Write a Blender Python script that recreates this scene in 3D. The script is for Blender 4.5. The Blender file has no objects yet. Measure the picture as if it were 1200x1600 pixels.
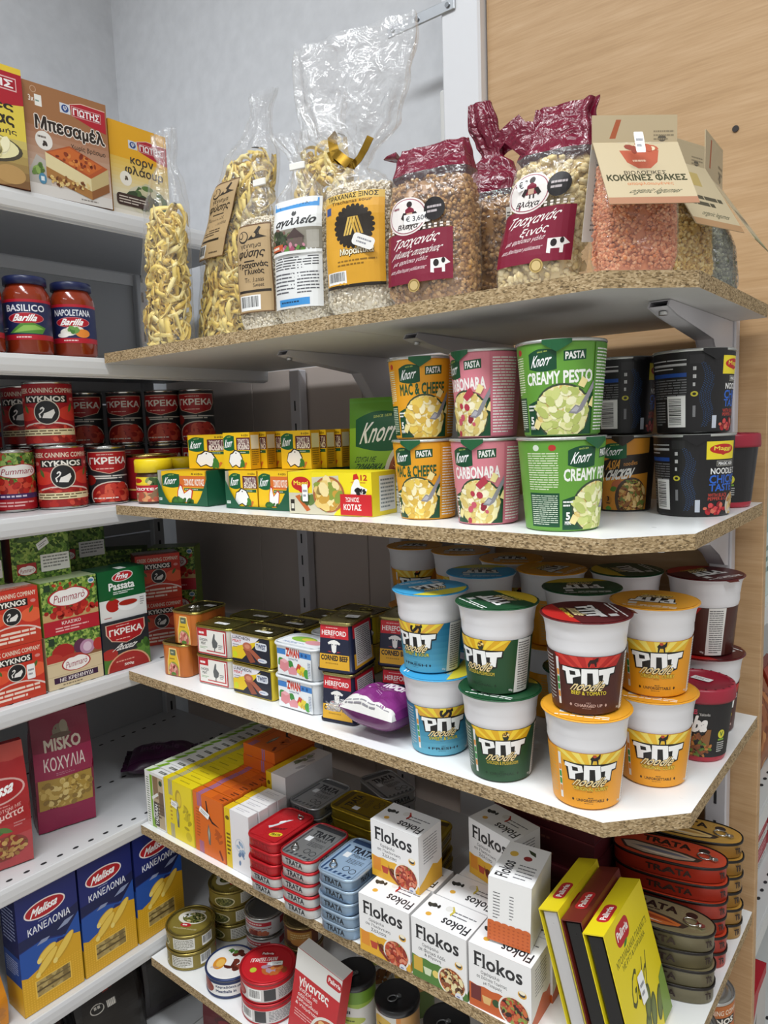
import bpy, bmesh, math, random
from mathutils import Vector, Matrix, noise as mnoise
from mathutils.geometry import tessellate_polygon
SC = bpy.context.scene
COL = SC.collection
# ---------------------------------------------------------------- camera
def make_camera():
    yaw, pitch, roll = math.radians(38.801), math.radians(6.658), math.radians(-2.0016)
    fw = Vector((-math.sin(yaw)*math.cos(pitch), math.cos(yaw)*math.cos(pitch), -math.sin(pitch)))
    rt = Vector((math.cos(yaw), math.sin(yaw), 0)); up = rt.cross(fw)
    c, s = math.cos(roll), math.sin(roll)
    r2, u2 = c*rt+s*up, -s*rt+c*up
    cd = bpy.data.cameras.new('camera'); co = bpy.data.objects.new('camera', cd); COL.objects.link(co)
    m = Matrix((r2, u2, -fw)).transposed().to_4x4(); m.translation = Vector((1.25252, -0.74752, 1.40694))
    co.matrix_world = m
    cd.sensor_fit = 'HORIZONTAL'; cd.sensor_width = 36; cd.lens = 36*1135.99/1200
    cd.clip_start = 0.02
    SC.camera = co
make_camera()
# ---------------------------------------------------------------- light
W = bpy.data.worlds.new('shop_ambient'); SC.world = W; W.use_nodes = True
W.node_tree.nodes['Background'].inputs[0].default_value = (1.0, 0.99, 0.97, 1)
W.node_tree.nodes['Background'].inputs[1].default_value = 0.49
def lamp(x, y, z, sx, sy, power, yaw=0, tilt=(0, 0)):
    ld = bpy.data.lights.new('ceiling_tube', 'AREA'); ld.shape = 'RECTANGLE'; ld.size = sx; ld.size_y = sy
    ld.spread = math.radians(130); ld.energy = power; ld.color = (0.945, 0.98, 1.0)
    lo = bpy.data.objects.new('ceiling_tube', ld); COL.objects.link(lo)
    lo.location = (x, y, z); lo.rotation_euler = (tilt[0], tilt[1], yaw)
lamp(0.45, -1.0, 3.5, 1.9, 0.3, 39)
lamp(2.35, -0.95, 3.5, 1.5, 0.3, 32)
lamp(1.1, -2.7, 3.5, 1.5, 0.3, 30)
SC.view_settings.view_transform = 'Standard'; SC.view_settings.look = 'None'
SC.view_settings.gamma = 1; SC.view_settings.use_curve_mapping = False
SC.view_settings.exposure = 0.0
SC.cycles.max_bounces = 8; SC.cycles.transparent_max_bounces = 24
SC.cycles.caustics_reflective = False; SC.cycles.caustics_refractive = False
# ---------------------------------------------------------------- materials
def lin(h):
    h = h.lstrip('#'); out = []
    if len(h) == 3: h = ''.join(c*2 for c in h)
    for i in (0, 2, 4):
        v = int(h[i:i+2], 16)/255
        out.append(v/12.92 if v <= .04045 else ((v+.055)/1.055)**2.4)
    return (*out, 1)
MATS = {}
def mat(h, rough=.45, metal=0.0, spec=.5, var=.06, key=None):
    k = (h, rough, metal, spec)
    if k in MATS: return MATS[k]
    m = bpy.data.materials.new('ink_'+h.lstrip('#')); m.use_nodes = True; nt = m.node_tree
    b = nt.nodes['Principled BSDF']; b.inputs['Base Color'].default_value = lin(h)
    b.inputs['Metallic'].default_value = metal; b.inputs['Specular IOR Level'].default_value = spec
    tc = nt.nodes.new('ShaderNodeTexCoord'); nz = nt.nodes.new('ShaderNodeTexNoise'); nz.inputs['Scale'].default_value = 35
    mr = nt.nodes.new('ShaderNodeMapRange'); mr.inputs['To Min'].default_value = max(.02, rough-var); mr.inputs['To Max'].default_value = min(1, rough+var)
    nt.links.new(tc.outputs['Object'], nz.inputs['Vector']); nt.links.new(nz.outputs['Fac'], mr.inputs['Value']); nt.links.new(mr.outputs[0], b.inputs['Roughness'])
    MATS[k] = m; return m
def nodemat(name, fn):
    if name in MATS: return MATS[name]
    m = bpy.data.materials.new(name); m.use_nodes = True; nt = m.node_tree
    fn(nt, nt.nodes['Principled BSDF'], nt.nodes['Material Output']); MATS[name] = m; return m
def N(nt, t, **kw):
    n = nt.nodes.new('ShaderNode'+t)
    for k, v in kw.items():
        if k in n.inputs: n.inputs[k].default_value = v
        else: setattr(n, k, v)
    return n
def ramp(nt, stops, interp='LINEAR'):
    r = nt.nodes.new('ShaderNodeValToRGB'); cr = r.color_ramp; cr.interpolation = interp
    while len(cr.elements) < len(stops): cr.elements.new(.5)
    for e, (p, c) in zip(cr.elements, stops): e.position = p; e.color = lin(c)
    return r
def m_chip(nt, b, out):     # raw chipboard edge
    tc = N(nt, 'TexCoord'); mp = N(nt, 'Mapping'); mp.inputs['Scale'].default_value = (330, 330, 760)
    vo = N(nt, 'TexVoronoi', Scale=1.0); nz = N(nt, 'TexNoise', Scale=420.0, Detail=3.0); n2 = N(nt, 'TexNoise', Scale=14.0)
    nt.links.new(tc.outputs['Object'], mp.inputs['Vector']); nt.links.new(tc.outputs['Object'], nz.inputs['Vector']); nt.links.new(tc.outputs['Object'], n2.inputs['Vector'])
    mx = N(nt, 'MixRGB'); mx.inputs[0].default_value = .35
    nt.links.new(mp.outputs[0], vo.inputs['Vector']); nt.links.new(vo.outputs['Color'], mx.inputs[1]); nt.links.new(nz.outputs['Color'], mx.inputs[2])
    bw = N(nt, 'RGBToBW'); nt.links.new(mx.outputs[0], bw.inputs[0])
    r = ramp(nt, [(.22, '#5a4930'), (.38, '#8a7350'), (.55, '#a78f69'), (.72, '#bca581'), (.9, '#cdbb98')])
    nt.links.new(bw.outputs[0], r.inputs[0]); nt.links.new(r.outputs[0], b.inputs['Base Color'])
    b.inputs['Roughness'].default_value = .85
    bp = N(nt, 'Bump', Strength=.4, Distance=.001); nt.links.new(bw.outputs[0], bp.inputs['Height']); nt.links.new(bp.outputs[0], b.inputs['Normal'])
def m_beech(nt, b, out):
    tc = N(nt, 'TexCoord'); mp = N(nt, 'Mapping'); mp.inputs['Scale'].default_value = (2.2, 2.2, 26); mp.inputs['Rotation'].default_value = (0, -.17, 0)
    nz = N(nt, 'TexNoise', Scale=2.4, Detail=7.0, Roughness=.62); nt.links.new(tc.outputs['Object'], mp.inputs['Vector']); nt.links.new(mp.outputs[0], nz.inputs['Vector'])
    mp2 = N(nt, 'Mapping'); mp2.inputs['Scale'].default_value = (20, 20, 420); mp2.inputs['Rotation'].default_value = (0, -.17, 0)
    n2 = N(nt, 'TexNoise', Scale=1.0, Detail=2.0); nt.links.new(tc.outputs['Object'], mp2.inputs['Vector']); nt.links.new(mp2.outputs[0], n2.inputs['Vector'])
    mx = N(nt, 'MixRGB'); mx.inputs[0].default_value = .35; nt.links.new(nz.outputs['Fac'], mx.inputs[1]); nt.links.new(n2.outputs['Fac'], mx.inputs[2])
    r = ramp(nt, [(.3, '#ae8a60'), (.47, '#bc986e'), (.6, '#c4a179'), (.75, '#cbab85')])
    nt.links.new(mx.outputs[0], r.inputs[0]); nt.links.new(r.outputs[0], b.inputs['Base Color']); b.inputs['Roughness'].default_value = .5
def m_plaster(nt, b, out):
    tc = N(nt, 'TexCoord'); nz = N(nt, 'TexNoise', Scale=28.0, Detail=6.0); nt.links.new(tc.outputs['Object'], nz.inputs['Vector'])
    r = ramp(nt, [(.3, '#caccd0'), (.7, '#d4d6da')]); nt.links.new(nz.outputs['Fac'], r.inputs[0]); nt.links.new(r.outputs[0], b.inputs['Base Color'])
    b.inputs['Roughness'].default_value = .75
    bp = N(nt, 'Bump', Strength=.12, Distance=.003); nt.links.new(nz.outputs['Fac'], bp.inputs['Height']); nt.links.new(bp.outputs[0], b.inputs['Normal'])
def m_tiles(nt, b, out):
    tc = N(nt, 'TexCoord'); br = N(nt, 'TexBrick', Scale=1.0); br.offset = 0; br.inputs['Brick Width'].default_value = .4; br.inputs['Row Height'].default_value = .4; br.inputs['Mortar Size'].default_value = .004
    br.inputs['Color1'].default_value = lin('#b9b4ac'); br.inputs['Color2'].default_value = lin('#c3beb6'); br.inputs['Mortar'].default_value = lin('#8a857e')
    nt.links.new(tc.outputs['Object'], br.inputs['Vector']); nt.links.new(br.outputs[0], b.inputs['Base Color']); b.inputs['Roughness'].default_value = .35
def film_mat(name, tint, haze, hazecol, rough=.12, bump=.5, scale=45.0, fres=1.35):
    def fn(nt, b, out):
        tc = N(nt, 'TexCoord'); nz = N(nt, 'TexNoise', Scale=scale, Detail=3.0, Distortion=1.2); nt.links.new(tc.outputs['Object'], nz.inputs['Vector'])
        bp = N(nt, 'Bump', Strength=bump, Distance=.01); nt.links.new(nz.outputs['Fac'], bp.inputs['Height'])
        tr = N(nt, 'BsdfTransparent'); tr.inputs[0].default_value = lin(tint)
        gl = N(nt, 'BsdfGlossy', Roughness=rough); gl.inputs[0].default_value = (1, 1, 1, 1); nt.links.new(bp.outputs[0], gl.inputs['Normal'])
        df = N(nt, 'BsdfDiffuse'); df.inputs[0].default_value = lin(hazecol); nt.links.new(bp.outputs[0], df.inputs['Normal'])
        lw = N(nt, 'LayerWeight', Blend=.5); nt.links.new(bp.outputs[0], lw.inputs['Normal'])
        pw = N(nt, 'Math', operation='POWER'); pw.inputs[1].default_value = 3.5; nt.links.new(lw.outputs['Facing'], pw.inputs[0])
        fr = N(nt, 'MapRange'); fr.inputs['To Min'].default_value = .045; fr.inputs['To Max'].default_value = fres-1.0; nt.links.new(pw.outputs[0], fr.inputs['Value'])
        m1 = N(nt, 'MixShader'); m1.inputs[0].default_value = haze; nt.links.new(tr.outputs[0], m1.inputs[1]); nt.links.new(df.outputs[0], m1.inputs[2])
        m2 = N(nt, 'MixShader'); nt.links.new(fr.outputs[0], m2.inputs[0]); nt.links.new(m1.outputs[0], m2.inputs[1]); nt.links.new(gl.outputs[0], m2.inputs[2])
        nt.links.new(m2.outputs[0], out.inputs[0])
    return nodemat(name, fn)
FILM = film_mat('clear_film', '#fafafa', .05, '#ffffff', .14, .55, 55.0, 1.42)
FILM_THICK = film_mat('crinkled_film', '#f6f6f6', .12, '#ffffff', .12, .8, 38.0, 1.5)
CHIP = nodemat('chipboard_edge', m_chip); BEECH = nodemat('beech_veneer', m_beech); PLASTER = nodemat('painted_plaster', m_plaster); TILES = nodemat('floor_tiles', m_tiles)
def m_foodnoise(name, stops, scale=260.0, mode='voronoi'):
    def fn(nt, b, out):
        tc = N(nt, 'TexCoord'); vo = N(nt, 'TexVoronoi', Scale=scale); nt.links.new(tc.outputs['Object'], vo.inputs['Vector'])
        bw = N(nt, 'RGBToBW'); nt.links.new(vo.outputs['Color'], bw.inputs[0])
        r = ramp(nt, stops); nt.links.new(bw.outputs[0], r.inputs[0]); nt.links.new(r.outputs[0], b.inputs['Base Color']); b.inputs['Roughness'].default_value = .55
    return nodemat(name, fn)
GREENERY = m_foodnoise('printed_leaves', [(.25, '#33521c'), (.5, '#5f8a2e'), (.75, '#a3b95a')], 230)
TOMS = m_foodnoise('printed_tomatoes', [(.25, '#7d1512'), (.5, '#b7261c'), (.75, '#cf4a34')], 160)
STEW = m_foodnoise('printed_stew', [(.2, '#5d2410'), (.45, '#9a3c1c'), (.65, '#c9722e'), (.85, '#e0b070')], 520)
BEANS = m_foodnoise('printed_beans', [(.25, '#7b2a17'), (.5, '#b5462a'), (.7, '#d58354'), (.85, '#7c8a3a')], 420)
OLIVEMIX = m_foodnoise('printed_olive_mix', [(.2, '#2f3212'), (.5, '#565a22'), (.8, '#8f8a4a')], 420)
NOODLE = m_foodnoise('printed_noodles', [(.2, '#4a2413'), (.45, '#8d4d22'), (.65, '#c58b45'), (.85, '#7d9137')], 500)
PASTAP = m_foodnoise('printed_pasta', [(.2, '#d8b45a'), (.5, '#ecd68d'), (.8, '#f6ebc3')], 330)
MEATP = m_foodnoise('printed_meat', [(.2, '#b4605a'), (.5, '#d68d85'), (.8, '#e9b8ac')], 300)
SAUCE = m_foodnoise('tomato_sauce', [(.2, '#6b1a0c'), (.5, '#8c2a12'), (.8, '#a8421c')], 300)
WINDOWP = m_foodnoise('printed_pasta_tubes', [(.2, '#7d6a3c'), (.5, '#a38c52'), (.8, '#b9a468')], 120)
def cm(c, rough=.42, metal=0.0):
    return c if not isinstance(c, str) else mat(c, rough, metal)
STEEL = mat('#c9c9c6', .22, 1.0); GOLD = mat('#c9b06a', .25, 1.0); WHITEMETAL = mat('#d9d9d9', .4); GREYMETAL = mat('#bfc0c2', .42)
# ---------------------------------------------------------------- flat artwork in label space (0..1 by 0..1)
TXT = {}
def inside(p, L):
    c = False; n = len(L)
    for i in range(n):
        (x1, y1), (x2, y2) = L[i-1], L[i]
        if (y1 > p[1]) != (y2 > p[1]) and p[0] < (x2-x1)*(p[1]-y1)/(y2-y1)+x1: c = not c
    return c
def glyphs(s):
    if s in TXT: return TXT[s]
    greek = any(ord(ch) > 0x36f for ch in s)
    c = bpy.data.curves.new('t', 'FONT'); c.body = s; c.resolution_u = 2
    if greek: c.fill_mode = 'NONE'
    o = bpy.data.objects.new('t', c); COL.objects.link(o)
    dg = bpy.context.evaluated_depsgraph_get(); me = o.evaluated_get(dg).to_mesh()
    vs = [(v.co.x, v.co.y) for v in me.vertices]; fs = [tuple(p.vertices) for p in me.polygons]
    if greek:                              # strokes of these letters overlap: fill every outline on its own
        nb = {}
        for e in me.edges: a, b = e.vertices; nb.setdefault(a, []).append(b); nb.setdefault(b, []).append(a)
        seen = set(); loops = []
        for v0 in range(len(vs)):
            if v0 in seen or v0 not in nb: continue
            L = [v0]; seen.add(v0); cur = v0
            nxt = [n for n in nb[cur] if n == cur+1] or nb[cur]
            cur = nxt[0]
            while cur not in seen:
                seen.add(cur); L.append(cur); m = [n for n in nb[cur] if n not in seen]
                if not m: break
                cur = m[0]
            if len(L) > 2: loops.append([vs[k] for k in L])
        ar = [sum(L[k-1][0]*L[k][1]-L[k][0]*L[k-1][1] for k in range(len(L)))/2 for L in loops]
        hole = {}
        for a, L in enumerate(loops):
            for b, M in enumerate(loops):
                if a != b and ar[a]*ar[b] < 0 and abs(ar[b]) > abs(ar[a]) and inside(L[0], M): hole.setdefault(b, []).append(a)
        hs = {a for v in hole.values() for a in v}; vs = []; fs = []
        for b, M in enumerate(loops):
            if b in hs: continue
            grp = [M]+[loops[a] for a in hole.get(b, [])]; flat = [p for L in grp for p in L]; k0 = len(vs); vs += flat
            for t in tessellate_polygon([[Vector((x, y, 0)) for x, y in L] for L in grp]):
                (ax, ay), (bx, by), (cx, cy) = (flat[q] for q in t)
                fs.append(tuple(k0+q for q in (t if (bx-ax)*(cy-ay)-(cx-ax)*(by-ay) > 0 else t[::-1])))
    o.evaluated_get(dg).to_mesh_clear(); bpy.data.objects.remove(o); bpy.data.curves.remove(c)
    TXT[s] = (vs, fs); return TXT[s]
class Art:
    def __init__(self, w=1.0, h=1.0): self.items = []; self.w = w; self.h = h; self.boxes = []
    def add(self, vs, fs, m, lay=None):
        if not vs: return self
        x0 = min(v[0] for v in vs); x1 = max(v[0] for v in vs); y0 = min(v[1] for v in vs); y1 = max(v[1] for v in vs)
        if x0 < -1e-6 or y0 < -1e-6 or x1 > 1+1e-6 or y1 > 1+1e-6:      # trim to the printed face
            nv = []; nf = []
            for f in fs:
                q = [vs[i] for i in f]
                for ax, val, kp in ((0, 0, 1), (0, 1, -1), (1, 0, 1), (1, 1, -1)):
                    if q: q = clip_axis(q, ax, val, kp)
                if len(q) >= 3: nf.append(tuple(range(len(nv), len(nv)+len(q)))); nv += q
            if not nv: return self
            vs, fs = nv, nf; x0, y0, x1, y1 = max(x0, 0), max(y0, 0), min(x1, 1), min(y1, 1)
        if lay is None:
            lay = 1
            for (a, b, c, d, l) in self.boxes:
                if a < x1 and c > x0 and b < y1 and d > y0: lay = max(lay, l+1)
        self.boxes.append((x0, y0, x1, y1, lay)); self.items.append((vs, fs, m, lay)); return self
    def rect(self, x0, y0, x1, y1, c, rough=.42): return self.add([(x0, y0), (x1, y0), (x1, y1), (x0, y1)], [(0, 1, 2, 3)], cm(c, rough))
    def poly(self, pts, c, rough=.42): return self.add(list(pts), [tuple(range(len(pts)))], cm(c, rough))
    def ell(self, cx, cy, rx, ry, c, n=28, a0=0, a1=360, rot=0):
        full = a1-a0 >= 360; k = n if full else n+1; pts = []; R = math.radians(rot); asp = self.h/self.w
        for i in range(k):
            a = math.radians(a0+(a1-a0)*i/n); px, py = rx*math.cos(a), ry*math.sin(a)
            if rot: px, py = px*math.cos(R)-py*math.sin(R)*asp, px*math.sin(R)/asp+py*math.cos(R)
            pts.append((cx+px, cy+py))
        return self.poly(pts, c)
    def rrect(self, x0, y0, x1, y1, c, r=.2):
        rx = r*min((x1-x0), (y1-y0)*self.h/self.w); ry = rx*self.w/self.h; pts = []
        for (cx, cy, a0) in ((x1-rx, y1-ry, 0), (x0+rx, y1-ry, 90), (x0+rx, y0+ry, 180), (x1-rx, y0+ry, 270)):
            for i in range(5):
                a = math.radians(a0+i*22.5); pts.append((cx+rx*math.cos(a), cy+ry*math.sin(a)))
        return self.poly(pts, c)
    def text(self, s, x0, y0, x1, y1, c, bold=.012, shear=0.0, out=None, outw=.05, slope=0.0, shadow=None, rot=0):
        vs, fs = glyphs(s)
        if not vs: return self
        ax = min(v[0] for v in vs); bx = max(v[0] for v in vs); ay = min(v[1] for v in vs); by = max(v[1] for v in vs)
        def tf(dx, dy):
            o = []
            for (x, y) in vs:
                u = (x+dx-ax)/(bx-ax or 1); w = (y+dy-ay)/(by-ay or 1); u = u*(1-abs(shear))+shear*w+(abs(shear) if shear < 0 else 0)
                if rot == 90: u, w = 1-w, u
                elif rot == -90: u, w = w, 1-u
                elif rot == 180: u, w = 1-u, 1-w
                X = x0+(x1-x0)*u; Y = y0+(y1-y0)*w+slope*(u-.5); o.append((X, Y))
            return o
        def stroke(b, col):                     # thicken the strokes by stacking shifted copies
            self.add(tf(0, 0), fs, cm(col))
            if b > .004:
                l = self.items[-1][3]; q = 8 if b > .025 else 4
                for i in range(q):
                    a = 2*math.pi*(i+.5)/q; self.add(tf(b*1.15*math.cos(a), b*1.15*math.sin(a)), fs, cm(col), l+.1*(i+1))
        if out: stroke(bold+outw, out)
        stroke(bold, c); return self
    def lines(self, x0, y0, x1, y1, n, c, seed=1, fill=.45, word=.12):
        rnd = random.Random(seed); vs = []; fs = []; dy = (y1-y0)/n
        for i in range(n):
            y = y1-(i+1)*dy+dy*(1-fill)/2; x = x0; end = x1 if i < n-1 else x0+(x1-x0)*.7
            while x < end:
                w = min((x1-x0)*word*rnd.uniform(.4, 1.5), end-x); k = len(vs)
                vs += [(x, y), (x+w, y), (x+w, y+dy*fill), (x, y+dy*fill)]; fs.append((k, k+1, k+2, k+3)); x += w+(x1-x0)*.025
        return self.add(vs, fs, cm(c))
    def bars(self, x0, y0, x1, y1, seed=3, horiz=False, bg='#f2f2f0', n=22):
        self.rect(x0, y0, x1, y1, bg); rnd = random.Random(seed); vs = []; fs = []
        t = .08
        while t < .9:
            w = rnd.choice((.012, .02, .035)); k = len(vs)
            if horiz: q = [(x0+(x1-x0)*.08, y0+(y1-y0)*t), (x0+(x1-x0)*.78, y0+(y1-y0)*t), (x0+(x1-x0)*.78, y0+(y1-y0)*(t+w)), (x0+(x1-x0)*.08, y0+(y1-y0)*(t+w))]
            else: q = [(x0+(x1-x0)*t, y0+(y1-y0)*.2), (x0+(x1-x0)*(t+w), y0+(y1-y0)*.2), (x0+(x1-x0)*(t+w), y0+(y1-y0)*.93), (x0+(x1-x0)*t, y0+(y1-y0)*.93)]
            vs += q; fs.append((k, k+1, k+2, k+3)); t += w+rnd.choice((.012, .02, .03))
        return self.add(vs, fs, cm('#1a1a1a'))
    def scatter(self, cx, cy, rx, ry, cols, n, size, seed=1, kind='ell', elong=1.6):
        rnd = random.Random(seed)
        by = {}
        for i in range(n):
            a = rnd.uniform(0, 6.283); q = math.sqrt(rnd.random()); px, py = cx+rx*q*math.cos(a), cy+ry*q*math.sin(a)
            s = size*rnd.uniform(.7, 1.25); e = elong*rnd.uniform(.7, 1.2); R = rnd.uniform(0, 3.14); c = cols[i % len(cols)]
            pts = []
            for j in range(8):
                b = j*math.pi/4; ux, uy = s*e*math.cos(b), s*math.sin(b)
                pts.append((px+ux*math.cos(R)-uy*math.sin(R), py+(ux*math.sin(R)+uy*math.cos(R))*self.w/self.h))
            vs, fs = by.setdefault((c if isinstance(c, str) else c.name, (i*4)//n), ([], [], c))[:2]
            k = len(vs); vs += pts; fs.append(tuple(range(k, k+8)))
        for vs, fs, c in by.values(): self.add(vs, fs, cm(c))
        return self
    def leaf(self, cx, cy, l, wdt, rot, c):
        R = math.radians(rot); pts = []
        for i in range(12):
            t = i/6 if i < 6 else (12-i)/6; sgn = 1 if i < 6 else -1
            x = (t-.5)*l; y = sgn*wdt*math.sin(math.pi*t); pts.append((cx+x*math.cos(R)-y*math.sin(R), cy+(x*math.sin(R)+y*math.cos(R))*self.w/self.h))
        return self.poly(pts, c)
EPS = .00005
def clip_axis(poly, ax, v, keep):      # Sutherland-Hodgman against coordinate ax
    out = []; n = len(poly)
    for i in range(n):
        a, b = poly[i-1], poly[i]; da, db = (a[ax]-v)*keep, (b[ax]-v)*keep
        if da >= 0: 
            if db >= 0: out.append(b)
            else:
                t = da/(da-db); out.append((a[0]+(b[0]-a[0])*t, a[1]+(b[1]-a[1])*t))
        elif db >= 0:
            t = da/(da-db); out.append((a[0]+(b[0]-a[0])*t, a[1]+(b[1]-a[1])*t)); out.append(b)
    return out
def strips(polys, ax, step, x0=0.0):
    res = []
    for p in polys:
        lo = min(q[ax] for q in p); hi = max(q[ax] for q in p)
        i0 = math.floor((lo-x0)/step+1e-7); i1 = math.ceil((hi-x0)/step-1e-7)
        if i1-i0 <= 1: res.append(p); continue
        for i in range(i0, i1):
            q = clip_axis(p, ax, x0+i*step, 1)
            if len(q) >= 3: q = clip_axis(q, ax, x0+(i+1)*step, -1)
            if len(q) >= 3: res.append(q)
    return res
class MB:                                # mesh builder with material slots
    def __init__(self): self.v = []; self.f = []; self.m = []; self.mats = []; self.sm = []
    def mi(self, m):
        m = cm(m)
        if m not in self.mats: self.mats.append(m)
        return self.mats.index(m)
    def face(self, pts, m, smooth=False):
        k = len(self.v); self.v += [tuple(p) for p in pts]; self.f.append(tuple(range(k, k+len(pts)))); self.m.append(self.mi(m)); self.sm.append(smooth)
    def raw(self, vs, fs, m, smooth=False):
        k = len(self.v); self.v += [tuple(p) for p in vs]; i = self.mi(m)
        for f in fs: self.f.append(tuple(a+k for a in f)); self.m.append(i); self.sm.append(smooth)
    def box(self, x0, y0, z0, x1, y1, z1, m, mats=None):
        P = [(x0, y0, z0), (x1, y0, z0), (x1, y1, z0), (x0, y1, z0), (x0, y0, z1), (x1, y0, z1), (x1, y1, z1), (x0, y1, z1)]
        F = {'bottom': (0, 3, 2, 1), 'top': (4, 5, 6, 7), 'front': (0, 1, 5, 4), 'right': (1, 2, 6, 5), 'back': (2, 3, 7, 6), 'left': (3, 0, 4, 7)}
        for k, f in F.items(): self.raw([P[i] for i in f], [(0, 1, 2, 3)], (mats or {}).get(k, m))
    def bbox(self, x0, y0, z0, x1, y1, z1, m, r=.001, mats=None):   # box with chamfered edges
        lo = Vector((x0, y0, z0)); hi = Vector((x1, y1, z1)); s = [(hi[i]-lo[i])/2 for i in range(3)]; c = (lo+hi)/2
        def P(sx, sy, sz, ax):
            p = [sx*s[0], sy*s[1], sz*s[2]]
            for i in range(3):
                if i != ax: p[i] -= math.copysign(r, p[i])
            return c+Vector(p)
        names = {(0, -1): 'left', (0, 1): 'right', (1, -1): 'front', (1, 1): 'back', (2, -1): 'bottom', (2, 1): 'top'}
        S = (-1, 1)
        for ax in range(3):
            for sg in S:
                a, b = [i for i in range(3) if i != ax]; pts = []
                for (u, w) in ((-1, -1), (1, -1), (1, 1), (-1, 1)):
                    q = [0, 0, 0]; q[ax] = sg; q[a] = u; q[b] = w; pts.append(P(*q, ax))
                self.face(pts if (sg > 0) == (ax != 1) else pts[::-1], (mats or {}).get(names[(ax, sg)], m))
        for ax in range(3):               # edges along ax
            a, b = [i for i in range(3) if i != ax]
            for u in S:
                for w in S:
                    q0 = [0]*3; q0[a] = u; q0[b] = w; q1 = list(q0); q0[ax] = -1; q1[ax] = 1
                    self.face([P(*q0, a), P(*q1, a), P(*q1, b), P(*q0, b)], (mats or {}).get(names[(a, u)], m), True)
        for sx in S:
            for sy in S:
                for sz in S: self.face([P(sx, sy, sz, 0), P(sx, sy, sz, 1), P(sx, sy, sz, 2)], m, True)
    def lathe(self, prof, m, n=48, mfun=None, capb=True, capt=True, cx=0, cy=0, smooth=True):
        vs = []; k = len(prof); base = len(self.v)
        for i in range(n):
            a = 2*math.pi*i/n
            for (r, z) in prof: vs.append((cx+r*math.cos(a), cy+r*math.sin(a), z))
        self.v += vs
        for j in range(k-1):
            mm = self.mi(mfun(j) if mfun else m)
            for i in range(n):
                self.f.append((base+i*k+j, base+((i+1) % n)*k+j, base+((i+1) % n)*k+j+1, base+i*k+j+1)); self.m.append(mm); self.sm.append(smooth)
        if capb and prof[0][0] > 1e-6: self.raw([vs[i*k] for i in range(n)][::-1], [tuple(range(n))], mfun(0) if mfun else m)
        if capt and prof[-1][0] > 1e-6: self.raw([vs[i*k+k-1] for i in range(n)], [tuple(range(n))], mfun(k-2) if mfun else m)
    def prism(self, pts, z0, z1, mside, mtop=None, mbot=None, smooth=False):
        n = len(pts)
        self.raw([(x, y, z1) for x, y in pts], [tuple(range(n))], mtop or mside); self.raw([(x, y, z0) for x, y in pts][::-1], [tuple(range(n))], mbot or mside)
        vs = [(x, y, z0) for x, y in pts]+[(x, y, z1) for x, y in pts]
        self.raw(vs, [(i, (i+1) % n, n+(i+1) % n, n+i) for i in range(n)], mside, smooth)
    def loft(self, rings, m, closed=True, caps=True, smooth=True):
        n = len(rings[0]); vs = [p for r in rings for p in r]; fs = []
        for j in range(len(rings)-1):
            for i in range(n if closed else n-1): fs.append((j*n+i, j*n+(i+1) % n, (j+1)*n+(i+1) % n, (j+1)*n+i))
        self.raw(vs, fs, m, smooth)
        if caps: self.raw(rings[0][::-1], [tuple(range(n))], m); self.raw(rings[-1], [tuple(range(n))], m)
    def tube(self, path, r, m, n=8, closed=False):
        P = [Vector(p) for p in path]; rings = []
        for i, p in enumerate(P):
            t = ((P[(i+1) % len(P)] if closed or i < len(P)-1 else P[i])-(P[i-1] if closed or i > 0 else P[i])).normalized()
            a = t.orthogonal() if abs(t.z) > .95 else t.cross(Vector((0, 0, 1))); a.normalize(); b = t.cross(a)
            rr = r[i] if isinstance(r, (list, tuple)) else r
            rings.append([tuple(p+rr*(math.cos(2*math.pi*k/n)*a+math.sin(2*math.pi*k/n)*b)) for k in range(n)])
        if closed: rings.append(rings[0])
        self.loft(rings, m, True, not closed)
    def art(self, A, fn, su=None, sv=None, base=.00008):
        for vs, fs, m, lay in A.items:
            off = base+lay*EPS; polys = [[vs[i] for i in f] for f in fs]
            if su: polys = strips(polys, 0, su)
            if sv: polys = strips(polys, 1, sv)
            idx = self.mi(m)
            for p in polys:
                k = len(self.v); self.v += [fn(u, w, off) for u, w in p]; self.f.append(tuple(range(k, k+len(p)))); self.m.append(idx); self.sm.append(False)
    def art_flat(self, A, o, U, V, base=.00008):
        o, U, V = Vector(o), Vector(U), Vector(V); n = U.cross(V).normalized()
        self.art(A, lambda u, v, d: tuple(o+U*u+V*v+n*d), base=base)
    def build(self, name, parent=None, loc=None):
        me = bpy.data.meshes.new(name); me.from_pydata([tuple(v) for v in self.v], [], self.f)
        for m in self.mats: me.materials.append(m)
        me.polygons.foreach_set('material_index', self.m); me.polygons.foreach_set('use_smooth', self.sm); me.update()
        o = bpy.data.objects.new(name, me); COL.objects.link(o)
        if parent is not None: o.parent = parent
        if loc: o.location = loc
        return o
def tag(o, label, cat, group=None, kind=None):
    if label: o['label'] = label
    if cat: o['category'] = cat
    if group: o['group'] = group
    if kind: o['kind'] = kind
    return o
def root(name, label, cat, group=None):
    o = bpy.data.objects.new(name, None); o.empty_display_size = .03; COL.objects.link(o); return tag(o, label, cat, group)
KIDS = {}
def kids(o): return [c for c in COL.objects if c.parent == o]
def put(o, x, y, z, yaw=0, pitch=0, rollv=0):
    o.location = (x, y, z); o.rotation_euler = (math.radians(pitch), math.radians(rollv), math.radians(yaw)); return o
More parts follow.
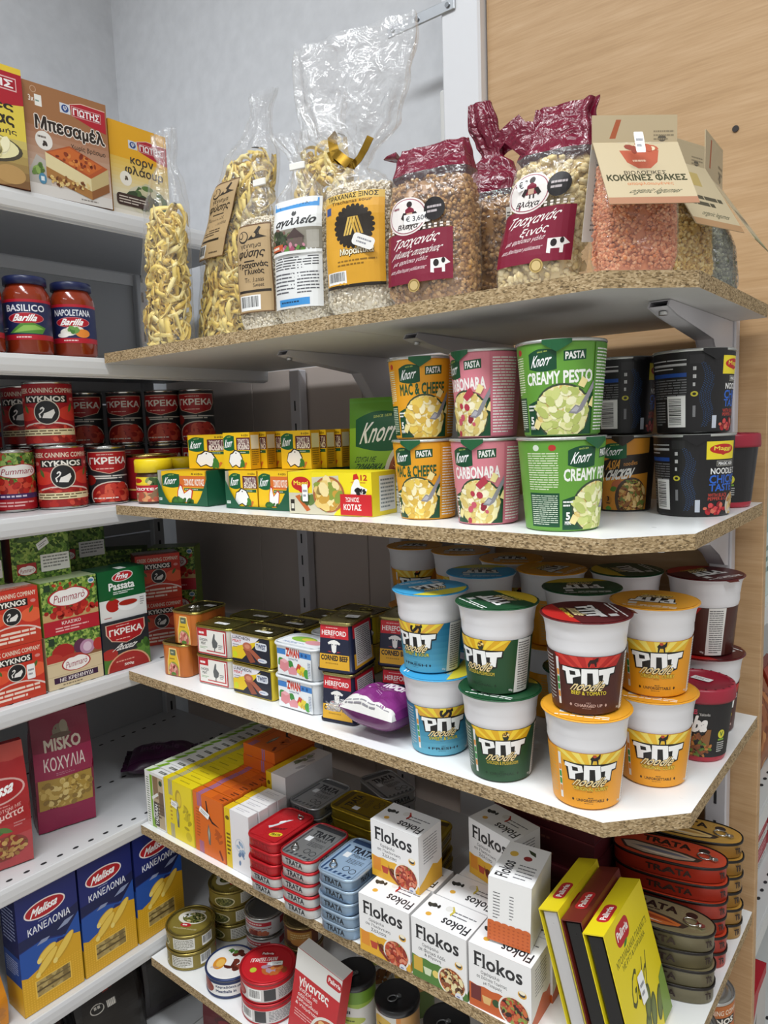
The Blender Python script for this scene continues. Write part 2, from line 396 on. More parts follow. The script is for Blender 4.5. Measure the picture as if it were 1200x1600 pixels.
def dup(o, x, y, z, yaw=0, label=None, group=None, pitch=0, rollv=0):
    c = o.copy(); COL.objects.link(c); put(c, x, y, z, yaw, pitch, rollv)
    if label: c['label'] = label
    if group: c['group'] = group
    for ch in o.children:
        d = ch.copy(); COL.objects.link(d); d.parent = c
        for g in ch.children:
            e = g.copy(); COL.objects.link(e); e.parent = d
    return c
def struct(name, mb): o = mb.build(name); o['kind'] = 'structure'; return o
ORD = ['topmost', 'second from the top', 'third from the top', 'fourth from the top', 'fifth from the top', 'sixth from the top']
def ordn(i, n): return 'topmost' if i == 0 else ('lowest' if i == n-1 else ORD[i])
class Once:                              # first call uses the original, later calls copy it
    def __init__(self, o): self.o = o; self.used = False
    def __call__(self, x, y, z, yaw=0, label=None, group=None, pitch=0, rollv=0):
        if not self.used:
            self.used = True; put(self.o, x, y, z, yaw, pitch, rollv)
            if label: self.o['label'] = label
            if group: self.o['group'] = group
            return self.o
        return dup(self.o, x, y, z, yaw, label, group, pitch, rollv)
def sticker(parent, o, U, V, txt=None, name='price_sticker', c='#f4f4f2'):
    mb = MB(); A = Art(1, .5).rrect(0, 0, 1, 1, c, .15)
    if txt: A.text(txt, .15, .2, .85, .8, '#2a2a30')
    else: A.lines(.15, .2, .85, .75, 2, '#8c8c92', 5)
    mb.art_flat(A, o, U, V, base=.0009); s = mb.build(name, parent); s['label'] = 'white price sticker'; return s
# ---------------------------------------------------------------- room shell
ZW = [1.5593, 1.2788, 0.9557, 0.6392, 0.3542]           # tops of the chipboard shelves
ZM = [1.8216, 1.5515, 1.2763, 0.9537, 0.6447, 0.3788, 0.14]   # tops of the metal shelves along the side wall
XA, XB, YB, YC, XJ = 0.9516, 1.0249, 0.0772, 0.4165, 0.575
mb = MB(); mb.box(-1.6, -4.2, -.05, 4.2, 3.6, 0, TILES); struct('floor', mb)
mb = MB(); mb.box(-1.6, -4.2, 3.6, 4.2, 3.6, 3.65, mat('#e4e4e2', .7)); struct('ceiling', mb)
mb = MB(); mb.box(-.66, .50, 0, .80, .56, 3.6, PLASTER)
mb.box(.80, 3.5, 0, 4.2, 3.56, 3.6, PLASTER); struct('wall_back', mb)
mb = MB(); mb.box(-.74, -4.2, 0, -.66, .56, 3.6, PLASTER); struct('wall_left', mb)
mb = MB(); mb.bbox(-.66, -.55, 0, -.632, -.035, 3.6, mat('#dcdcde', .5), .003); mb.bbox(-.632, -.55, 0, -.622, -.06, 3.6, mat('#e2e2e4', .5), .002); struct('trim_1', mb)
# ---------------------------------------------------------------- metal unit along the side wall
sideunit = root('shelving_unit', 'pale grey metal shelving unit with perforated shelves against the plain white wall', 'shelving unit', None)
Y0, Y1 = -1.15, .405
def holes(mb, x, y0, y1, z, step=.0305):
    y = y0
    vs = []; fs = []
    while y < y1:
        k = len(vs)
        for i in range(8):
            a = i*math.pi/4; vs.append((x+.0035*math.cos(a), y+.006*math.sin(a), z))
        fs.append(tuple(range(k, k+8))); y += step
    mb.raw(vs, fs, mat('#26262a', .8))
for i, z in enumerate(ZM):
    mb = MB(); sh = mat('#d6d7d9', .38)
    mb.box(-.455, Y0, z-.003, -.004, Y1, z, sh)
    # rolled front lip with a price rail
    prof = [(-.012, z-.036), (-.012, z-.034), (-.003, z-.033), (0, z-.030), (.0015, z-.02), (.0015, z-.008), (0, z-.001), (-.001, z-.0002), (-.008, z-.0004)]
    mb.loft([[(x, Y0, q) for x, q in prof], [(x, Y1, q) for x, q in prof]], sh, True, True, False)
    mb.box(-.40, Y0, z-.012, -.03, Y1, z-.010, mat('#9a9b9e', .5)); mb.box(-.455, Y0, z-.03, -.45, Y1, z-.003, sh)
    if i in (3, 4):
        for x in (-.018, -.2, -.4): holes(mb, x, Y0+.02, Y1-.02, z+.0003)
    s = mb.build('shelf', sideunit)
mb = MB(); g = mat('#a9abae', .5)
zz = .14
while zz < 1.80:
    z2 = min(zz+.335, 1.80); mb.bbox(-.468, Y0, zz+.002, -.457, Y1, z2, g, .002); zz += .337
mb.build('back_panel', sideunit)
for y in (-1.15, -.17, .385):
    mb = MB(); mb.bbox(-.457, y-.016, 0, -.437, y+.016, 1.90, mat('#b4b6b9', .45), .002)
    for k in range(34): mb.box(-.4372, y-.003, .2+k*.05, -.4366, y+.003, .225+k*.05, mat('#2a2a2e', .8))
    mb.build('upright', sideunit)
mb = MB(); mb.bbox(-.46, -1.16, 0, -.01, .405, .10, mat('#6d6e70', .6), .003); mb.build('plinth', sideunit)
# ---------------------------------------------------------------- chipboard unit in the corner
unit = root('shelving_unit', 'corner shelving unit of white chipboard shelves on steel brackets beside a beech panel', 'shelving unit', None)
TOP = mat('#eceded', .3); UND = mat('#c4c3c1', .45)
def board(pts, z, name='shelf_board'):
    mb = MB(); mb.prism(pts, z-.018, z, CHIP, TOP, UND); return mb.build(name, unit)
for i, z in enumerate(ZW):
    zj = z
    board([(.004, 0), (XJ-.0004, 0), (XJ-.0004, .40), (.004, .40)], zj)
    board([(XJ+.0004, 0), (XA, 0), (XB, YB), (XB, YC-.004), (XJ+.0004, YC-.004)], zj+(.0006 if i != 0 else 0))
bk = mat('#c9c7cc', .38)
def bracket(x, z, reach=.285, k=1.0):
    mb = MB(); y1 = .412; t = .0011
    prof = [(y1, z-.0185), (y1-reach, z-.0185), (y1-reach-.006, z-.026), (y1-reach+.03, z-.033), (y1-.10, z-.050), (y1-.05, z-.026-.046*k), (y1-.02, z-.02-.072*k), (y1, z-.02-.076*k)]
    for s in (-1, 1):
        xx = x+s*.011
        a = [(xx-t, y, q) for y, q in prof]; b = [(xx+t, y, q) for y, q in prof]; mb.loft([a, b], bk, True, True, False)
    low = prof[2:]; mb.loft([[(x-.011, y, q) for y, q in low], [(x+.011, y, q) for y, q in low]], bk, False, False, False)
    mb.box(x-.011, y1-reach, z-.0196, x+.011, y1, z-.0186, bk)
    mb.tube([(x, y1-reach+.012, z-.0340), (x, y1-reach+.012, z-.030)], .005, STEEL, 12)
    o = mb.build('bracket', unit)
    return o
for z in ZW:
    for x in (.345, .613, .968): bracket(x, z, k=1.8 if z > 1.5 else 1.0)
for x in (.075, .345, .968):
    mb = MB(); wmt = bk; mb.bbox(x-.016, .413, .02, x+.016, .437, 1.565 if x > .9 else 1.54, wmt, .002)
    for k in range(26): mb.box(x-.002, .4124, .2+k*.05, x+.002, .4131, .222+k*.05, mat('#2c2c30', .8))
    mb.build('upright', unit)
mb = MB(); pn = mat('#b9ada6', .5)
for k in range(3):
    a = -.44+k*.345; mb.bbox(a, .44, .02, min(a+.3435, .572), .452, 1.545, pn, .0015)
mb.build('back_panel', unit)
mb = MB(); mb.bbox(.484, .418, 0, .563, .47, 2.6, mat('#e1e2e6', .42), .004); mb.build('post', unit)
mb = MB(); mb.bbox(.566, .42+.0185, 0, 1.0225, .458, 2.6, BEECH, .0008); pan = mb.build('end_panel', unit); pan['label'] = 'beech veneer end panel'
for (x, z) in ((.972, 1.815), (.615, 2.2)):
    mb = MB(); mb.tube([(x, .437, z), (x, .4384, z)], .0045, mat('#2b2320', .6), 14); mb.build('screw_cap', unit)
# steel tie between the wall and the post
mb = MB(); S = mat('#b9bcc0', .3, 1.0)
mb.bbox(0, 0, 0, .150, .004, .021, S, .0015)
for x in (.014, .07, .136): mb.tube([(x, -.0025, .0105), (x, 0, .0105)], .0045, mat('#8d9094', .3, 1.0), 12)
tie = mb.build('metal_strap'); tag(tie, 'galvanised steel strap screwed between the white wall and the white post', 'strap')
put(tie, .366, .4138, 2.1305, 0, 0, 0)
mb = MB(); mb.bbox(.448, .462, 1.0, .484, .499, 2.03, mat('#dcdcda', .7), .003); struct('trim_2', mb)
mb = MB(); mb.prism([(.004, .02), (.98, .02), (.98, .40), (.004, .40)], .122, .14, CHIP, TOP, UND); mb.build('shelf_board', unit)
# ---------------------------------------------------------------- builders for packs
def carton(name, w, d, h, body, front=None, right=None, left=None, top=None, mats=None, label=None, cat='box', group=None, r=.0008, flap=True):
    """Carton with its front lower edge at the origin: x to its right, y into its depth, z up."""
    mb = MB(); mb.bbox(0, 0, 0, w, d, h, body, r, mats); i = r*.2
    if front: mb.art_flat(front, (0, 0, 0), (w, 0, 0), (0, 0, h))
    if right: mb.art_flat(right, (w, 0, 0), (0, d, 0), (0, 0, h))
    if left: mb.art_flat(left, (0, d, 0), (0, -d, 0), (0, 0, h))
    if top: mb.art_flat(top, (0, 0, h), (w, 0, 0), (0, d, 0))
    return tag(mb.build(name), label, cat, group)
def cylart(mb, A, rfun, z0, z1, span, mid=-90, step=4.0, base=.00012):
    s = math.radians(span); m0 = math.radians(mid)
    def fn(u, v, d):
        a = m0+(u-.5)*s; r = rfun(v)+d; return (r*math.cos(a), r*math.sin(a), z0+(z1-z0)*v)
    mb.art(A, fn, su=step/span, base=base)
def can(name, r, h, col, art=None, span=170, mid=-90, label=None, cat='can', group=None, lidm=None, tab=False):
    o = root(name, label, cat, group); mb = MB()
    prof = [(r-.003, .0), (r-.0005, .001), (r, .003), (r-.0008, .0045), (r-.0008, h-.0045), (r, h-.003), (r, h-.001), (r-.0012, h)]
    mb.lathe(prof, col, 56, mfun=lambda j: (lidm or STEEL) if j < 3 or j > 3 else col, capt=False)
    if art: cylart(mb, art, lambda v: r-.0007, .005, h-.005, span, mid)
    mb.build('can_body', o); mb = MB(); m = lidm or STEEL
    mb.lathe([(0, h-.003), (r*.55, h-.003), (r*.6, h-.0022), (r*.8, h-.0022), (r*.84, h-.0035), (r-.0016, h-.0035), (r-.0014, h)], m, 48, capb=False, capt=False)
    mb.build('can_lid', o)
    if tab:
        mb = MB(); ring_tab(mb, 0, -r*.45, h-.002, r*.3); mb.build('pull_tab', o)
    return o
def ring_tab(mb, x, y, z, s, ang=0, m=None):
    pts = []
    for i in range(16):
        a = 2*math.pi*i/16; px, py = s*.55*math.cos(a)-s*.25, s*.42*math.sin(a); ca, sa = math.cos(ang), math.sin(ang)
        pts.append((x+px*ca-py*sa, y+px*sa+py*ca, z+.0016))
    mb.tube(pts, .0011, m or STEEL, 6, True)
    ca, sa = math.cos(ang), math.sin(ang)
    P = [(.15, -.22), (.7, -.28), (.85, 0), (.7, .28), (.15, .22)]
    q = [(x+(a*ca-b*sa)*s, y+(a*sa+b*ca)*s) for a, b in P]; mb.prism(q, z+.0006, z+.0022, m or STEEL)
    mb.lathe([(.0022, z+.0022), (.0022, z+.0034), (.0, z+.0036)], m or STEEL, 10, cx=x+.42*s*ca, cy=y+.42*s*sa, capb=False)
def rr2d(w, d, r, n=6, cx=0, cy=0):
    pts = []
    for (x, y, a0) in ((w/2-r, d/2-r, 0), (-w/2+r, d/2-r, 90), (-w/2+r, -d/2+r, 180), (w/2-r, -d/2+r, 270)):
        for i in range(n+1):
            a = math.radians(a0+90*i/n); pts.append((cx+x+r*math.cos(a), cy+y+r*math.sin(a)))
    return pts
def seam_tin(name, w, d, r, h, col, rim, toparts=None, frontart=None, rightart=None, leftart=None, label=None, cat='tin', group=None, tab=None, topm=None, taper=0.0, bead=.0016, fr=.85, embed=None, tabm=None):
    """Pressed tin with a rolled seam: x to its right, front towards -y, centred on the origin."""
    o = root(name, label, cat, group); mb = MB()
    def ring(off, z, t=0): return [(x, y, z) for x, y in rr2d(w+2*off-2*t, d+2*off-2*t, max(.002, r+off-t))]
    mb.loft([ring(-.002, 0, taper), ring(-.0004, .0012, taper), ring(-.0004, h-.004), ], col, True, True)
    hw, hd = w/2-.0004, d/2-.0004
    if frontart: mb.art_flat(frontart, (-(w/2-r)*fr/.85, -hd, .002), (2*(w/2-r)*fr/.85, 0, 0), (0, 0, h-.007))
    if rightart: mb.art_flat(rightart, (hw, -(d/2-r), .002), (0, 2*(d/2-r), 0), (0, 0, h-.007))
    if leftart: mb.art_flat(leftart, (-hw, (d/2-r), .002), (0, -2*(d/2-r), 0), (0, 0, h-.007))
    mb.build('tin_body', o)
    mb = MB(); mb.loft([ring(-.0003, h-.0045), ring(bead*.6, h-.004), ring(bead*.8, h-.002), ring(bead*.4, h-.0003), ring(-.0012, h), ring(-.0016, h-.0016)], rim, True, False)
    tp = ring(-.0014, h-.0016); ins = min(w, d)*.09
    t2 = [(x, y, h-.0016) for x, y in rr2d(w-2*ins, d-2*ins, max(.002, r-ins*.6))]; t3 = [(x, y, h-.0006) for x, y in rr2d(w-2*ins-.002, d-2*ins-.002, max(.002, r-ins*.6))]
    tm = topm or rim
    mb.loft([tp, t2, t3], tm, True, False); mb.raw(t3, [tuple(range(len(t3)))], tm)
    if toparts: mb.art_flat(toparts, (-w/2+ins, -d/2+ins, h-.0006), (w-2*ins, 0, 0), (0, d-2*ins, 0))
    mb.build('tin_lid', o)
    if tab:
        mb = MB(); ring_tab(mb, *tab[:2], h, tab[2], tab[3] if len(tab) > 3 else 0, tabm); mb.build('pull_tab', o)
    return o
# ---------------------------------------------------------------- printed marks
def oval_logo(A, s, cx, cy, rx, ry, red='#b3121d', edge='#f4f2ee', txt='#ffffff', slope=0.0):
    A.ell(cx, cy, rx, ry, edge, 32, rot=0).ell(cx, cy, rx*.93, ry*.86, red, 32)
    return A.text(s, cx-rx*.72, cy-ry*.38, cx+rx*.72, cy+ry*.45, txt, .03, .12, slope=slope)
def knorr(A, x0, y0, x1, y1, c='#0d5b34'):
    w, h = x1-x0, y1-y0; P = []
    for i in range(11):
        t = i/10; P.append((x0+w*t, y0+h*(.10*math.sin(math.pi*(1.0+t))+.12-.05*t)))
    for i in range(11):
        t = 1-i/10; P.append((x0+w*t, y0+h*(.74+.20*t+.10*math.sin(math.pi*t*1.3))))
    A.poly(P, c); A.text('Knorr', x0+w*.08, y0+h*.22, x0+w*.9, y0+h*.68, '#ffffff', .014, .18, slope=h*.10)
    return A.text('SINCE 1838', x0+w*.36, y0+h*.78, x0+w*.7, y0+h*.84, '#c8d96a', .01, slope=h*.04)
def swan(A, cx, cy, r, bg='#1c1c1e'):
    k = A.w/A.h; A.ell(cx, cy, r, r*k, '#d8cfc0', 26).ell(cx, cy, r*.92, r*.92*k, bg, 26)
    A.poly([(cx-r*.35, cy-r*.45*k), (cx+r*.35, cy-r*.5*k), (cx+r*.62, cy-r*.05*k), (cx+r*.55, cy+r*.25*k), (cx+r*.1, cy+r*.02*k), (cx-r*.2, cy-r*.08*k)], '#ece9e4')
    P = [(-.42, -.4), (-.5, -.15), (-.2, .1), (-.12, .3), (-.26, .45), (-.42, .38), (-.5, .25), (-.42, .2), (-.33, .3), (-.25, .25), (-.32, .1), (-.62, -.12), (-.55, -.45)]
    return A.poly([(cx+r*x, cy+r*y*k) for x, y in P], '#ece9e4')
def pummaro(A, x0, y0, x1, y1, s='Pummarò'):
    w, h = x1-x0, y1-y0; cx, cy = (x0+x1)/2, (y0+y1)/2
    for c, k in (('#b3222b', 1), ('#f6f3ef', .9)):
        P = []
        for i in range(36):
            a = 2*math.pi*i/36; q = 1-.16*math.exp(-((a-1.75)/.22)**2); P.append((cx+w/2*k*math.cos(a)*q, cy+h/2*k*math.sin(a)*q*(1.0 if math.sin(a) < 0 else 1.08)))
        A.poly(P, c)
    return A.text(s, x0+w*.13, y0+h*.3, x1-w*.1, y1-h*.28, '#9c1c3c', .004, .05, slope=h*.08)
def kyknos_art(w, h, base='#a3141f', orange=False):
    A = Art(w, h); b = (base if base != '#a3141f' else '#c8321f') if orange else base
    A.rect(0, 0, 1, 1, b)
    A.ell(.2, .5, .2, .12, '#d4382a' if not orange else '#e0522f').ell(.85, .5, .2, .13, '#cf3a2c' if not orange else '#e8613a').leaf(.85, .6, .16, .03, 60, '#4b6b2a').leaf(.2, .58, .14, .03, 120, '#4b6b2a')
    A.ell(.5, .0, .66, .36, '#e5cdc4').ell(.5, -.01, .62, .345, '#a11d1c' if not orange else '#c23a22')
    if not orange: A.scatter(.5, .16, .5, .13, ['#b72a22', '#cf4a38', '#8f1614'], 60, .035, 4)
    A.text('GREEK CANNING COMPANY', .04, .85, .96, .93, '#e9d9c4', .02, slope=.0)
    A.rect(.18, .68, .8, .81, '#17120f').text('KYKNOS', .22, .70, .76, .79, '#f3efe6', .03)
    A.ell(.9, .745, .05, .03, '#d98b83').ell(.1, .745, .05, .03, '#d98b83')
    swan(A, .5, .52, .17)
    if orange: A.lines(.1, .05, .9, .27, 3, '#f1d9c9', 8, .55, .3)
    else: A.rect(.06, .13, .94, .24, '#e6d9ae').lines(.1, .14, .9, .23, 2, '#6d5a3c', 6)
    return A
def greka_art(w, h, passata=False):
    A = Art(w, h); A.rect(0, 0, 1, 1, '#23272c')
    if passata: A.poly([(0, 0), (1, 0), (1, .42), (.8, .36), (0, .3)], '#4c7a2c').ell(.13, .36, .17, .11, '#a8251d').scatter(.85, .36, .16, .1, ['#5f8a35', '#3c6424'], 14, .05, 3)
    P = lambda k: [(.5+k*x, .74+k*y) for x, y in ((-.4, .2), (.4, .2), (.4, .02), (.3, -.12), (0, -.2), (-.3, -.12), (-.4, .02))]
    A.poly(P(1.06), '#d9b9a2').poly(P(1), '#ab1b20'); A.text('ΓΚΡΕΚΑ', .15, .72, .85, .84, '#f5efe8', .03).lines(.3, .88, .7, .91, 1, '#e7c9bf', 2).lines(.28, .61, .72, .65, 1, '#e9b9ae', 5)
    if passata:
        A.text('Passata', .18, .41, .82, .53, '#f2f1ec', .012, .3); A.ell(.52, .0, .47, .36, '#d9a37c').ell(.52, -.01, .44, .345, '#a3221b').lines(.25, .16, .8, .21, 1, '#e0a38f', 4).text('500g', .42, .06, .62, .12, '#f1e3da', .03)
    else:
        A.lines(.2, .43, .95, .51, 2, '#d7d3cc', 5, .6, .4).ell(.12, .42, .14, .1, '#8f1c16').ell(.55, .12, .42, .27, '#d9cfc2').ell(.55, .12, .39, .25, '#9e1a18').scatter(.55, .12, .34, .21, ['#c9392b', '#a51f1b', '#d9583f'], 44, .05, 9)
        A.lines(.2, .05, .8, .1, 1, '#f0e3d8', 9)
    return A
def pummaro_art(w, h, kind='klasiko'):
    A = Art(w, h)
    if kind == 'klasiko':
        A.rect(0, .28, 1, 1, GREENERY).scatter(.5, .84, .5, .12, ['#b83a22', '#7fa03a', '#3f6a22'], 26, .03, 4); A.rect(0, .27, 1, .42, '#c6a36e'); A.scatter(.5, .42, .52, .09, ['#b71f1a', '#cd3b2a', '#98150f'], 46, .05, 5, elong=1)
        A.rect(0, 0, 1, .27, '#b5162a').text('ΚΛΑΣΙΚΟ', .32, .17, .66, .23, '#f4e4de', .02).lines(.2, .04, .8, .14, 2, '#e9b2b0', 7, .5, .3)
        pummaro(A, .1, .5, .86, .84); A.rect(.05, .83, .16, .95, '#1e3a22').ell(.9, .9, .06, .055, '#d9dee0').ell(.9, .9, .045, .03, '#4c86a8')
    elif kind == 'onion':
        A.rect(0, .5, 1, 1, GREENERY); A.rect(0, .5, 1, .62, '#8a5a36'); A.ell(.3, .66, .2, .16, '#a81f1c').ell(.12, .56, .16, .1, '#b7352c').ell(.62, .7, .13, .14, '#5c2a4a').ell(.74, .66, .14, .14, '#b88aa8').ell(.74, .66, .08, .09, '#d9bfd0').ell(.95, .66, .1, .12, '#b32a22').ell(.45, .54, .2, .06, '#b23a2c')
        A.rect(0, 0, 1, .5, '#d8c5a0').rect(0, .24, 1, .245, '#a98f68').rect(0, .47, 1, .475, '#a98f68'); A.rect(.1, .1, .9, .21, '#3a1a3c').text('ΜΕ ΚΡΕΜΜΥΔΙ', .2, .12, .8, .19, '#f0e9e6', .02); A.lines(.25, .03, .75, .08, 1, '#7c6b52', 4)
        pummaro(A, .25, .27, .78, .55); A.rect(.06, .82, .16, .96, '#1e3a22')
    elif kind == 'cancube':
        A.rect(0, .3, 1, 1, GREENERY).scatter(.5, .8, .5, .18, ['#6f9440', '#2f551d', '#9cb862', '#b03a24'], 70, .03, 4); A.rect(0, .26, 1, .4, '#a9774a').scatter(.5, .42, .5, .12, ['#b71f1a', '#d24a35', '#98150f'], 50, .05, 5, elong=1.1)
        A.rect(0, 0, 1, .22, '#a8121f').rect(0, .19, 1, .28, '#42215c').lines(.1, .2, .9, .27, 1, '#d8cfe0', 4).lines(.2, .04, .8, .15, 2, '#e9b2b0', 7, .5, .3); pummaro(A, .2, .55, .92, .8)
    else:   # the back: leaves with an information panel
        A.rect(0, 0, 1, 1, GREENERY).scatter(.5, .5, .5, .5, ['#5e8232', '#33521c', '#8aa650', '#6f9440'], 120, .03, 4); A.lines(.12, .7, .75, .9, 2, '#4e6b3a', 5, .6, .4)
        A.rect(.08, .12, .4, .32, '#a82a2a'); pummaro(A, .08, .1, .4, .28); A.rect(.48, .12, .98, .44, '#eceae6').lines(.52, .18, .95, .42, 4, '#8b8b88', 6)
    return A
# ================================================================ things on the metal unit
# -- top shelf: baking cartons
def giotis_logo(A, x0, y0, x1, y1):
    w, h = x1-x0, y1-y0
    P = [(x0+w*.22, y0+h*.95), (x0+w*.5, y0+h*1.25), (x1+w*.08, y0+h*1.2), (x1+w*.08, y0-h*.55), (x0+w*.7, y0-h*.3), (x0+w*.32, y0+h*.12)]
    A.poly([(a, b+h*.06) for a, b in P], '#e9c9b8').poly(P, '#b31f30')
    A.rect(x0, y0+h*.2, x0+w*.24, y0+h*.95, '#d5d8de').ell(x0+w*.12, y0+h*.57, w*.085, h*.3, '#2c4a86', 14).text('φ', x0+w*.08, y0+h*.4, x0+w*.16, y0+h*.75, '#f0f0f4')
    A.rect(x0+w*.27, y0+h*.16, x0+w*.97, y0+h*.92, '#e4b9b8').rect(x0+w*.28, y0+h*.2, x0+w*.96, y0+h*.88, '#a5182b')
    return A.text('ΓΙΩΤΗΣ', x0+w*.31, y0+h*.28, x0+w*.93, y0+h*.8, '#f6eeee', .03)
def fade(A, y0, y1, c0, c1, n=10):
    a, b = lin(c0), lin(c1)
    h0 = [int(c0[i:i+2], 16) for i in (1, 3, 5)]; h1 = [int(c1[i:i+2], 16) for i in (1, 3, 5)]
    for i in range(n):
        t = i/(n-1); c = '#%02x%02x%02x' % tuple(int(p+(q-p)*t) for p, q in zip(h0, h1)); A.rect(0, y0+(y1-y0)*i/n, 1, y0+(y1-y0)*(i+1)/n, c)
    return A
A = Art(.15, .182); fade(A, 0, .62, '#d9cfc8', '#a9785a'); A.rect(0, .62, 1, 1, '#a06f48')
giotis_logo(A, .42, .78, .94, .90)
A.text('Μπεσαμέλ', .12, .575, .95, .72, '#2b211c', .035, out='#efe6dd', outw=.05); A.text('Χωρίς βράσιμο', .52, .48, .95, .535, '#3a2a22', .014)
A.text('3x', .06, .83, .12, .88, '#f0e6dc', .02).rect(.13, .8, .21, .9, '#eceae4').lines(.14, .83, .2, .86, 1, '#5b8a7c').ell(.12, .94, .035, .03, '#c9a98e').ell(.12, .94, .028, .024, '#a06f48')
A.poly([(0, .2), (.1, .36), (.25, .3), (.25, 0), (0, 0)], '#b9b4ae').rect(0, 0, 1, .1, '#d8d4d0')
A.poly([(.2, .40), (.5, .51), (.97, .38), (.74, .25)], '#b5562a').poly([(.24, .405), (.5, .495), (.9, .385), (.72, .28)], '#c9692f').scatter(.56, .38, .26, .07, ['#8f3c1c', '#d98a45', '#7a2c16'], 26, .018, 5)
A.poly([(.2, .40), (.74, .25), (.74, .13), (.2, .27)], '#e2d3a4').poly([(.74, .25), (.97, .38), (.97, .24), (.74, .13)], '#c2ae7c')
A.poly([(.2, .27), (.74, .13), (.74, .05), (.2, .17)], '#a8763f').scatter(.46, .16, .25, .05, ['#6b3c20', '#d7b36a', '#8d5a2e', '#e0c484'], 50, .014, 6).poly([(.74, .13), (.97, .24), (.97, .16), (.74, .05)], '#8a5830')
A.ell(.2, .5, .1, .085, '#e8e4de').lines(.13, .51, .27, .55, 1, '#6b6058').scatter(.2, .47, .03, .02, ['#3c3430'], 5, .014, 3)
A.scatter(.12, .22, .08, .05, ['#6a8a44', '#4e6b30', '#8fae5e'], 12, .025, 7).ell(.15, .15, .045, .05, '#4d86a6').rect(.13, .13, .17, .17, '#dfe7ea').lines(.6, .02, .9, .05, 1, '#8c8680', 3)
bes = carton('mix_carton', .148, .045, .182, '#8d5f3c', A, label='brown carton with a slice of baked pie, upright on the top metal shelf', cat='box'); put(bes, -.006, -.106, 1.8225, 87)
A = Art(.128, .168); A.rect(0, 0, 1, .4, '#d9d3c2'); fade(A, .2, .62, '#e6dfc4', '#e8bf52'); A.rect(0, .62, 1, 1, '#e9ac1e')
giotis_logo(A, .32, .72, .95, .84); A.text('κορν', .34, .56, .74, .65, '#43382c', .025).text('φλάουρ', .24, .44, .9, .56, '#43382c', .025)
A.ell(.24, .4, .1, .08, '#f1ece0').scatter(.24, .4, .03, .02, ['#57493a'], 5, .014, 3).ell(.6, .2, .36, .17, '#d5cfb6').scatter(.6, .2, .3, .13, ['#33452a', '#4f6a3a', '#c9c4a0', '#2a3622'], 26, .07, 12).ell(.6, .34, .1, .03, '#5a7a3c')
A.rrect(.06, .1, .62, .23, '#3a241c', .3).lines(.1, .12, .56, .21, 3, '#cfc4b8', 5, .4, .3).rect(0, 0, 1, .05, '#e8e2d6')
corn = carton('flour_carton', .126, .04, .166, '#e3a41c', A, label='orange and yellow carton with dark stuffed leaves, beside the brown pie carton', cat='box'); put(corn, -.008, .05, 1.8225, 91)
A = Art(.15, .195); A.rect(0, .3, 1, .72, '#dfc94e'); fade(A, 0, .4, '#7c5a38', '#c9b86a', 6); A.rect(0, .72, 1, .95, '#ad1f2e').rect(0, .95, 1, 1, '#e6c63c').poly([(0, .72), (1, .72), (1, .70), (.4, .62), (0, .64)], '#ad1f2e')
A.rect(.3, .8, .94, .91, '#e4b9b8').rect(.31, .81, .93, .9, '#a5182b').text('ΓΙΩΤΗΣ', .35, .825, .9, .885, '#f6eeee', .03)
A.text('Πατάτας', .2, .5, .88, .61, '#2d2620', .035).text('Πουρές', .2, .62, .88, .70, '#2d2620', .035).text('Στιγμής', .5, .43, .9, .48, '#3d342a', .02)
A.ell(.45, .3, .5, .13, '#4a4436').ell(.45, .31, .46, .115, '#e9e2b0').scatter(.45, .32, .34, .06, ['#f3eec8', '#ddd398', '#c2b878'], 30, .05, 4).ell(.6, .08, .3, .08, '#a6814e').ell(.8, .1, .16, .08, '#b8935c')
pur = carton('puree_carton', .15, .045, .19, '#7d4a34', A, label='yellow and red carton with a bowl of mash, cut by the photo edge', cat='box'); put(pur, -.004, -.261, 1.8225, 87)
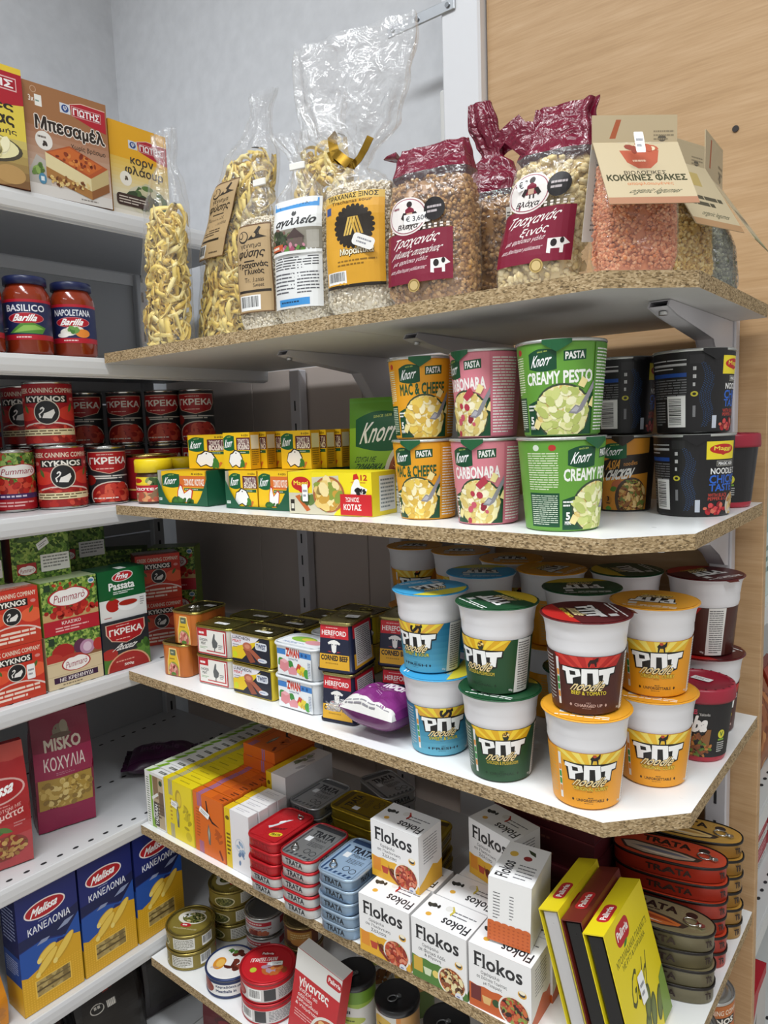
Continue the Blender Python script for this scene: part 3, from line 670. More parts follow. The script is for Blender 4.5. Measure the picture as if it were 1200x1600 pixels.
# -- sauce jars
def sauce_jar(name2, pic, label):
    o = root('sauce_jar', label, 'jar', 'pasta sauce jars on the metal shelf'); r = .0385
    mb = MB(); prof = [(.02, 0), (r-.004, .0005), (r, .005), (r, .098), (r-.001, .104), (r-.006, .114), (r-.0085, .119), (r-.0085, .124)]
    mb.lathe(prof, mat('#8a2f14', .12, 0, .6), 56); mb.scat = None
    g = mb.build('jar_body', o)
    mb = MB(); A = Art(math.pi*2*r*170/360, .068); A.rect(0, 0, 1, 1, '#1b2452').rect(0, .93, 1, 1, '#b3162b').rect(0, 0, 1, .13, '#b3162b').lines(.35, .03, .65, .1, 1, '#e8c8c8', 3)
    A.text(name2, .22, .70, .78, .86, '#e9ebf2', .02); A.ell(.5, .53, .26, .135, '#d98a90').ell(.5, .53, .25, .125, '#b3162b').text('Barilla', .31, .46, .69, .62, '#ffffff', .03, .15)
    if pic == 'basil': A.poly([(.25, .17), (.42, .4), (.6, .42), (.78, .3), (.72, .15)], '#4f8a34').poly([(.3, .17), (.46, .35), (.62, .36), (.74, .27)], '#8dbb57').lines(.1, .2, .22, .32, 2, '#c7cad8', 4)
    elif pic == 'cheese': A.ell(.42, .28, .12, .1, '#f1efe6').ell(.52, .33, .14, .11, '#e9e7da').ell(.64, .25, .11, .11, '#e58a34').scatter(.5, .33, .05, .06, ['#3f7a30', '#6a9a4a'], 8, .03, 4).ell(.34, .2, .09, .06, '#f6f4ee')
    else: A.ell(.5, .26, .2, .13, '#b3261c').ell(.45, .3, .1, .06, '#d95a3c').leaf(.55, .4, .2, .04, 20, '#4f8a34')
    cylart(mb, A, lambda v: r+.0002, .024, .092, 170); mb.build('label', o)
    mb = MB(); mb.lathe([(r-.0055, .1185), (r-.0035, .119), (r-.0035, .131), (r-.0048, .1325), (0, .1328)], mat('#1d2650', .3), 56, capb=True, capt=False)
    L = mb.build('jar_lid', o); L['label'] = 'dark blue lid'; return o
for n, pic, lab, y in (('ARRABBIATA', 'tom', 'red sauce jar with a blue lid, half cut by the photo edge', -.197), ('BASILICO', 'basil', 'red sauce jar with a green basil leaf on its blue label', -.113), ('NAPOLETANA', 'cheese', 'red sauce jar with white cheese and carrot on its blue label', -.029)):
    put(sauce_jar(n, pic, lab), -.043, y, ZM[1]+.001, 60)
# -- tomato cans
z = ZM[2]+.0005; gk = 'tomato cans on the metal shelf'
pc = can('tomato_can', .0365, .112, '#a8121f', pummaro_art(.11, .1, 'cancube'), 175, label='green and red tomato can under the dark stack, beside the crimson swan cans', group=gk)
put(pc, -.118, -.128, z, 68)
kc = Once(can('tomato_can', .0435, .117, '#97121d', kyknos_art(.13, .105), 175, group=gk))
kc(-.083, -.055, z, 66, 'crimson tomato can with a swan badge, standing on the metal shelf')
kc(-.093, -.064, z+.1175, 58, 'crimson tomato can with a swan badge, stacked on its twin')
gc = Once(can('tomato_can', .0370, .112, '#22262b', greka_art(.11, .1), 175, group=gk))
gc(-.070, .031, z, 66, 'black and red tomato can at the end of the front row, beside the crimson cans')
for x, y, lab in ((-.222, .080, 'dim black and red tomato can hidden half behind the upper crimson can'), (-.165, .139, 'dim black and red tomato can, second in the back row from the crimson cans'), (-.108, .195, 'dim black and red tomato can, third in the back row from the crimson cans'), (-.048, .239, 'dim black and red tomato can, farthest in the back row from the crimson cans')):
    gc(x, y, z, 52, 'lower can under the '+lab[4:].replace('black and red tomato ', '').replace(', middle of the three in plain sight', ', middle of three').replace(', second in from', ' near').replace(', farthest from', ' far from')); gc(x, y, z+.1125, 48, lab)
kc(-.208, -.052, z, 60, 'crimson tomato can of the second row, under a twin'); kc(-.208, -.052, z+.1175, 50, 'crimson swan tomato can peeping out behind the upper crimson can')
dup(pc, -.190, -.150, z, 60, 'dark green tomato can of the second row, under another'); dup(pc, -.190, -.150, z+.1125, 60, 'shadowed green and red tomato can stacked at the photo edge')
dup(pc, -.121, -.215, z, 70, 'red tomato can barely in view at the photo edge')
bc = can('paste_can', .052, .092, '#8f141c', Art(1, 1).rect(0, 0, 1, 1, '#8f141c').lines(.3, .7, .7, .85, 1, '#e2b8b0', 3, .8).rect(0, .2, 1, .24, '#d8b060'), 170, label='wide red can with a gold rim, behind the yellow-capped jars', cat='can', lidm=GOLD); put(bc, -.052, .121, z, 50)
# -- tomato cartons
z = ZM[3]+.0008; gk = 'tomato cartons on the metal shelf'
ky = Once(carton('tomato_carton', .093, .06, .0985, '#b32a1c', kyknos_art(.093, .0985, orange=True), right=Art(1, 1).rect(0, 0, 1, 1, '#a02418'), top=Art(1, 1).rect(0, 0, 1, 1, '#c9bdb8').rect(0, 0, 1, .35, '#b8402c').lines(.1, .1, .9, .3, 2, '#e0c0b0', 5), group=gk))
ky(-.018, -.246, z, 88.5, 'orange-red swan carton at the bottom of its stack, with a white sticker')
t = ky(-.018, -.245, z+.099, 88.5, 'orange-red swan carton on top of its stack, beside the green and red carton')
sticker(t, (.062, -.0003, .035-.099), (.014, 0, .0), (0, 0, .026)); 
pk = carton('tomato_carton', .105, .06, .0985, '#7f9a3c', pummaro_art(.105, .0985, 'klasiko'), top=Art(1, 1).rect(0, 0, 1, 1, '#9fae86'), label='leafy green and red carton stacked on the carton with onions', group=gk)
put(pk, -.018, -.146, z+.0992, 89)
po = carton('tomato_carton', .105, .06, .0985, '#cbb48a', pummaro_art(.105, .0985, 'onion'), label='carton with onions and tomatoes above pale planks, under the leafy green and red one', group=gk); put(po, -.018, -.146, z, 89)
gp = carton('tomato_carton', .099, .06, .0985, '#1d2126', greka_art(.099, .0985, True), left=Art(1, 1).rect(0, 0, 1, 1, '#1c2440').lines(.2, .1, .8, .9, 12, '#9aa3b8', 4), label='black carton with a red crest, under the green passata carton', group=gk); put(gp, -.016, -.038, z, 89)
A = Art(.099, .0985); A.rect(0, .42, 1, 1, '#0e5c2e').rect(0, 0, 1, .42, '#e9e9e6'); A.ell(.52, .85, .23, .1, '#e9e4de', rot=6).ell(.52, .85, .21, .085, '#c01f27', rot=6).text('Friva', .36, .8, .68, .91, '#fff', .03, .2)
A.text('Passata', .22, .6, .76, .74, '#f4f4f0', .03).lines(.3, .5, .74, .57, 2, '#dfe8de', 4, .5, .3).ell(.28, .3, .15, .13, '#b02018').leaf(.28, .43, .16, .03, 10, '#3c6a28').ell(.6, .25, .22, .1, '#f7f7f5').ell(.6, .31, .22, .07, '#dcdcd8').ell(.6, .31, .2, .055, '#a8281a').lines(.86, .2, .95, .38, 4, '#8a8a88', 3).lines(.08, .05, .3, .09, 1, '#b04038', 3)
fr = carton('tomato_carton', .099, .06, .0985, '#0e5630', A, top=Art(1, 1).rect(0, 0, 1, 1, '#0a4826').rect(.45, .0, .62, .4, '#e6e6e2'), label='green and white passata carton stacked on the black carton', group=gk); put(fr, -.020, -.036, z+.0992, 89)
ky(-.115, .105, z, 66, 'orange-red swan carton behind the meat tins, under its twin'); ky(-.115, .105, z+.099, 66, 'orange-red swan carton behind the meat tins, upper of two')
pb = Once(carton('tomato_carton', .105, .06, .0985, '#4f6f2a', pummaro_art(.105, .0985, 'back'), left=Art(1, 1).rect(0, 0, 1, 1, '#5a2018'), group=gk))
pb(-.085, -.157, z, 86, 'leafy green carton hidden behind the carton with onions'); pb(-.085, -.157, z+.099, 86, 'leafy green carton hidden behind the leafy green and red one'); t = pb(-.07, -.168, z+.198, 86, 'leafy green carton lying above the second row with a white information panel')
sticker(t, (.048, -.0006, .052), (.02, 0, .012), (-.004, 0, .012))
pb(-.155, -.04, z, 84, 'leafy green carton low behind the passata cartons'); pb(-.155, -.04, z+.099, 84, 'leafy green carton midway behind the passata cartons'); pb(-.155, -.048, z+.198, 84, 'dim leafy green carton high behind the passata cartons')
pb(-.083, -.278, z, 88, 'leafy green carton hidden low at the photo edge'); pb(-.083, -.278, z+.099, 88, 'leafy green carton hidden midway at the photo edge'); pb(-.083, -.284, z+.198, 88, 'leafy green carton cut by the photo edge, above the swan cartons')
pk2 = dup(pk, -.19, .185, z, 40, 'dim green and red carton low in the corner'); pk3 = dup(pk, -.19, .185, z+.0992, 40, 'dim green and red carton standing highest in the corner')
pb(-.276, .104, z, 44, 'dim leafy carton low beside the corner stack'); pb(-.276, .104, z+.099, 44, 'dim leafy carton high beside the corner stack')
# -- pasta bags
def pasta_bag(name, w, d, h, col, art, label, gus=.6, nu=20, nv=26, seed=1, crimp=.02, clear=None):
    o = root(name, label, 'bag', None); mb = MB(); rnd = random.Random(seed)
    def P(s, t, off=0):     # s around 0..4 (front 0..1, right, back, left), t up
        b = 1-.75*max(0, (t-gus)/(1-gus))**1.2; dd = d*b*(.85+.15*math.sin(math.pi*min(1, t*1.15))); ww = w*(1-.05*max(0, t-gus))
        k = int(s) % 4; u = s-int(s); bul = .006*math.sin(math.pi*min(1, t*1.05))
        n = mnoise.noise(Vector((s*3.1+seed, t*7, seed)))*.0022
        if k == 0: return (-ww/2+ww*u, -dd/2-bul*math.sin(math.pi*u)+n-off, t*h)
        if k == 1: return (ww/2-.15*dd*math.sin(math.pi*u)*max(0, t-.5)+n, -dd/2+dd*u, t*h)
        if k == 2: return (ww/2-ww*u, dd/2+bul*math.sin(math.pi*u)+n, t*h)
        return (-ww/2+.15*dd*math.sin(math.pi*u)*max(0, t-.5)+n, dd/2-dd*u, t*h)
    rings = [[P(4*i/(4*nu), j/nv) for i in range(4*nu)] for j in range(nv+1)]
    mb.loft(rings, mat(col, .25), True, True)
    mb.art(art, lambda u, v, off: P(min(.999, max(0.0, u)), v, off+.0004), su=1/nu, sv=1/nv); mb.build('bag_body', o)
    return o
A = Art(.098, .225); A.rect(0, 0, 1, .27, '#b5474a').rect(0, .27, 1, 1, '#a81e22').poly([(0, .27), (1, .27), (1, .36), (0, .42)], '#b02c30')
oval_logo(A, 'Melissa', .45, .66, .5, .1, '#a81a20', '#d8a8a2', slope=.05); A.lines(.2, .53, .85, .55, 1, '#d98f8c', 3).text('ΣΤΡΙΦΤΟΝΙ ΜΕ', .28, .49, .85, .52, '#e3b4ae', .01, slope=.03).text('τομάτα', .28, .42, .88, .49, '#ecc9c2', .02, slope=.03)
A.leaf(.45, .33, .3, .05, 20, '#4c6b34').leaf(.55, .34, .3, .05, 150, '#567a3a').ell(.5, .18, .42, .11, '#8c3a34').scatter(.5, .18, .38, .095, ['#a0763c', '#b98d4c', '#7a4a28', '#c79f5c', '#8c2e20'], 80, .04, 5); A.lines(.7, .34, .9, .39, 2, '#d08f90', 4).rect(0, .86, 1, 1, '#b8463c')
mel = pasta_bag('pasta_bag', .098, .055, .225, '#a3242a', A, 'red bag of tomato pasta twists with an oval badge, on the metal shelf', seed=2); put(mel, -.078, -.232, ZM[4]+.0045, 78, 3)
sticker(mel, (-.036, -.030, .2), (.02, 0, 0), (0, .004, .012))
A = Art(.106, .235); A.rect(0, 0, 1, 1, '#7a1534').rect(0, .47, 1, .7, '#97204a').rect(0, 0, 1, .2, '#8f1c46'); A.rect(.04, .2, .96, .47, '#a98a3a').scatter(.5, .335, .45, .12, ['#c9ac5c', '#b3923f', '#d9c27c', '#8d7030'], 110, .045, 6, elong=1.2)
A.ell(.5, .84, .14, .06, '#77705e').ell(.56, .87, .07, .05, '#8f8672').ell(.5, .81, .18, .02, '#5d4a3c').text('MISKO', .2, .7, .82, .79, '#c9bfae', .03).text('ΚΟΧΥΛΙΑ', .16, .54, .86, .65, '#e6d5d2', .01).lines(.35, .49, .8, .52, 2, '#b8798e', 4, .4)
mis = pasta_bag('pasta_bag', .106, .06, .235, '#74142f', A, 'maroon bag of pasta shells seen through a clear band, on the metal shelf', seed=5); put(mis, -.125, -.087, ZM[4]+.0050, 74, 4)
# flat purple pack lying in the corner
def pillow(name, w, d, h, col, art, label, cat='packet', nu=28, nv=18, seed=3, rough=.22, crimp=True, wr=.004):
    o = root(name, label, cat, None); mb = MB()
    def P(u, v, s, off=0):
        e = (max(0, 1-abs(2*u-1)**3.2)*max(0, 1-abs(2*v-1)**3.0))**.55; n = mnoise.noise(Vector((u*6+seed, v*5, seed*2.3)))*wr*e
        return (w*(u-.5), d*(v-.5), h/2+s*(h/2*e+n+off) if s > 0 else max(0.0, h/2-h/2*e))
    for s in (1, -1):
        vs = [P(i/nu, j/nv, s) for j in range(nv+1) for i in range(nu+1)]; fs = []
        for j in range(nv):
            for i in range(nu):
                a = j*(nu+1)+i; q = (a, a+1, a+nu+2, a+nu+1); fs.append(q if s > 0 else q[::-1])
        mb.raw(vs, fs, mat(col, rough), True)
    if art: mb.art(art, lambda u, v, off: P(u, v, 1, off+.0006), su=1/nu, sv=1/nv)
    mb.build('wrapper', o)
    if crimp:
        for sx in (-1, 1):
            mb = MB(); vs = []; fs = []
            for i in range(25):
                y = d*(i/24-.5)*.96; zz = h/2+(.0012 if i % 2 else -.0012)
                for q in range(2): vs.append((sx*(w/2-.001+q*.012), y, zz+.002*math.sin(i*.9)*q))
            for i in range(24): fs.append((i*2, i*2+1, i*2+3, i*2+2))
            mb.raw(vs, fs, mat(col, rough), True); mb.build('crimped_end', o)
    return o
A = Art(.14, .1); A.rect(.05, .1, .95, .9, '#4a1c44').text('Indomie', .2, .4, .8, .62, '#6f4a6c', .02).rect(.4, .7, .65, .76, '#d8d4dc')
pp = pillow('noodle_packet', .14, .11, .05, '#3d1838', A, 'dark purple packet lying in the shaded corner of the metal shelf', seed=4); put(pp, -.165, .165, ZM[4]+.001, 50)
# -- cannelloni cartons
A = Art(.112, .21); A.rect(0, 0, 1, .47, '#d9a51e').rect(0, .47, 1, 1, '#17246b')
A.poly([(0, .33), (.1, .31), (.45, .37), (.62, .50), (1, .45), (1, .66), (.7, .50), (.35, .56), (0, .54)], '#1f4fa3').poly([(0, .55), (.4, .57), (.75, .5), (1, .64), (1, .72), (.5, .64), (0, .64)], '#101a4a')
vs = []; fs = []
for i in range(22):
    for j in range(14):
        x, y = .02+i*.0445, .012+j*.021; k = len(vs); vs += [(x, y), (x+.02, y), (x+.02, y+.008), (x, y+.008)]; fs.append((k, k+1, k+2, k+3))
A.add(vs, fs, cm('#e8b838'))
oval_logo(A, 'Melissa', .46, .82, .34, .075, '#b31a24', '#f0e4e0', slope=.02); A.lines(.34, .725, .6, .735, 1, '#b8c0e0', 3).text('ΚΑΝΕΛΟΝΙΑ', .16, .65, .86, .71, '#eceef6', .012, slope=.01)
A.poly([(.62, .57), (.76, .62), (.92, .625), (.8, .58)], '#8d98b8').poly([(.28, .535), (.36, .565), (.5, .56), (.44, .535)], '#8d98b8')
for (x0, y0, x1, y1) in ((.3, .4, .56, .47), (.26, .29, .58, .43), (.55, .33, .86, .49)):
    L = math.hypot(x1-x0, (y1-y0)*1.875); R = math.degrees(math.atan2((y1-y0)*1.875, x1-x0))
    A.ell((x0+x1)/2, (y0+y1)/2, L/2+.03, .044, '#c79a24', 20, rot=R); A.ell((x0+x1)/2, (y0+y1)/2+.004, L/2+.02, .033, '#ecc957', 20, rot=R); A.ell(x0, y0, .04, .024, '#f0d878', 12)
A.rect(.2, .1, .8, .25, '#f0c44c').rect(.22, .108, .78, .242, WINDOWP).rect(.22, .15, .78, .165, '#5c4a28').rect(.22, .2, .78, .21, '#6b5a34')
L = Art(.06, .21); L.rect(0, 0, 1, .3, '#d9a51e').rect(0, .25, 1, .5, '#1c4490').rect(0, .5, 1, 1, '#111b50').lines(.1, .32, .85, .46, 7, '#a8b4d4', 3).lines(.1, .6, .85, .9, 10, '#8f9ac4', 4)
kn = Once(carton('cannelloni_carton', .112, .062, .227, '#17246b', A, left=L, top=Art(1, 1).rect(0, 0, 1, 1, '#141f5c'), group='blue cannelloni cartons'))
kn(-.0148, -.243, ZM[5]+.001, 90, 'blue and yellow pasta tube carton with its side panel in view, beside the orange bag')
kn(-.0148, -.127, ZM[5]+.001, 91, 'blue and yellow pasta tube carton between its two twins')
kn(-.0148, -.011, ZM[5]+.001, 92, 'blue and yellow pasta tube carton partly hidden behind the chipboard shelf and green tins')
A = Art(.1, .14); A.rect(0, 0, 1, 1, '#d98a1c').ell(.5, .6, .3, .12, '#e0a24a').lines(.3, .55, .7, .66, 1, '#c23a24').scatter(.5, .25, .4, .2, ['#e6b04a', '#c9812a'], 40, .06, 3)
ob = pasta_bag('pasta_bag', .1, .06, .11, '#d9881a', A, 'orange pasta bag cut by the photo edge, beside the blue cartons', seed=7, gus=.4); put(ob, -.05, -.318, ZM[5]+.003, 95, 0)
# -- coffee-dark bags on the base shelf
for i, (x, y, yaw, c, lab) in enumerate(((-.08, -.06, 85, '#16120f', 'black glossy bag with a pale oval mark on the base shelf'), (-.10, .10, 80, '#1c1416', 'black glossy bag deeper on the base shelf'), (-.09, -.22, 88, '#131011', 'black glossy bag at the photo edge on the base shelf'))):
    A = Art(.14, .2); A.rect(.1, .1, .9, .8, '#1c1713').ell(.3, .62, .1, .05, '#c8c4bc').ell(.3, .62, .085, .04, '#171310').lines(.44, .58, .62, .66, 1, '#d8d4cc', 3, .8).leaf(.6, .78, .4, .04, 20, '#8c2a22')
    b = pasta_bag('food_bag', .14, .07, .19, c, A, lab, seed=11+i); put(b, x, y, ZM[6]+.0075, yaw, -6)
A = Art(.1, .16); A.rect(0, 0, 1, 1, '#5a1420').rect(.1, .6, .9, .7, '#b8902c').scatter(.5, .3, .4, .2, ['#7a1c28', '#481018'], 20, .08, 3)
b = pasta_bag('snack_bag', .13, .07, .17, '#521320', A, 'wine red foil bag under the lowest chipboard shelf', seed=15); put(b, .12, .12, .1475, 30, -4)
# ================================================================ noodle pots and pasta cups
def pot_word(A, cx, cy, s, c='#f4f4f2', edge='#141210', sy=None):
    """heavy block word in perspective capitals, about s wide"""
    ky = (sy or s*.42)/.42
    L = [[(-.50, .21), (-.17, .18), (-.145, .02), (-.30, -.05), (-.30, -.20), (-.42, -.22), (-.44, .09), (-.51, .10)],
         [(-.13, .20), (.17, .20), (.20, -.27), (.09, -.27), (.07, .10), (-.03, .10), (-.03, -.27), (-.14, -.27)], [(.18, .18), (.52, .21), (.50, .07), (.41, .06), (.38, -.21), (.26, -.20), (.27, .05), (.19, .04)]]
    def q(P, g):
        o = []; n = len(P); ar = sum(P[i-1][0]*P[i][1]-P[i][0]*P[i-1][1] for i in range(n)); sg = -1 if ar > 0 else 1
        for i in range(n):
            a, b, d = P[i-1], P[i], P[(i+1) % n]; e1 = Vector((b[0]-a[0], b[1]-a[1])).normalized(); e2 = Vector((d[0]-b[0], d[1]-b[1])).normalized()
            nn = Vector((-e1.y-e2.y, e1.x+e2.x))*sg; nn.normalize(); o.append((cx+s*(b[0]+g*1.2*nn.x), cy+ky*(b[1]+g*1.2*nn.y)))
        return o
    A.poly(q([(-.51, .21), (-.15, .19), (.15, .20), (.52, .21), (.50, .06), (.40, .04), (.38, -.21), (.20, -.28), (-.14, -.28), (-.16, -.2), (-.42, -.22), (-.45, .08)], .03), edge)
    for P in L: A.poly(q(P, 0), c)
    return A.poly([(cx+s*x, cy+ky*y) for x, y in ((-.36, .13), (-.25, .12), (-.24, .03), (-.35, .02))], edge)
def script(A, s, x0, y0, x1, y1, c, edge='#1a1410', w=.03): return A.text(s, x0, y0, x1, y1, c, .014, .2, out=edge, outw=w)
def figure(A, kind, cx, cy, s):
    k = A.w/A.h; m = lambda P: [(cx+s*x, cy+s*k*y) for x, y in P]; d = '#1a1512'
    if kind == 'elephant':
        A.poly(m([(-.5, .1), (-.3, .35), (.15, .32), (.3, .45), (.42, .8), (.5, .78), (.46, .4), (.4, .1), (.25, 0), (.3, -.5), (.18, -.5), (.1, -.1), (-.2, -.1), (-.3, -.5), (-.42, -.5), (-.4, -.05)]), d); A.poly(m([(-.3, .35), (-.2, .55), (.05, .5), (.12, .3), (-.1, .2)]), '#b5482a')
    elif kind == 'bull':
        A.poly(m([(-.5, -.1), (-.3, .3), (.1, .35), (.3, .5), (.5, .55), (.45, .2), (.3, .05), (.32, -.4), (.22, -.4), (.1, -.05), (-.2, -.05), (-.35, -.45), (-.45, -.45)]), '#2a0d0a')
    elif kind == 'dragon':
        A.text('S', cx-s*.75, cy-s*k*.45, cx+s*.55, cy+s*k*.35, d, .03, rot=90); A.ell(cx+s*.55, cy+s*k*.28, s*.2, s*k*.16, d, 12).poly(m([(.5, .4), (.62, .66), (.72, .36)]), d).poly(m([(-.1, .2), (0, .55), (.14, .2)]), d)
    else:
        A.ell(cx, cy+s*k*.1, s*.35, s*k*.3, '#8a5a1c').scatter(cx, cy+s*k*.1, s*.28, s*k*.22, ['#e0b04a', '#f0d890', '#3a2a14'], 16, s*.1, 3); A.poly(m([(-.35, -.1), (.35, -.1), (.2, -.45), (-.2, -.45)]), '#1d2a1c')
    return A
def rays(A, cx, cy, w, y1, c0, c1, n=9, y0=None):
    """burst of stripes under the rim of the label"""
    y0 = cy if y0 is None else y0
    A.poly([(cx-w, 1), (cx+w, 1), (cx+w*.75, y0+(1-y0)*.35), (cx+w*.35, y0+.02), (cx, y0), (cx-w*.35, y0+.02), (cx-w*.75, y0+(1-y0)*.35)], c0)
    for i in range(n):
        if i % 2: continue
        a = -1+2*i/n; b = -1+2*(i+1)/n; A.poly([(cx+a*w*.95, 1), (cx+b*w*.95, 1), (cx+(a+b)/2*w*.12, y0+.03)], c1)
    return A
def lid_art(col, flavour, half=None, word='#f4f4f2', dim=None):
    A = Art(.1, .1); A.ell(.5, .5, .5, .5, col, 48)
    if half: A.ell(.5, .5, .495, .495, half, 30, 215, 335)
    A.ell(.5, .5, .50, .50, col, 4, 0, 1)
    pot_word(A, .5, .55, .52); A.text('noodle', .32, .32, .72, .46, '#f0d9a0', .02, .2, out='#1a1410', outw=.05)
    return A.text(flavour, .3, .24, .72, .29, '#e8d44a', .02).lines(.2, .8, .8, .9, 2, word, 4, .4, .2).rect(.66, .7, .76, .8, '#dcdcda')
def pot_label(base, burst, stripe, flavour, fc, beast, slogan, word_edge='#141210', bot=None, side=True):
    A = Art(.155, .069)
    if bot: fade(A, 0, 1, bot, base, 8)
    else: A.rect(0, 0, 1, 1, base)
    rays(A, .5, .66, .27, 1, burst, stripe); figure(A, beast, .53, .90, .075)
    pot_word(A, .5, .655, .385, edge=word_edge, sy=.29); script(A, 'noodle', .36, .41, .65, .58, '#ecd49a', w=.03)
    A.text(flavour, .37, .335, .635, .40, fc if base != '#e59a1c' else '#f0d24a', .012, out='#1a1410' if bot or base == '#e59a1c' else None, outw=.03).lines(.47, .30, .53, .315, 1, '#1a1410', 3)
    A.text('BE' if base == '#e59a1c' else 'GET', .48, .185, .52, .205, slogan[1], .01).text(slogan[0], .39, .12, .61, .17, slogan[1], .025).lines(.45, .085, .55, .1, 1, slogan[1], 2)
    A.leaf(.36, .145, .02, .012, 0, slogan[1]).leaf(.64, .145, .02, .012, 0, slogan[1])
    if side:
        A.rect(.245, .1, .27, .93, '#e8e6e2'); 
        for i, c in enumerate(('#e0902a', '#3f9a4a', '#3f9a4a', '#e0902a', '#e6e6e4')): A.rrect(.247, .22+i*.13, .268, .33+i*.13, c, .4)
        A.lines(.03, .1, .21, .95, 14, '#c9a25c' if base == '#e59a1c' else '#b5b5b2', 5, .35, .3)
        A.poly([(.80, 0), (.96, 0), (.98, 1), (.83, 1)], '#e2e0dc').lines(.835, .04, .955, .96, 20, '#6d6d6c', 7, .45, .3).text('90g', .755, .03, .79, .08, '#dcdcd8', .02)
    return A
def noodle_pot(base, bodycol, lidart, lidcol, label_art, label, rb=.0385, flap=None, lrot=0):
    o = root('noodle_pot', label, 'noodle pot', 'tall noodle pots')
    rl = lambda v: rb+.0005+(.0448-rb)*v*.98
    mb = MB(); prof = [(rb-.004, .0006), (rb-.002, 0), (rb, .002), (.0445, .0715), (.0452, .0735), (.0462, .078), (.0463, .0875), (.0468, .089), (.0478, .098), (.0490, .1045), (.0512, .109), (.0528, .1105), (.0528, .1118), (.050, .1120)]
    wm = mat('#e4e3e6', .3); bm = mat(bodycol, .3)
    mb.lathe(prof, wm, 64, mfun=lambda j: bm if j < 3 else wm, capt=True); mb.build('pot_body', o)
    mb = MB(); cylart(mb, label_art, rl, .0025, .0715, 205, -90, 4.0, base=.0003); mb.build('sleeve_print', o)
    mb = MB(); mb.lathe([(.0505, .1121), (.0533, .1113), (.0536, .1117), (.0533, .1123), (0, .1126)], mat(lidcol, .28), 64, capb=False, capt=False)
    if flap is not None:
        a = math.radians(flap); c, s = math.cos(a), math.sin(a)
        P = [(.050, -.012, .1124), (.050, .012, .1124), (.058, .008, .1105), (.0585, -.008, .1105)]
        mb.raw([(x*c-y*s, x*s+y*c, z) for x, y, z in P], [(0, 3, 2, 1)], mat(lidcol, .28))
    q = Matrix.Rotation(math.radians(lrot), 3, 'Z'); mb.art_flat(lidart, q @ Vector((-.051, -.051, .1127)), q @ Vector((.102, 0, 0)), q @ Vector((0, .102, 0)), base=.0002); L = mb.build('foil_lid', o); return o
GR = '#2f5f35'
yel = Once(noodle_pot('y', '#e59a1c', lid_art('#e3a02c', 'ORIGINAL CURRY', None), '#e3a02c', pot_label('#e59a1c', '#e8b930', '#f0dc6a', 'ORIGINAL CURRY', '#d9a51e', 'elephant', ('UNFORGETTABLE', '#3a2410')), None, lrot=165))
grn = Once(noodle_pot('g', '#1f4a2a', lid_art('#1c4a2c', 'CHICKEN & MUSHROOM', '#d9b92a'), '#1d4d2d', pot_label('#1f4a2a', '#e0ac1c', '#f2d03a', 'CHICKEN & MUSHROOM', '#d8bc3c', 'basket', ('ORIGINAL', '#12301a')), None, lrot=155))
blu = Once(noodle_pot('b', '#2f83a3', lid_art('#3f9fd0', 'SWEET & SOUR', '#d8cc3a'), '#3f9fd0', pot_label('#1f6b8e', '#dba43a', '#ecd23c', 'SWEET & SOUR', '#d8cf3a', 'dragon', ('FRESH', '#10283a'), bot='#5aa6bf'), None, lrot=60))
brn = Once(noodle_pot('r', '#4a2018', lid_art('#4f1519', 'BEEF & TOMATO', '#b3211d'), '#5a1519', pot_label('#4a2018', '#b3211d', '#cf3a2e', 'BEEF & TOMATO', '#e8d43c', 'bull', ('CHARGED UP', '#c9a9a0')), None, flap=10, lrot=-75))
Z = ZW[2]+.0008; ST = .1135
def stack(pa, pb, x, y, ya, yb, la, lb, dx=0, dy=0):
    pa(x, y, Z, ya, la); pb(x+dx, y+dy, Z+ST, yb, lb)
stack(yel, brn, .911, .050, 30, 27, 'mustard yellow curry noodle pot under the brown pot at the shelf corner', 'dark brown noodle pot with a red burst, on the yellow pot at the shelf corner', -.001, .002)
stack(yel, yel, .9585, .1465, 27, 24, 'mustard yellow curry noodle pot beneath another yellow pot, beside the red-lidded cup', 'mustard yellow curry noodle pot stacked on another yellow pot', -.001, .003)
stack(grn, grn, .794, .049, 32, -4, 'dark green noodle pot carrying another, its yellow burst facing out', 'dark green noodle pot on top, turned so its white text panel shows', -.003, .002)
stack(blu, blu, .687, .064, 42, 2, 'blue noodle pot carrying another, beside the purple packet', 'blue noodle pot on top, its lid nearest the corned beef tins', -.012, .004)
brn.used = True
brn(.968, .342, Z, 45, 'dark brown noodle pot at the back by the white bracket post, under another'); brn(.966, .341, Z+ST, -45, 'dark brown noodle pot on top at the back, its bar code panel facing out')
for x, y, p, lab, yw in ((.679, .198, blu, 'teal-lidded', 150), (.762, .268, yel, 'amber-lidded', 100), (.851, .176, grn, 'dark green lidded', 60), (.862, .312, grn, 'dark green and yellow lidded', 160), (.548, .345, yel, 'amber-lidded', 40), (.665, .318, yel, 'yellow-lidded', 40), (.440, .352, yel, 'yellow-labelled', 35)):
    where = {(.679): 'right behind the front blue pot', .762: 'midway behind the front green pots', .851: 'behind the brown pot', .862: 'near the beech panel', .548: 'far back by the grey panel, half covered', .665: 'far back between the amber pots', .440: 'farthest back beside the grey panel'}[x]
    p(x, y, Z, yw, f'lower pot under the {lab} noodle pot {where}'); p(x, y, Z+ST, yw, f'{lab} noodle pot {where}')
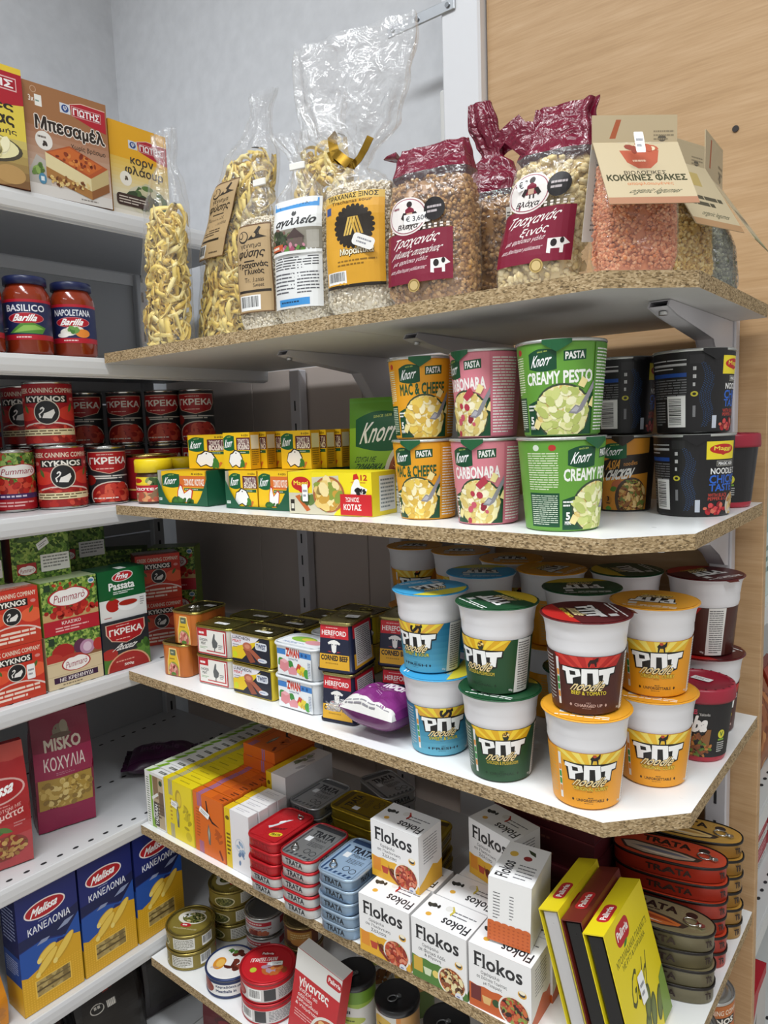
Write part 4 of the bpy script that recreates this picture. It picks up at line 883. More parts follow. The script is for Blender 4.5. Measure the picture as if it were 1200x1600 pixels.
# -- black cup with a red lid
def soba(label):
    o = root('noodle_cup', label, 'noodle cup', None); mb = MB()
    rr = lambda z: .0335+.0085*z/.087
    mb.lathe([(.030, 0), (.0325, .0008), (.0335, .004), (rr(.008), .008), (rr(.087), .087)], mat('#1b191b', .3), 56, mfun=lambda j: mat('#b32a3c', .35) if j < 3 else mat('#1b191b', .3), capt=True)
    A = Art(.13, .079); A.rect(0, 0, 1, 1, '#1b191b')
    A.scatter(.5, .2, .2, .2, [NOODLE, '#7a4422', '#b87a3a', '#5d7a2c', '#8d4d22'], 90, .016, 5, elong=2.2).poly([(.6, .3), (.66, .5), (.7, .5), (.68, .2)], '#8a5a2e').text('CUP', .42, .86, .5, .93, '#d8a0a8', .03).text('NOODLES', .42, .76, .56, .84, '#c8405a', .03)
    A.text('Soba', .36, .46, .68, .72, '#f2f0ee', .05, .12, slope=.05).ell(.46, .56, .022, .04, '#c8202c').text('Yakisoba', .58, .74, .68, .79, '#c9c6c2', .01)
    A.ell(.83, .4, .045, .075, '#d8d03a').text('V', .81, .36, .85, .44, '#2f6a2c', .03).rect(.79, .29, .87, .32, '#7fae3a').lines(.78, .08, .88, .27, 5, '#c9c9c6', 5)
    cylart(mb, A, lambda v: rr(.008+.079*v), .008, .087, 180, -90, base=.0003); mb.build('cup_body', o)
    mb = MB(); R = mat('#9c2136', .38)
    mb.lathe([(.0425, .084), (.0445, .083), (.0452, .086), (.0445, .0985), (.0438, .101), (.0405, .102), (.0385, .1005), (.0375, .098), (0, .098)], R, 64, capb=True, capt=False)
    for i in range(22):
        a = 2*math.pi*i/22; mb.lathe([(.0016, .1021), (0, .1022)], mat('#5e0f1e', .5), 8, cx=.0412*math.cos(a), cy=.0412*math.sin(a), capb=False, capt=False)
    L = mb.build('snap_lid', o); L['label'] = 'dark red plastic lid'; return o
s1 = soba('black noodle cup with a dark red lid and white sticker, beside the yellow pots'); put(s1, .987, .2425, Z, 2); sticker(s1, (-.014, .008, .0983), (.026, -.008, 0), (.004, .012, 0))
s2 = dup(s1, .987, .3535, ZW[1]+.0008, -35, 'black noodle cup with a dark red lid, behind the stacked black cups')
# -- pasta cups
def pasta_food(A, cx, cy, rx, ry, cols, ham=False, n=70, seed=2, fork=True, bowl='#3a4a34'):
    k = A.w/A.h
    A.ell(cx, cy, rx*1.08, ry*1.08, bowl, 30).ell(cx, cy, rx, ry, PASTAP, 30).scatter(cx, cy, rx*.9, ry*.9, cols, n, rx*.13, seed, elong=1.7)
    if ham: A.scatter(cx-rx*.3, cy-ry*.1, rx*.8, ry*.7, ['#b5384a', '#c9586a', '#8f2438'], 9, rx*.12, seed+1, elong=1.2).poly([(cx-rx*.1, cy+ry*.8), (cx+rx*.3, cy+ry*1.2), (cx+rx*.45, cy+ry*.9), (cx+rx*.1, cy+ry*.6)], '#b5384a')
    if fork:
        A.poly([(cx+rx*.2, cy-ry*.05), (cx+rx*.45, cy+ry*.25), (cx+rx*.6, cy+ry*.2), (cx+rx*1.35, cy+ry*1.5), (cx+rx*1.45, cy+ry*1.4), (cx+rx*.72, cy+ry*.05), (cx+rx*.5, cy-ry*.1)], '#8d8b92').poly([(cx+rx*.28, cy), (cx+rx*.47, cy+ry*.2), (cx+rx*.6, cy+ry*.13), (cx+rx*.5, cy-ry*.02)], '#b5b3ba')
    for dx, dy in ((-1.0, -.45), (.7, 1.1), (1.15, .35)): A.poly([(cx+rx*(dx-.18), cy+ry*(dy-.12)), (cx+rx*(dx+.05), cy+ry*(dy-.22)), (cx+rx*(dx+.2), cy+ry*(dy+.05)), (cx+rx*(dx-.02), cy+ry*(dy+.22))], '#efdf9c')
    return A
def cup_label(base, name, nc, out, cols, ham=False, name2=None, side='#1b5a34'):
    A = Art(.19, .1); A.rect(0, 0, 1, 1, base); dk = '#0f4a2c'
    A.poly([(.30, 0), (.30, .34), (.36, .38), (.44, .40), (.47, .2), (.47, 0)], dk).poly([(.56, 0), (.60, .42), (.68, .46), (.70, .46), (.70, 0)], dk)
    knorr(A, .33, .70, .49, .965, dk); A.poly([(.525, .80), (.645, .815), (.645, .925), (.525, .91)], dk).text('PASTA', .535, .825, .635, .9, '#f2f2ee', .03, slope=.012)
    if name2: A.text(name, .31, .56, .505, .69, nc, .03, slope=.01).text(name2, .525, .57, .69, .70, nc, .03, slope=.01)
    else: A.text(name, .33, .56, .67, .70, nc, .03, slope=.02)
    pasta_food(A, .52, .25, .155, .29, cols, ham, n=95)
    A.lines(.305, .26, .36, .34, 2, '#e9ebe6', 4, .5, .5).text('5', .322, .12, .342, .2, '#f2f2ee', .04).text('MIN.', .315, .06, .35, .1, '#f2f2ee', .03)
    A.rect(.70, 0, .90, 1, side).lines(.715, .03, .885, .95, 26, '#e6e8e2', 6, .4, .22); A.rect(.08, 0, .30, 1, base).lines(.1, .45, .28, .88, 16, '#dfe6c8', 8, .4, .22).rect(.1, .03, .285, .42, dk).lines(.11, .05, .275, .4, 15, '#d8e4d0', 9, .4, .2).ell(.25, .93, .02, .035, '#b8322a').ell(.16, .93, .018, .035, '#d8e4d0')
    return A.rect(.56, .05, .57, .3, '#dfe3da') if False else A
def pasta_cup(base, art, label, tabc='#1c5a34', rb=.0375, rt=.0462, h=.109, span=250):
    o = root('pasta_cup', label, 'pasta cup', 'paper pasta cups'); mb = MB(); rr = lambda z: rb+(rt-rb)*z/h
    mb.lathe([(rb-.003, .0025), (rb-.001, 0), (rb, .001), (rr(h-.003), h-.003)], mat(base, .3), 64, capt=True); cylart(mb, art, lambda v: rr(.002+(h-.007)*v), .002, h-.005, span, -90, base=.0003); mb.build('cup_body', o)
    mb = MB(); mb.lathe([(rt-.001, h-.004), (rt+.0014, h-.0035), (rt+.0018, h-.0018), (rt+.0006, h-.0002), (rt-.001, h-.0006), (0, h-.0008)], mat('#c4c6c2', .25, .6), 64, capb=False, capt=False)
    L = mb.build('foil_lid', o)
    mb = MB(); n = 7; vs = []
    for i in range(n):
        a = math.radians(-110+i*6); 
        for q in range(3): vs.append(((rt+.0022+.0002*q)*math.cos(a), (rt+.0022)*math.sin(a), h-.001-q*(.007-.0016*abs(i-3))))
    mb.raw(vs, [(i*3+q, i*3+q+1, i*3+q+4, i*3+q+3) for i in range(n-1) for q in range(2)], mat(tabc, .3)); t = mb.build('peel_tab', o); t['label'] = 'dark green peel tab'; return o
YC1 = ['#f0dc8a', '#e8c85a', '#f7ecc0', '#d9b24a']; PC1 = ['#e9e6a8', '#cfd684', '#f2f0c4', '#b9c46c']; CC = ['#f2e6b0', '#e4d48a', '#f8f0d0', '#d9c070']
mac = Once(pasta_cup('#e6a01e', cup_label('#e6a01e', 'MAC & CHEESE', '#17502f', None, YC1, side='#d8951c'), None))
car = Once(pasta_cup('#d9828f', cup_label('#d9828f', 'CARBONARA', '#f6f1ee', None, CC, True, side='#c96f80'), None))
pes = Once(pasta_cup('#639c38', cup_label('#639c38', 'CREAMY', '#f4f5ee', None, PC1, name2='PESTO', side='#528a2c'), None, rb=.0425, rt=.0515))
Z2 = ZW[1]+.0012
mac(.6635, .0835, Z2, 10, 'amber macaroni cheese cup carrying another, beside the small yellow packs'); mac(.6615, .082, Z2+.1097, 34, 'amber macaroni cheese cup on top of the first cup stack, its whole name showing')
car(.7655, .0745, Z2, 10, 'pink pasta cup carrying another, its grey fork across the bowl'); car(.766, .0765, Z2+.1097, -13, 'pink pasta cup on top, its striped side panel showing')
pes(.8735, .066, Z2, 76, 'bright green pasta cup carrying another, turned so its white text panel shows'); pes(.873, .068, Z2+.1097, 22, 'bright green pasta cup on top at the front, its whole name showing')
A = Art(.19, .1); A.rect(0, 0, 1, 1, '#cf8a2c').poly([(.3, .45), (.7, .52), (.72, .8), (.45, .76), (.3, .66)], '#2a211a').rect(.7, 0, .95, 1, '#2a211a').rect(.1, 0, .31, 1, '#221c18').lines(.13, .1, .3, .9, 18, '#a89a80', 4, .4, .3)
knorr(A, .34, .72, .52, .96); A.text('ASIA', .36, .58, .49, .70, '#d99a3a', .02, .2, slope=.03).text('noodles', .5, .63, .6, .69, '#c98a3a', .01, slope=.02).text('CHICKEN', .35, .44, .58, .57, '#f0ede6', .04, .15, slope=.04)
A.ell(.455, .34, .05, .09, '#b5643c').leaf(.42, .3, .06, .02, 20, '#4f7a2c').ell(.56, .16, .13, .3, '#4a3a2c').ell(.57, .16, .115, .27, NOODLE).scatter(.57, .18, .1, .24, ['#c9a25c', '#8d5a2e', '#e0c080', '#6a7a34'], 70, .011, 4, elong=2.4).ell(.37, .14, .035, .06, '#c17f26').text('3', .362, .13, .38, .19, '#2a1c10', .04).text('MIN', .355, .08, .388, .11, '#2a1c10', .03).leaf(.37, .02, .06, .02, 0, '#5a9a3c')
asia = pasta_cup('#2a211a', A, 'orange and black noodle cup with a white bowl name, behind the green pasta cups', '#2a211a', .0365, .0445, .105); put(asia, .873, .268, Z2, 22); asia['group'] = 'cups at the shelf end'
A = Art(.235, .1); A.rect(0, 0, 1, 1, '#1b1a1c')
A.rect(.15, .84, .36, .87, '#b8b8ba').lines(.14, .78, .36, .94, 3, '#c9c9ca', 3, .25, .8).rect(.14, .70, .36, .75, '#1f4a9a').lines(.14, .42, .36, .68, 8, '#7d7d80', 5, .4, .2).lines(.14, .08, .24, .4, 9, '#8d8d90', 6, .4, .3); A.bars(.255, .06, .355, .46, 4, True)
A.rect(.375, .86, .44, .97, '#2a292b').lines(.39, .55, .405, .85, 3, '#d8d8d8', 4).ell(.397, .48, .018, .034, '#c9c03a').ell(.397, .48, .009, .017, '#1b1a1c').lines(.39, .1, .41, .42, 1, '#8d8d90', 3)
vs = []; fs = []
for i in range(9):
    for j in range(34):
        x = .435+i*.0085+.012*math.sin(j*.3); y = .06+j*.024+(i % 2)*.012; 
        if i > 3+4*math.sin(j*.1): continue
        k = len(vs); vs += [(x, y), (x+.0026, y+.005), (x, y+.010), (x-.0026, y+.005)]; fs.append((k, k+1, k+2, k+3))
A.add(vs, fs, cm('#2c5f9c'))
A.rect(.54, .72, .72, .95, '#f0dc2c').ell(.63, .85, .075, .065, '#c0221f').poly([(.59, .82), (.67, .82), (.63, .77)], '#c0221f').text('Maggi', .577, .82, .683, .885, '#f6e84a', .012)
A.rect(.595, .63, .72, .70, '#c9c6b8').rect(.597, .635, .718, .695, '#1b1a1c').text('MAGIC ASIA', .605, .645, .712, .685, '#f2f2f0', .03)
A.text('NOODLE CUP', .565, .53, .80, .605, '#f4f4f2', .02).text('CHICKEN', .56, .41, .80, .515, '#2c66cc', .025).text('TASTE', .56, .31, .72, .40, '#2c66cc', .025).text('WITH BLACK', .555, .235, .68, .28, '#d0483a', .01).text('PEPPER & CHILI', .555, .19, .71, .23, '#d0483a', .01)
A.scatter(.60, .08, .07, .07, ['#b8242c', '#d8484a', '#8f1a24', '#d8705a'], 22, .012, 5, elong=1.1).ell(.73, .12, .06, .16, '#d8cfc0').scatter(.74, .12, .05, .14, ['#d9b060', '#b5843c', '#e6cc90'], 26, .012, 4).rect(.49, .04, .515, .2, '#c9d0dc')
mg = Once(pasta_cup('#1b1a1c', A, None, '#1b1a1c', .0435, .0495, .105, 300)); mg.o['group'] = 'cups at the shelf end'
mg(.972, .254, Z2, 22, 'black noodle cup with a yellow badge and blue lettering, standing at the shelf end'); mg(.970, .257, Z2+.1057, 48, 'black noodle cup stacked on the badge cup, its bar code facing out'); mg(.864, .280, Z2+.1057, 60, 'black noodle cup in shade, stacked on the orange and black cup')
# ================================================================ stock cubes and soup on the second chipboard shelf
def cube_art(w, h, kind, eight=True):
    A = Art(w, h); A.rect(0, 0, 1, 1, '#f0c21a'); oc = '#d9722c' if kind == 'hen' else '#5a1c2c'
    A.rect(.34 if kind == 'hen' else .5, .52, 1, .86, oc); knorr(A, .01, .5, .42, .97)
    A.text('8 κύβοι', .7, .88, .95, .95, '#2c2416', .02)
    A.text('ΖΩΜΟΣ' if kind == 'hen' else 'ΖΩΜΟΣ ΓΙΑ', .5 if kind == 'hen' else .55, .68, .97, .82, '#f4e8d8', .02) if kind != 'hen' else A.text('ΖΩΜΟΣ ΚΟΤΑΣ', .52, .58, .97, .76, '#f6ece0', .03)
    if kind != 'hen': A.text('ΒΟΔΙΝΟ', .55, .54, .97, .67, '#f4e8d8', .03)
    A.rect(.52, .42, .97, .5, '#1c5a34').lines(.54, .44, .95, .48, 1, '#e8e8d8', 4)
    if kind == 'hen':
        A.poly([(.34, .12), (.36, .4), (.42, .62), (.48, .58), (.52, .36), (.66, .5), (.72, .44), (.68, .15), (.58, .06), (.42, .06)], '#c8301c').poly([(.36, .13), (.38, .4), (.43, .57), (.46, .54), (.51, .32), (.65, .46), (.69, .42), (.66, .16), (.58, .08), (.43, .08)], '#f4f2ee').scatter(.46, .08, .24, .07, ['#3f7a30', '#2f5f24'], 12, .04, 4)
    else:
        A.poly([(.18, .2), (.24, .42), (.34, .46), (.42, .54), (.5, .52), (.62, .48), (.72, .3), (.68, .06), (.56, .03), (.44, .1), (.3, .04)], '#2a1c14').poly([(.2, .21), (.26, .4), (.36, .43), (.44, .5), (.5, .49), (.6, .45), (.69, .29), (.66, .09), (.56, .06), (.45, .13), (.31, .07)], '#f4f2ee'); A.poly([(.7, .05), (.82, .2), (.87, .17), (.78, .02)], '#d9722c').scatter(.68, .14, .06, .08, ['#3f7a30'], 5, .05, 3).ell(.47, .44, .02, .02, '#2a1c14', 10)
    return A
side = Art(1, 1).rect(0, 0, 1, 1, '#d9a51c').lines(.15, .1, .85, .9, 14, '#8a6a20', 5, .5, .5).rect(.1, .55, .9, .92, '#e6e0cc')
cb = {}
for k, w in (('cow', .066), ('cow_wide', .103), ('hen', .066), ('hen_wide', .12)):
    cb[k] = Once(carton('stock_cube_carton', w, .022, .062 if w < .1 else .06, '#e6b41c', cube_art(w, .062, 'hen' if 'hen' in k else 'cow'), right=side, top=Art(1, 1).rect(0, 0, 1, 1, '#e0ae1c'), group='stock cube cartons'))
Z = ZW[1]+.0008
def tray(label, w, d, h, x, y, yaw):
    o = root('display_tray', label, 'display tray', 'green display trays'); g = mat('#14563a', .45); inn = mat('#cfd0c8', .6); t = .0008
    mb = MB(); mb.box(0, 0, 0, w, d, t, g)
    n = 14; front = []
    for i in range(n+1):
        u = i/n; e = abs(2*u-1); front.append((w*u, h*(.06+.78*max(0, e-.58)**1.25*2.6)))
    vs = [(a, -t, 0) for a, b in front]+[(a, -t, b) for a, b in front]+[(a, 0, 0) for a, b in front]+[(a, 0, b) for a, b in front]; m = n+1; fs = []
    for i in range(n): fs += [(i, i+1, m+i+1, m+i), (2*m+i+1, 2*m+i, 3*m+i, 3*m+i+1), (m+i, m+i+1, 3*m+i+1, 3*m+i)]
    mb.raw(vs, fs, g); A = Art(1, 1); 
    mb.box(0, 0, t, t, d, h*.98, g, {'right': inn}); mb.box(w-t, 0, t, w, d, h*.98, g, {'left': inn}); mb.box(0, d-t, t, w, d, h*.98, g)
    mb.art_flat(Art(1, 1).rect(.0, .2, 1, .8, '#dfe6e0').lines(.1, .3, .9, .7, 2, '#3a6a50', 4), (w*.02, -t-.0002, h*.1), (w*.06, 0, 0), (0, 0, h*.12)); mb.build('tray_body', o); put(o, x, y, Z, yaw); return o
tr1 = tray('dark green cardboard tray holding hen stock cartons, beside the yellow-capped jars', .135, .155, .064, .085, .04, 3)
tr2 = tray('dark green cardboard tray holding cow and hen stock cartons, beside the wide soup carton', .150, .155, .064, .270, .047, 3)
def inn(p, lx, ly, lz, yaw=None):
    a = p.rotation_euler.z; return (p.location.x+lx*math.cos(a)-ly*math.sin(a), p.location.y+lx*math.sin(a)+ly*math.cos(a), p.location.z+lz, math.degrees(a) if yaw is None else yaw)
for i in range(5):
    cb['hen_wide'](*inn(tr1, .0075, .003+i*.0235, .0012), 'wide hen stock carton, ' + ('foremost' if i == 0 else ORD[i].replace(' from the top', '').replace('topmost', 'first')+' from the front') + ' in the tray by the yellow-capped jars')
    cb['cow'](*inn(tr2, .006, .003+i*.0235, .0012), 'narrow beef stock carton with a white cow, ' + ('foremost' if i == 0 else ORD[i].replace(' from the top', '')+' from the front') + ' in the second tray')
    cb['hen'](*inn(tr2, .0755, .003+i*.0235, .0012), 'narrow hen stock carton with a white bird, ' + ('foremost' if i == 0 else ORD[i].replace(' from the top', '')+' from the front') + ' in the second tray')
zt = Z+.0648
cb['cow_wide'](.145, .068, zt, 3, 'wide beef stock carton with a white cow, lying across the first green tray')
for i in range(4): cb['cow'](.252+i*.012, .062+i*.0255, zt, 2, 'upright beef stock carton on the trays, ' + ('foremost of the row beside the wide one' if i == 0 else ORD[i].replace(' from the top', '')+' from the front beside the wide one'))
for i in range(4): cb['cow'](.3675+i*.010, .088+i*.0255, zt, 2, 'upright beef stock carton on the trays, ' + ('foremost of the row nearer the soup packet' if i == 0 else ORD[i].replace(' from the top', '')+' from the front, nearer the soup packet'))
cc = Once(carton('stock_cube_carton', .045, .02, .03, '#d9a51c', Art(1, 1).rect(0, 0, 1, 1, '#d9a51c').lines(.3, .35, .7, .7, 1, '#6a4a14'), group='stock cube cartons'))
cc(.49, .215, Z, 4, 'tiny amber carton in shade behind the wide soup carton, under its twin'); cc(.49, .215, Z+.0306, 4, 'tiny amber carton in shade behind the wide soup carton, on its twin')
# yellow capped jars
def capjar(label):
    o = root('stock_jar', label, 'jar', 'yellow-capped jars'); mb = MB(); mb.lathe([(.030, 0), (.033, .002), (.033, .052), (.030, .056), (.030, .062)], mat('#4a2c1c', .3), 48)
    A = Art(.09, .05); A.rect(0, 0, 1, 1, '#e6c03a').rect(0, .7, .45, 1, '#f0d62c').ell(.22, .85, .13, .1, '#b8241c').scatter(.7, .8, .25, .16, ['#3f5a2c', '#8a9a5c', '#d8c890'], 20, .05, 4).rect(0, .36, 1, .66, '#b81c2c').text('Παστερμά', .06, .42, .94, .6, '#f2e8e0', .03).rect(0, 0, 1, .36, '#c9a584').scatter(.5, .18, .4, .14, ['#b5523c', '#d99a6a', '#8a6a4c'], 26, .06, 5)
    cylart(mb, A, lambda v: .0331, .004, .05, 160, -90, base=.0003); mb.build('jar_body', o)
    mb = MB(); mb.lathe([(.0335, .058), (.035, .0585), (.035, .08), (.033, .0828), (0, .083)], mat('#f0d41c', .35), 56, capt=False); L = mb.build('jar_cap', o); L['label'] = 'bright yellow cap'; return o
j1 = capjar('small seasoning jar with a bright yellow cap at the very end of the chipboard shelf'); put(j1, .0415, .062, Z, 38)
dup(j1, .039, .134, Z, 38, 'small yellow-capped jar half hidden behind the first and the tray')
# wide soup cartons
A = Art(.155, .064); A.rect(0, 0, 1, 1, '#f0dc1c').poly([(0, 0), (.55, 0), (.66, .3), (.62, .92), (.1, .85), (0, .5)], '#cfc9b0').rect(0, .5, .3, .97, '#f0d61c').ell(.16, .72, .12, .17, '#c0221f').poly([(.1, .6), (.22, .6), (.16, .5)], '#c0221f').text('Maggi', .07, .65, .25, .79, '#f6e84a', .012)
A.rect(.02, .06, .07, .34, '#2a241c').rect(.028, .12, .062, .24, '#d8d4c4').poly([(.08, .42), (.14, .46), (.27, .1), (.22, .06)], '#c2622a').scatter(.24, .35, .06, .1, ['#3f5a2c', '#5f7a3c'], 10, .03, 4).ell(.5, .48, .19, .42, '#a9653c', 30).ell(.5, .49, .165, .36, '#d8b25c', 30).scatter(.5, .48, .13, .3, ['#e6c878', '#c99a3c', '#f0dca0', '#8a9a3c'], 26, .05, 6)
A.rect(.64, .02, 1, .5, '#c81e24').text('ΖΩΜΟΣ', .7, .33, .86, .43, '#f6eee6', .02).text('ΚΟΤΑΣ', .68, .14, .88, .27, '#f6eee6', .03).text('12', .88, .82, .95, .94, '#b8241c', .03).lines(.87, .74, .96, .79, 1, '#b8241c', 3)
A.poly([(.76, .5), (.77, .66), (.82, .86), (.86, .82), (.87, .7), (.95, .62), (.93, .5)], '#f4f2ee').scatter(.87, .57, .06, .06, ['#1c1a18'], 16, .012, 4).poly([(.79, .82), (.8, .95), (.84, .97), (.86, .86)], '#c8241c').poly([(.79, .74), (.76, .78), (.8, .8)], '#e0a02c')
R2 = Art(1, 1).rect(0, 0, 1, 1, '#e8d42c').rect(.3, .1, .95, .9, '#dfe3e4').lines(.35, .15, .9, .85, 8, '#7d8a90', 5)
mgc = Once(carton('soup_cube_carton', .158, .062, .064, '#f0dc1c', A, right=R2, top=Art(1, 1).rect(0, 0, 1, 1, '#ecd81c'), group='wide soup cube cartons'))
t = mgc(.436, .035, Z, 4, 'wide yellow and red carton with a hen, at the shelf edge between tray and cups')
sticker(t, (.029, -.0012, .0195), (.011, 0, 0), (0, 0, .026))
t2 = carton('soup_cube_carton', .075, .05, .022, '#dfe3e4', Art(1, 1).rect(0, 0, 1, 1, '#dfe3e4').rect(0, 0, .2, 1, '#4a8ab0').lines(.3, .2, .9, .8, 3, '#6d7a80', 4), label='thin pale blue and white pack under its twin, beside the first amber cup', group='thin pale packs'); put(t2, .533, .105, Z, 4)
t3 = dup(t2, .533, .105, Z+.0228, 4, 'thin pale blue and white pack lying on its twin, beside the first amber cup')
# soup packet leaning at the back
A = Art(.125, .17); A.rect(0, 0, 1, 1, '#93c430').rect(0, .72, 1, 1, '#5c9428').rect(0, .95, 1, .97, '#5f9a34'); knorr(A, .1, .5, .8, .9)
A.text('ΣΟΥΠΑ ΜΕ', .08, .4, .4, .45, '#1c4a24', .02, .1).text('ΖΥΜΑΡΙΚΑ ABC', .06, .33, .66, .385, '#1c4a24', .03, .1).text('ΚΑΙ ΛΑΧΑΝΙΚΑ', .06, .26, .62, .315, '#1c4a24', .03, .1).rect(.06, .19, .34, .24, '#dfe3d4').lines(.08, .2, .32, .23, 1, '#3a5a34', 3)
A.ell(1.0, .2, .52, .46, '#e6e0cc', 40).ell(1.0, .2, .47, .42, '#a5562c', 40).ell(1.0, .2, .44, .39, STEW, 40).scatter(.82, .22, .22, .3, ['#d9b46a', '#e6cc90', '#c2862e', '#b5562c', '#8a9a3c'], 70, .022, 5)
def flat_packet(name, w, h, d, col, art, label):
    o = root(name, label, 'packet'); mb = MB(); nu, nv = 20, 26
    def P(u, v, s, off=0):
        e = max(0, 1-abs(2*u-1)**3)*max(0, 1-abs(2*v-1)**3); return (w*(u-.5), s*(d/2*e+.0004+off)+.0012*math.sin(v*5+u*3)*e, h*v)
    for s in (-1, 1):
        vs = [P(i/nu, j/nv, s) for j in range(nv+1) for i in range(nu+1)]; fs = []
        for j in range(nv):
            for i in range(nu): a = j*(nu+1)+i; q = (a, a+1, a+nu+2, a+nu+1); fs.append(q if s < 0 else q[::-1])
        mb.raw(vs, fs, mat(col, .25), True)
    mb.art(art, lambda u, v, off: P(u, v, -1, off+.0004), su=1/nu, sv=1/nv); mb.build('sachet', o); return o
sp = flat_packet('soup_packet', .125, .172, .022, '#5f9a2c', A, 'lime green soup packet leaning upright behind the wide yellow carton'); put(sp, .537, .150, Z+.0035, 20, -6)
# ================================================================ meat tins on the third chipboard shelf
Z = ZW[2]+.0008
def meat_top(c='#7d7448'): return Art(1, 1).rect(0, 0, 1, 1, mat(c, .28, .85)).ell(.55, .5, .12, .2, mat('#b0a878', .25, .9)).ell(.55, .5, .08, .13, mat('#8b8458', .25, .9))
RIMG = mat('#b9a85c', .28, .9)
A = Art(.068, .056); A.rect(0, 0, 1, 1, '#c8702a'); A.poly([(.08, 0), (.08, .45), (.18, .68), (.25, .92), (.75, .92), (.82, .68), (.92, .45), (.92, 0)], '#e6d9a8').poly([(.11, 0), (.11, .44), (.21, .67), (.27, .89), (.73, .89), (.79, .67), (.89, .44), (.89, 0)], '#e0b92c').rrect(.3, .68, .7, .88, '#5c6a58', .3).lines(.36, .73, .64, .83, 1, '#c9c8a0').lines(.25, .52, .75, .6, 1, '#7a5a14', 4)
A.ell(.5, .16, .38, .3, '#8a9a44').ell(.5, .14, .34, .26, MEATP).scatter(.5, .16, .28, .2, ['#c9786a', '#e6aa98', '#b0584c'], 20, .06, 4).ell(.5, .04, .18, .07, '#4f7a2c')
S_ = Art(1, 1).rect(0, 0, 1, 1, '#b8622a').lines(.3, .1, .9, .8, 9, '#8a441a', 5, .4)
ham = Once(seam_tin('meat_tin', .068, .086, .016, .063, mat('#c8702a', .32, .2), RIMG, meat_top('#5c5430'), A, S_, None, None, 'tin', 'orange meat tins', tab=(0, -.012, .014, .6), topm=mat('#6a6038', .25, .9)))
ham(.103, .072, Z, 8, 'orange ham tin at the very start of the shelf, under its twin'); t = ham(.132, .079, Z+.0634, 8, 'orange ham tin on top of its twin, with a white sticker on the lid')
sticker(t, (.004, .006, .0626), (.022, 0, 0), (.003, .012, 0))
A = Art(.08, .05); A.rect(0, 0, 1, 1, '#b8242c').rect(.03, .05, .97, .95, '#e8e6df').rect(.03, .70, .34, .95, '#b8242c').lines(.06, .76, .31, .88, 1, '#f0e6e2', 3, .7, .5).text('CHICKEN', .07, .5, .34, .6, '#3a3a3a', .02).text('MEAT', .12, .36, .28, .46, '#3a3a3a', .02).lines(.08, .2, .34, .3, 2, '#6a9a5c', 4).rect(.90, .12, .94, .9, '#b8242c').rect(.3, .12, .94, .16, '#b8242c')
A.poly([(.52, .3), (.5, .5), (.55, .72), (.58, .84), (.62, .82), (.61, .64), (.7, .5), (.68, .34), (.6, .26)], '#5d6060').lines(.72, .25, .86, .45, 3, '#6b6b6b', 5).rect(.57, .15, .6, .28, '#5d6060')
chk = Once(seam_tin('meat_tin', .094, .062, .016, .054, mat('#d9d6cc', .3, .2), mat('#a8a04c', .28, .9), meat_top('#8f8844'), A, Art(1, 1).rect(0, 0, 1, 1, '#dad8d0').lines(.2, .1, .9, .9, 10, '#8d8d88', 5, .4), None, None, 'tin', 'white chicken meat tins', topm=mat('#8d8640', .25, .9), fr=.98))
chk(.212, .069, Z, 6, 'white and red chicken meat tin standing on the shelf under its twin'); t = chk(.212, .070, Z+.0544, 6, 'white and red chicken meat tin on top, its olive gold lid carrying a sticker'); sticker(t, (-.012, -.012, .0538), (.03, 0, 0), (.002, .01, 0))
chk(.222, .140, Z, 8, 'white chicken meat tin of the second row, lower'); t = chk(.222, .141, Z+.0544, 8, 'white chicken meat tin of the second row, its gold lid showing over the first'); sticker(t, (-.0, -.012, .0538), (.03, 0, 0), (.002, .01, 0))
A = Art(.09, .05); A.rect(0, 0, 1, 1, '#1b1f2c').poly([(0, .45), (0, 1), (.75, 1), (.62, .8)], '#e3e0e6').poly([(0, .1), (0, .5), (.62, .82), (.75, .9), (.5, .5), (.26, .12)], '#e0c020').text('LUNCHEON', .03, .84, .5, .95, '#3a3440', .02).text('MEAT', .03, .71, .26, .81, '#c83a3c', .02).lines(.03, .5, .2, .66, 2, '#8d8a90', 4)
A.rrect(.63, .56, .93, .84, '#d8dce2', .3).text('TWIST', .66, .62, .9, .78, '#1c2c5c', .03).poly([(.3, .5), (.42, .6), (.62, .1), (.48, .04)], '#8f4a34').poly([(.44, .5), (.56, .54), (.84, .2), (.72, .1)], '#a55a40').ell(.42, .62, .12, .15, '#b5674c').ell(.42, .62, .07, .08, '#d08a6c').ell(.08, .25, .06, .12, '#c9d020').ell(.8, .2, .12, .08, '#d5d9df').lines(.7, .17, .9, .23, 1, '#4a6aa8', 4)
yb = Art(1, 1).rect(0, 0, 1, 1, '#dcc42a').lines(.1, .1, .3, .9, 12, '#a89420', 5).lines(.5, .1, .9, .9, 10, '#b8a424', 6)
twi = Once(seam_tin('meat_tin', .099, .062, .010, .055, mat('#d5bc26', .3, .3), RIMG, meat_top('#6a6236'), A, yb, None, None, 'tin', 'yellow and navy luncheon tins', topm=mat('#6f663a', .25, .9), fr=.98, tab=(.01, 0, .016, .3), tabm=mat('#9c8f54', .25, .9)))
for i, (x, y, w) in enumerate(((.315, .071, 'first row'), (.322, .138, 'second row'), (.345, .206, 'third row'), (.372, .270, 'fourth row, deep in shade'))):
    twi(x, y-.004*(w[0] == 'f' and w[1] == 'o'), Z, 3, f'yellow and navy luncheon tin of the {w}, on the shelf'); t = twi(x, y+.001, Z+.0554, 3, f'yellow and navy luncheon tin of the {w}, upper')
    if i < 3: sticker(t, (-.004, -.016, .0548), (.034, 0, 0), (.003, .009, 0))
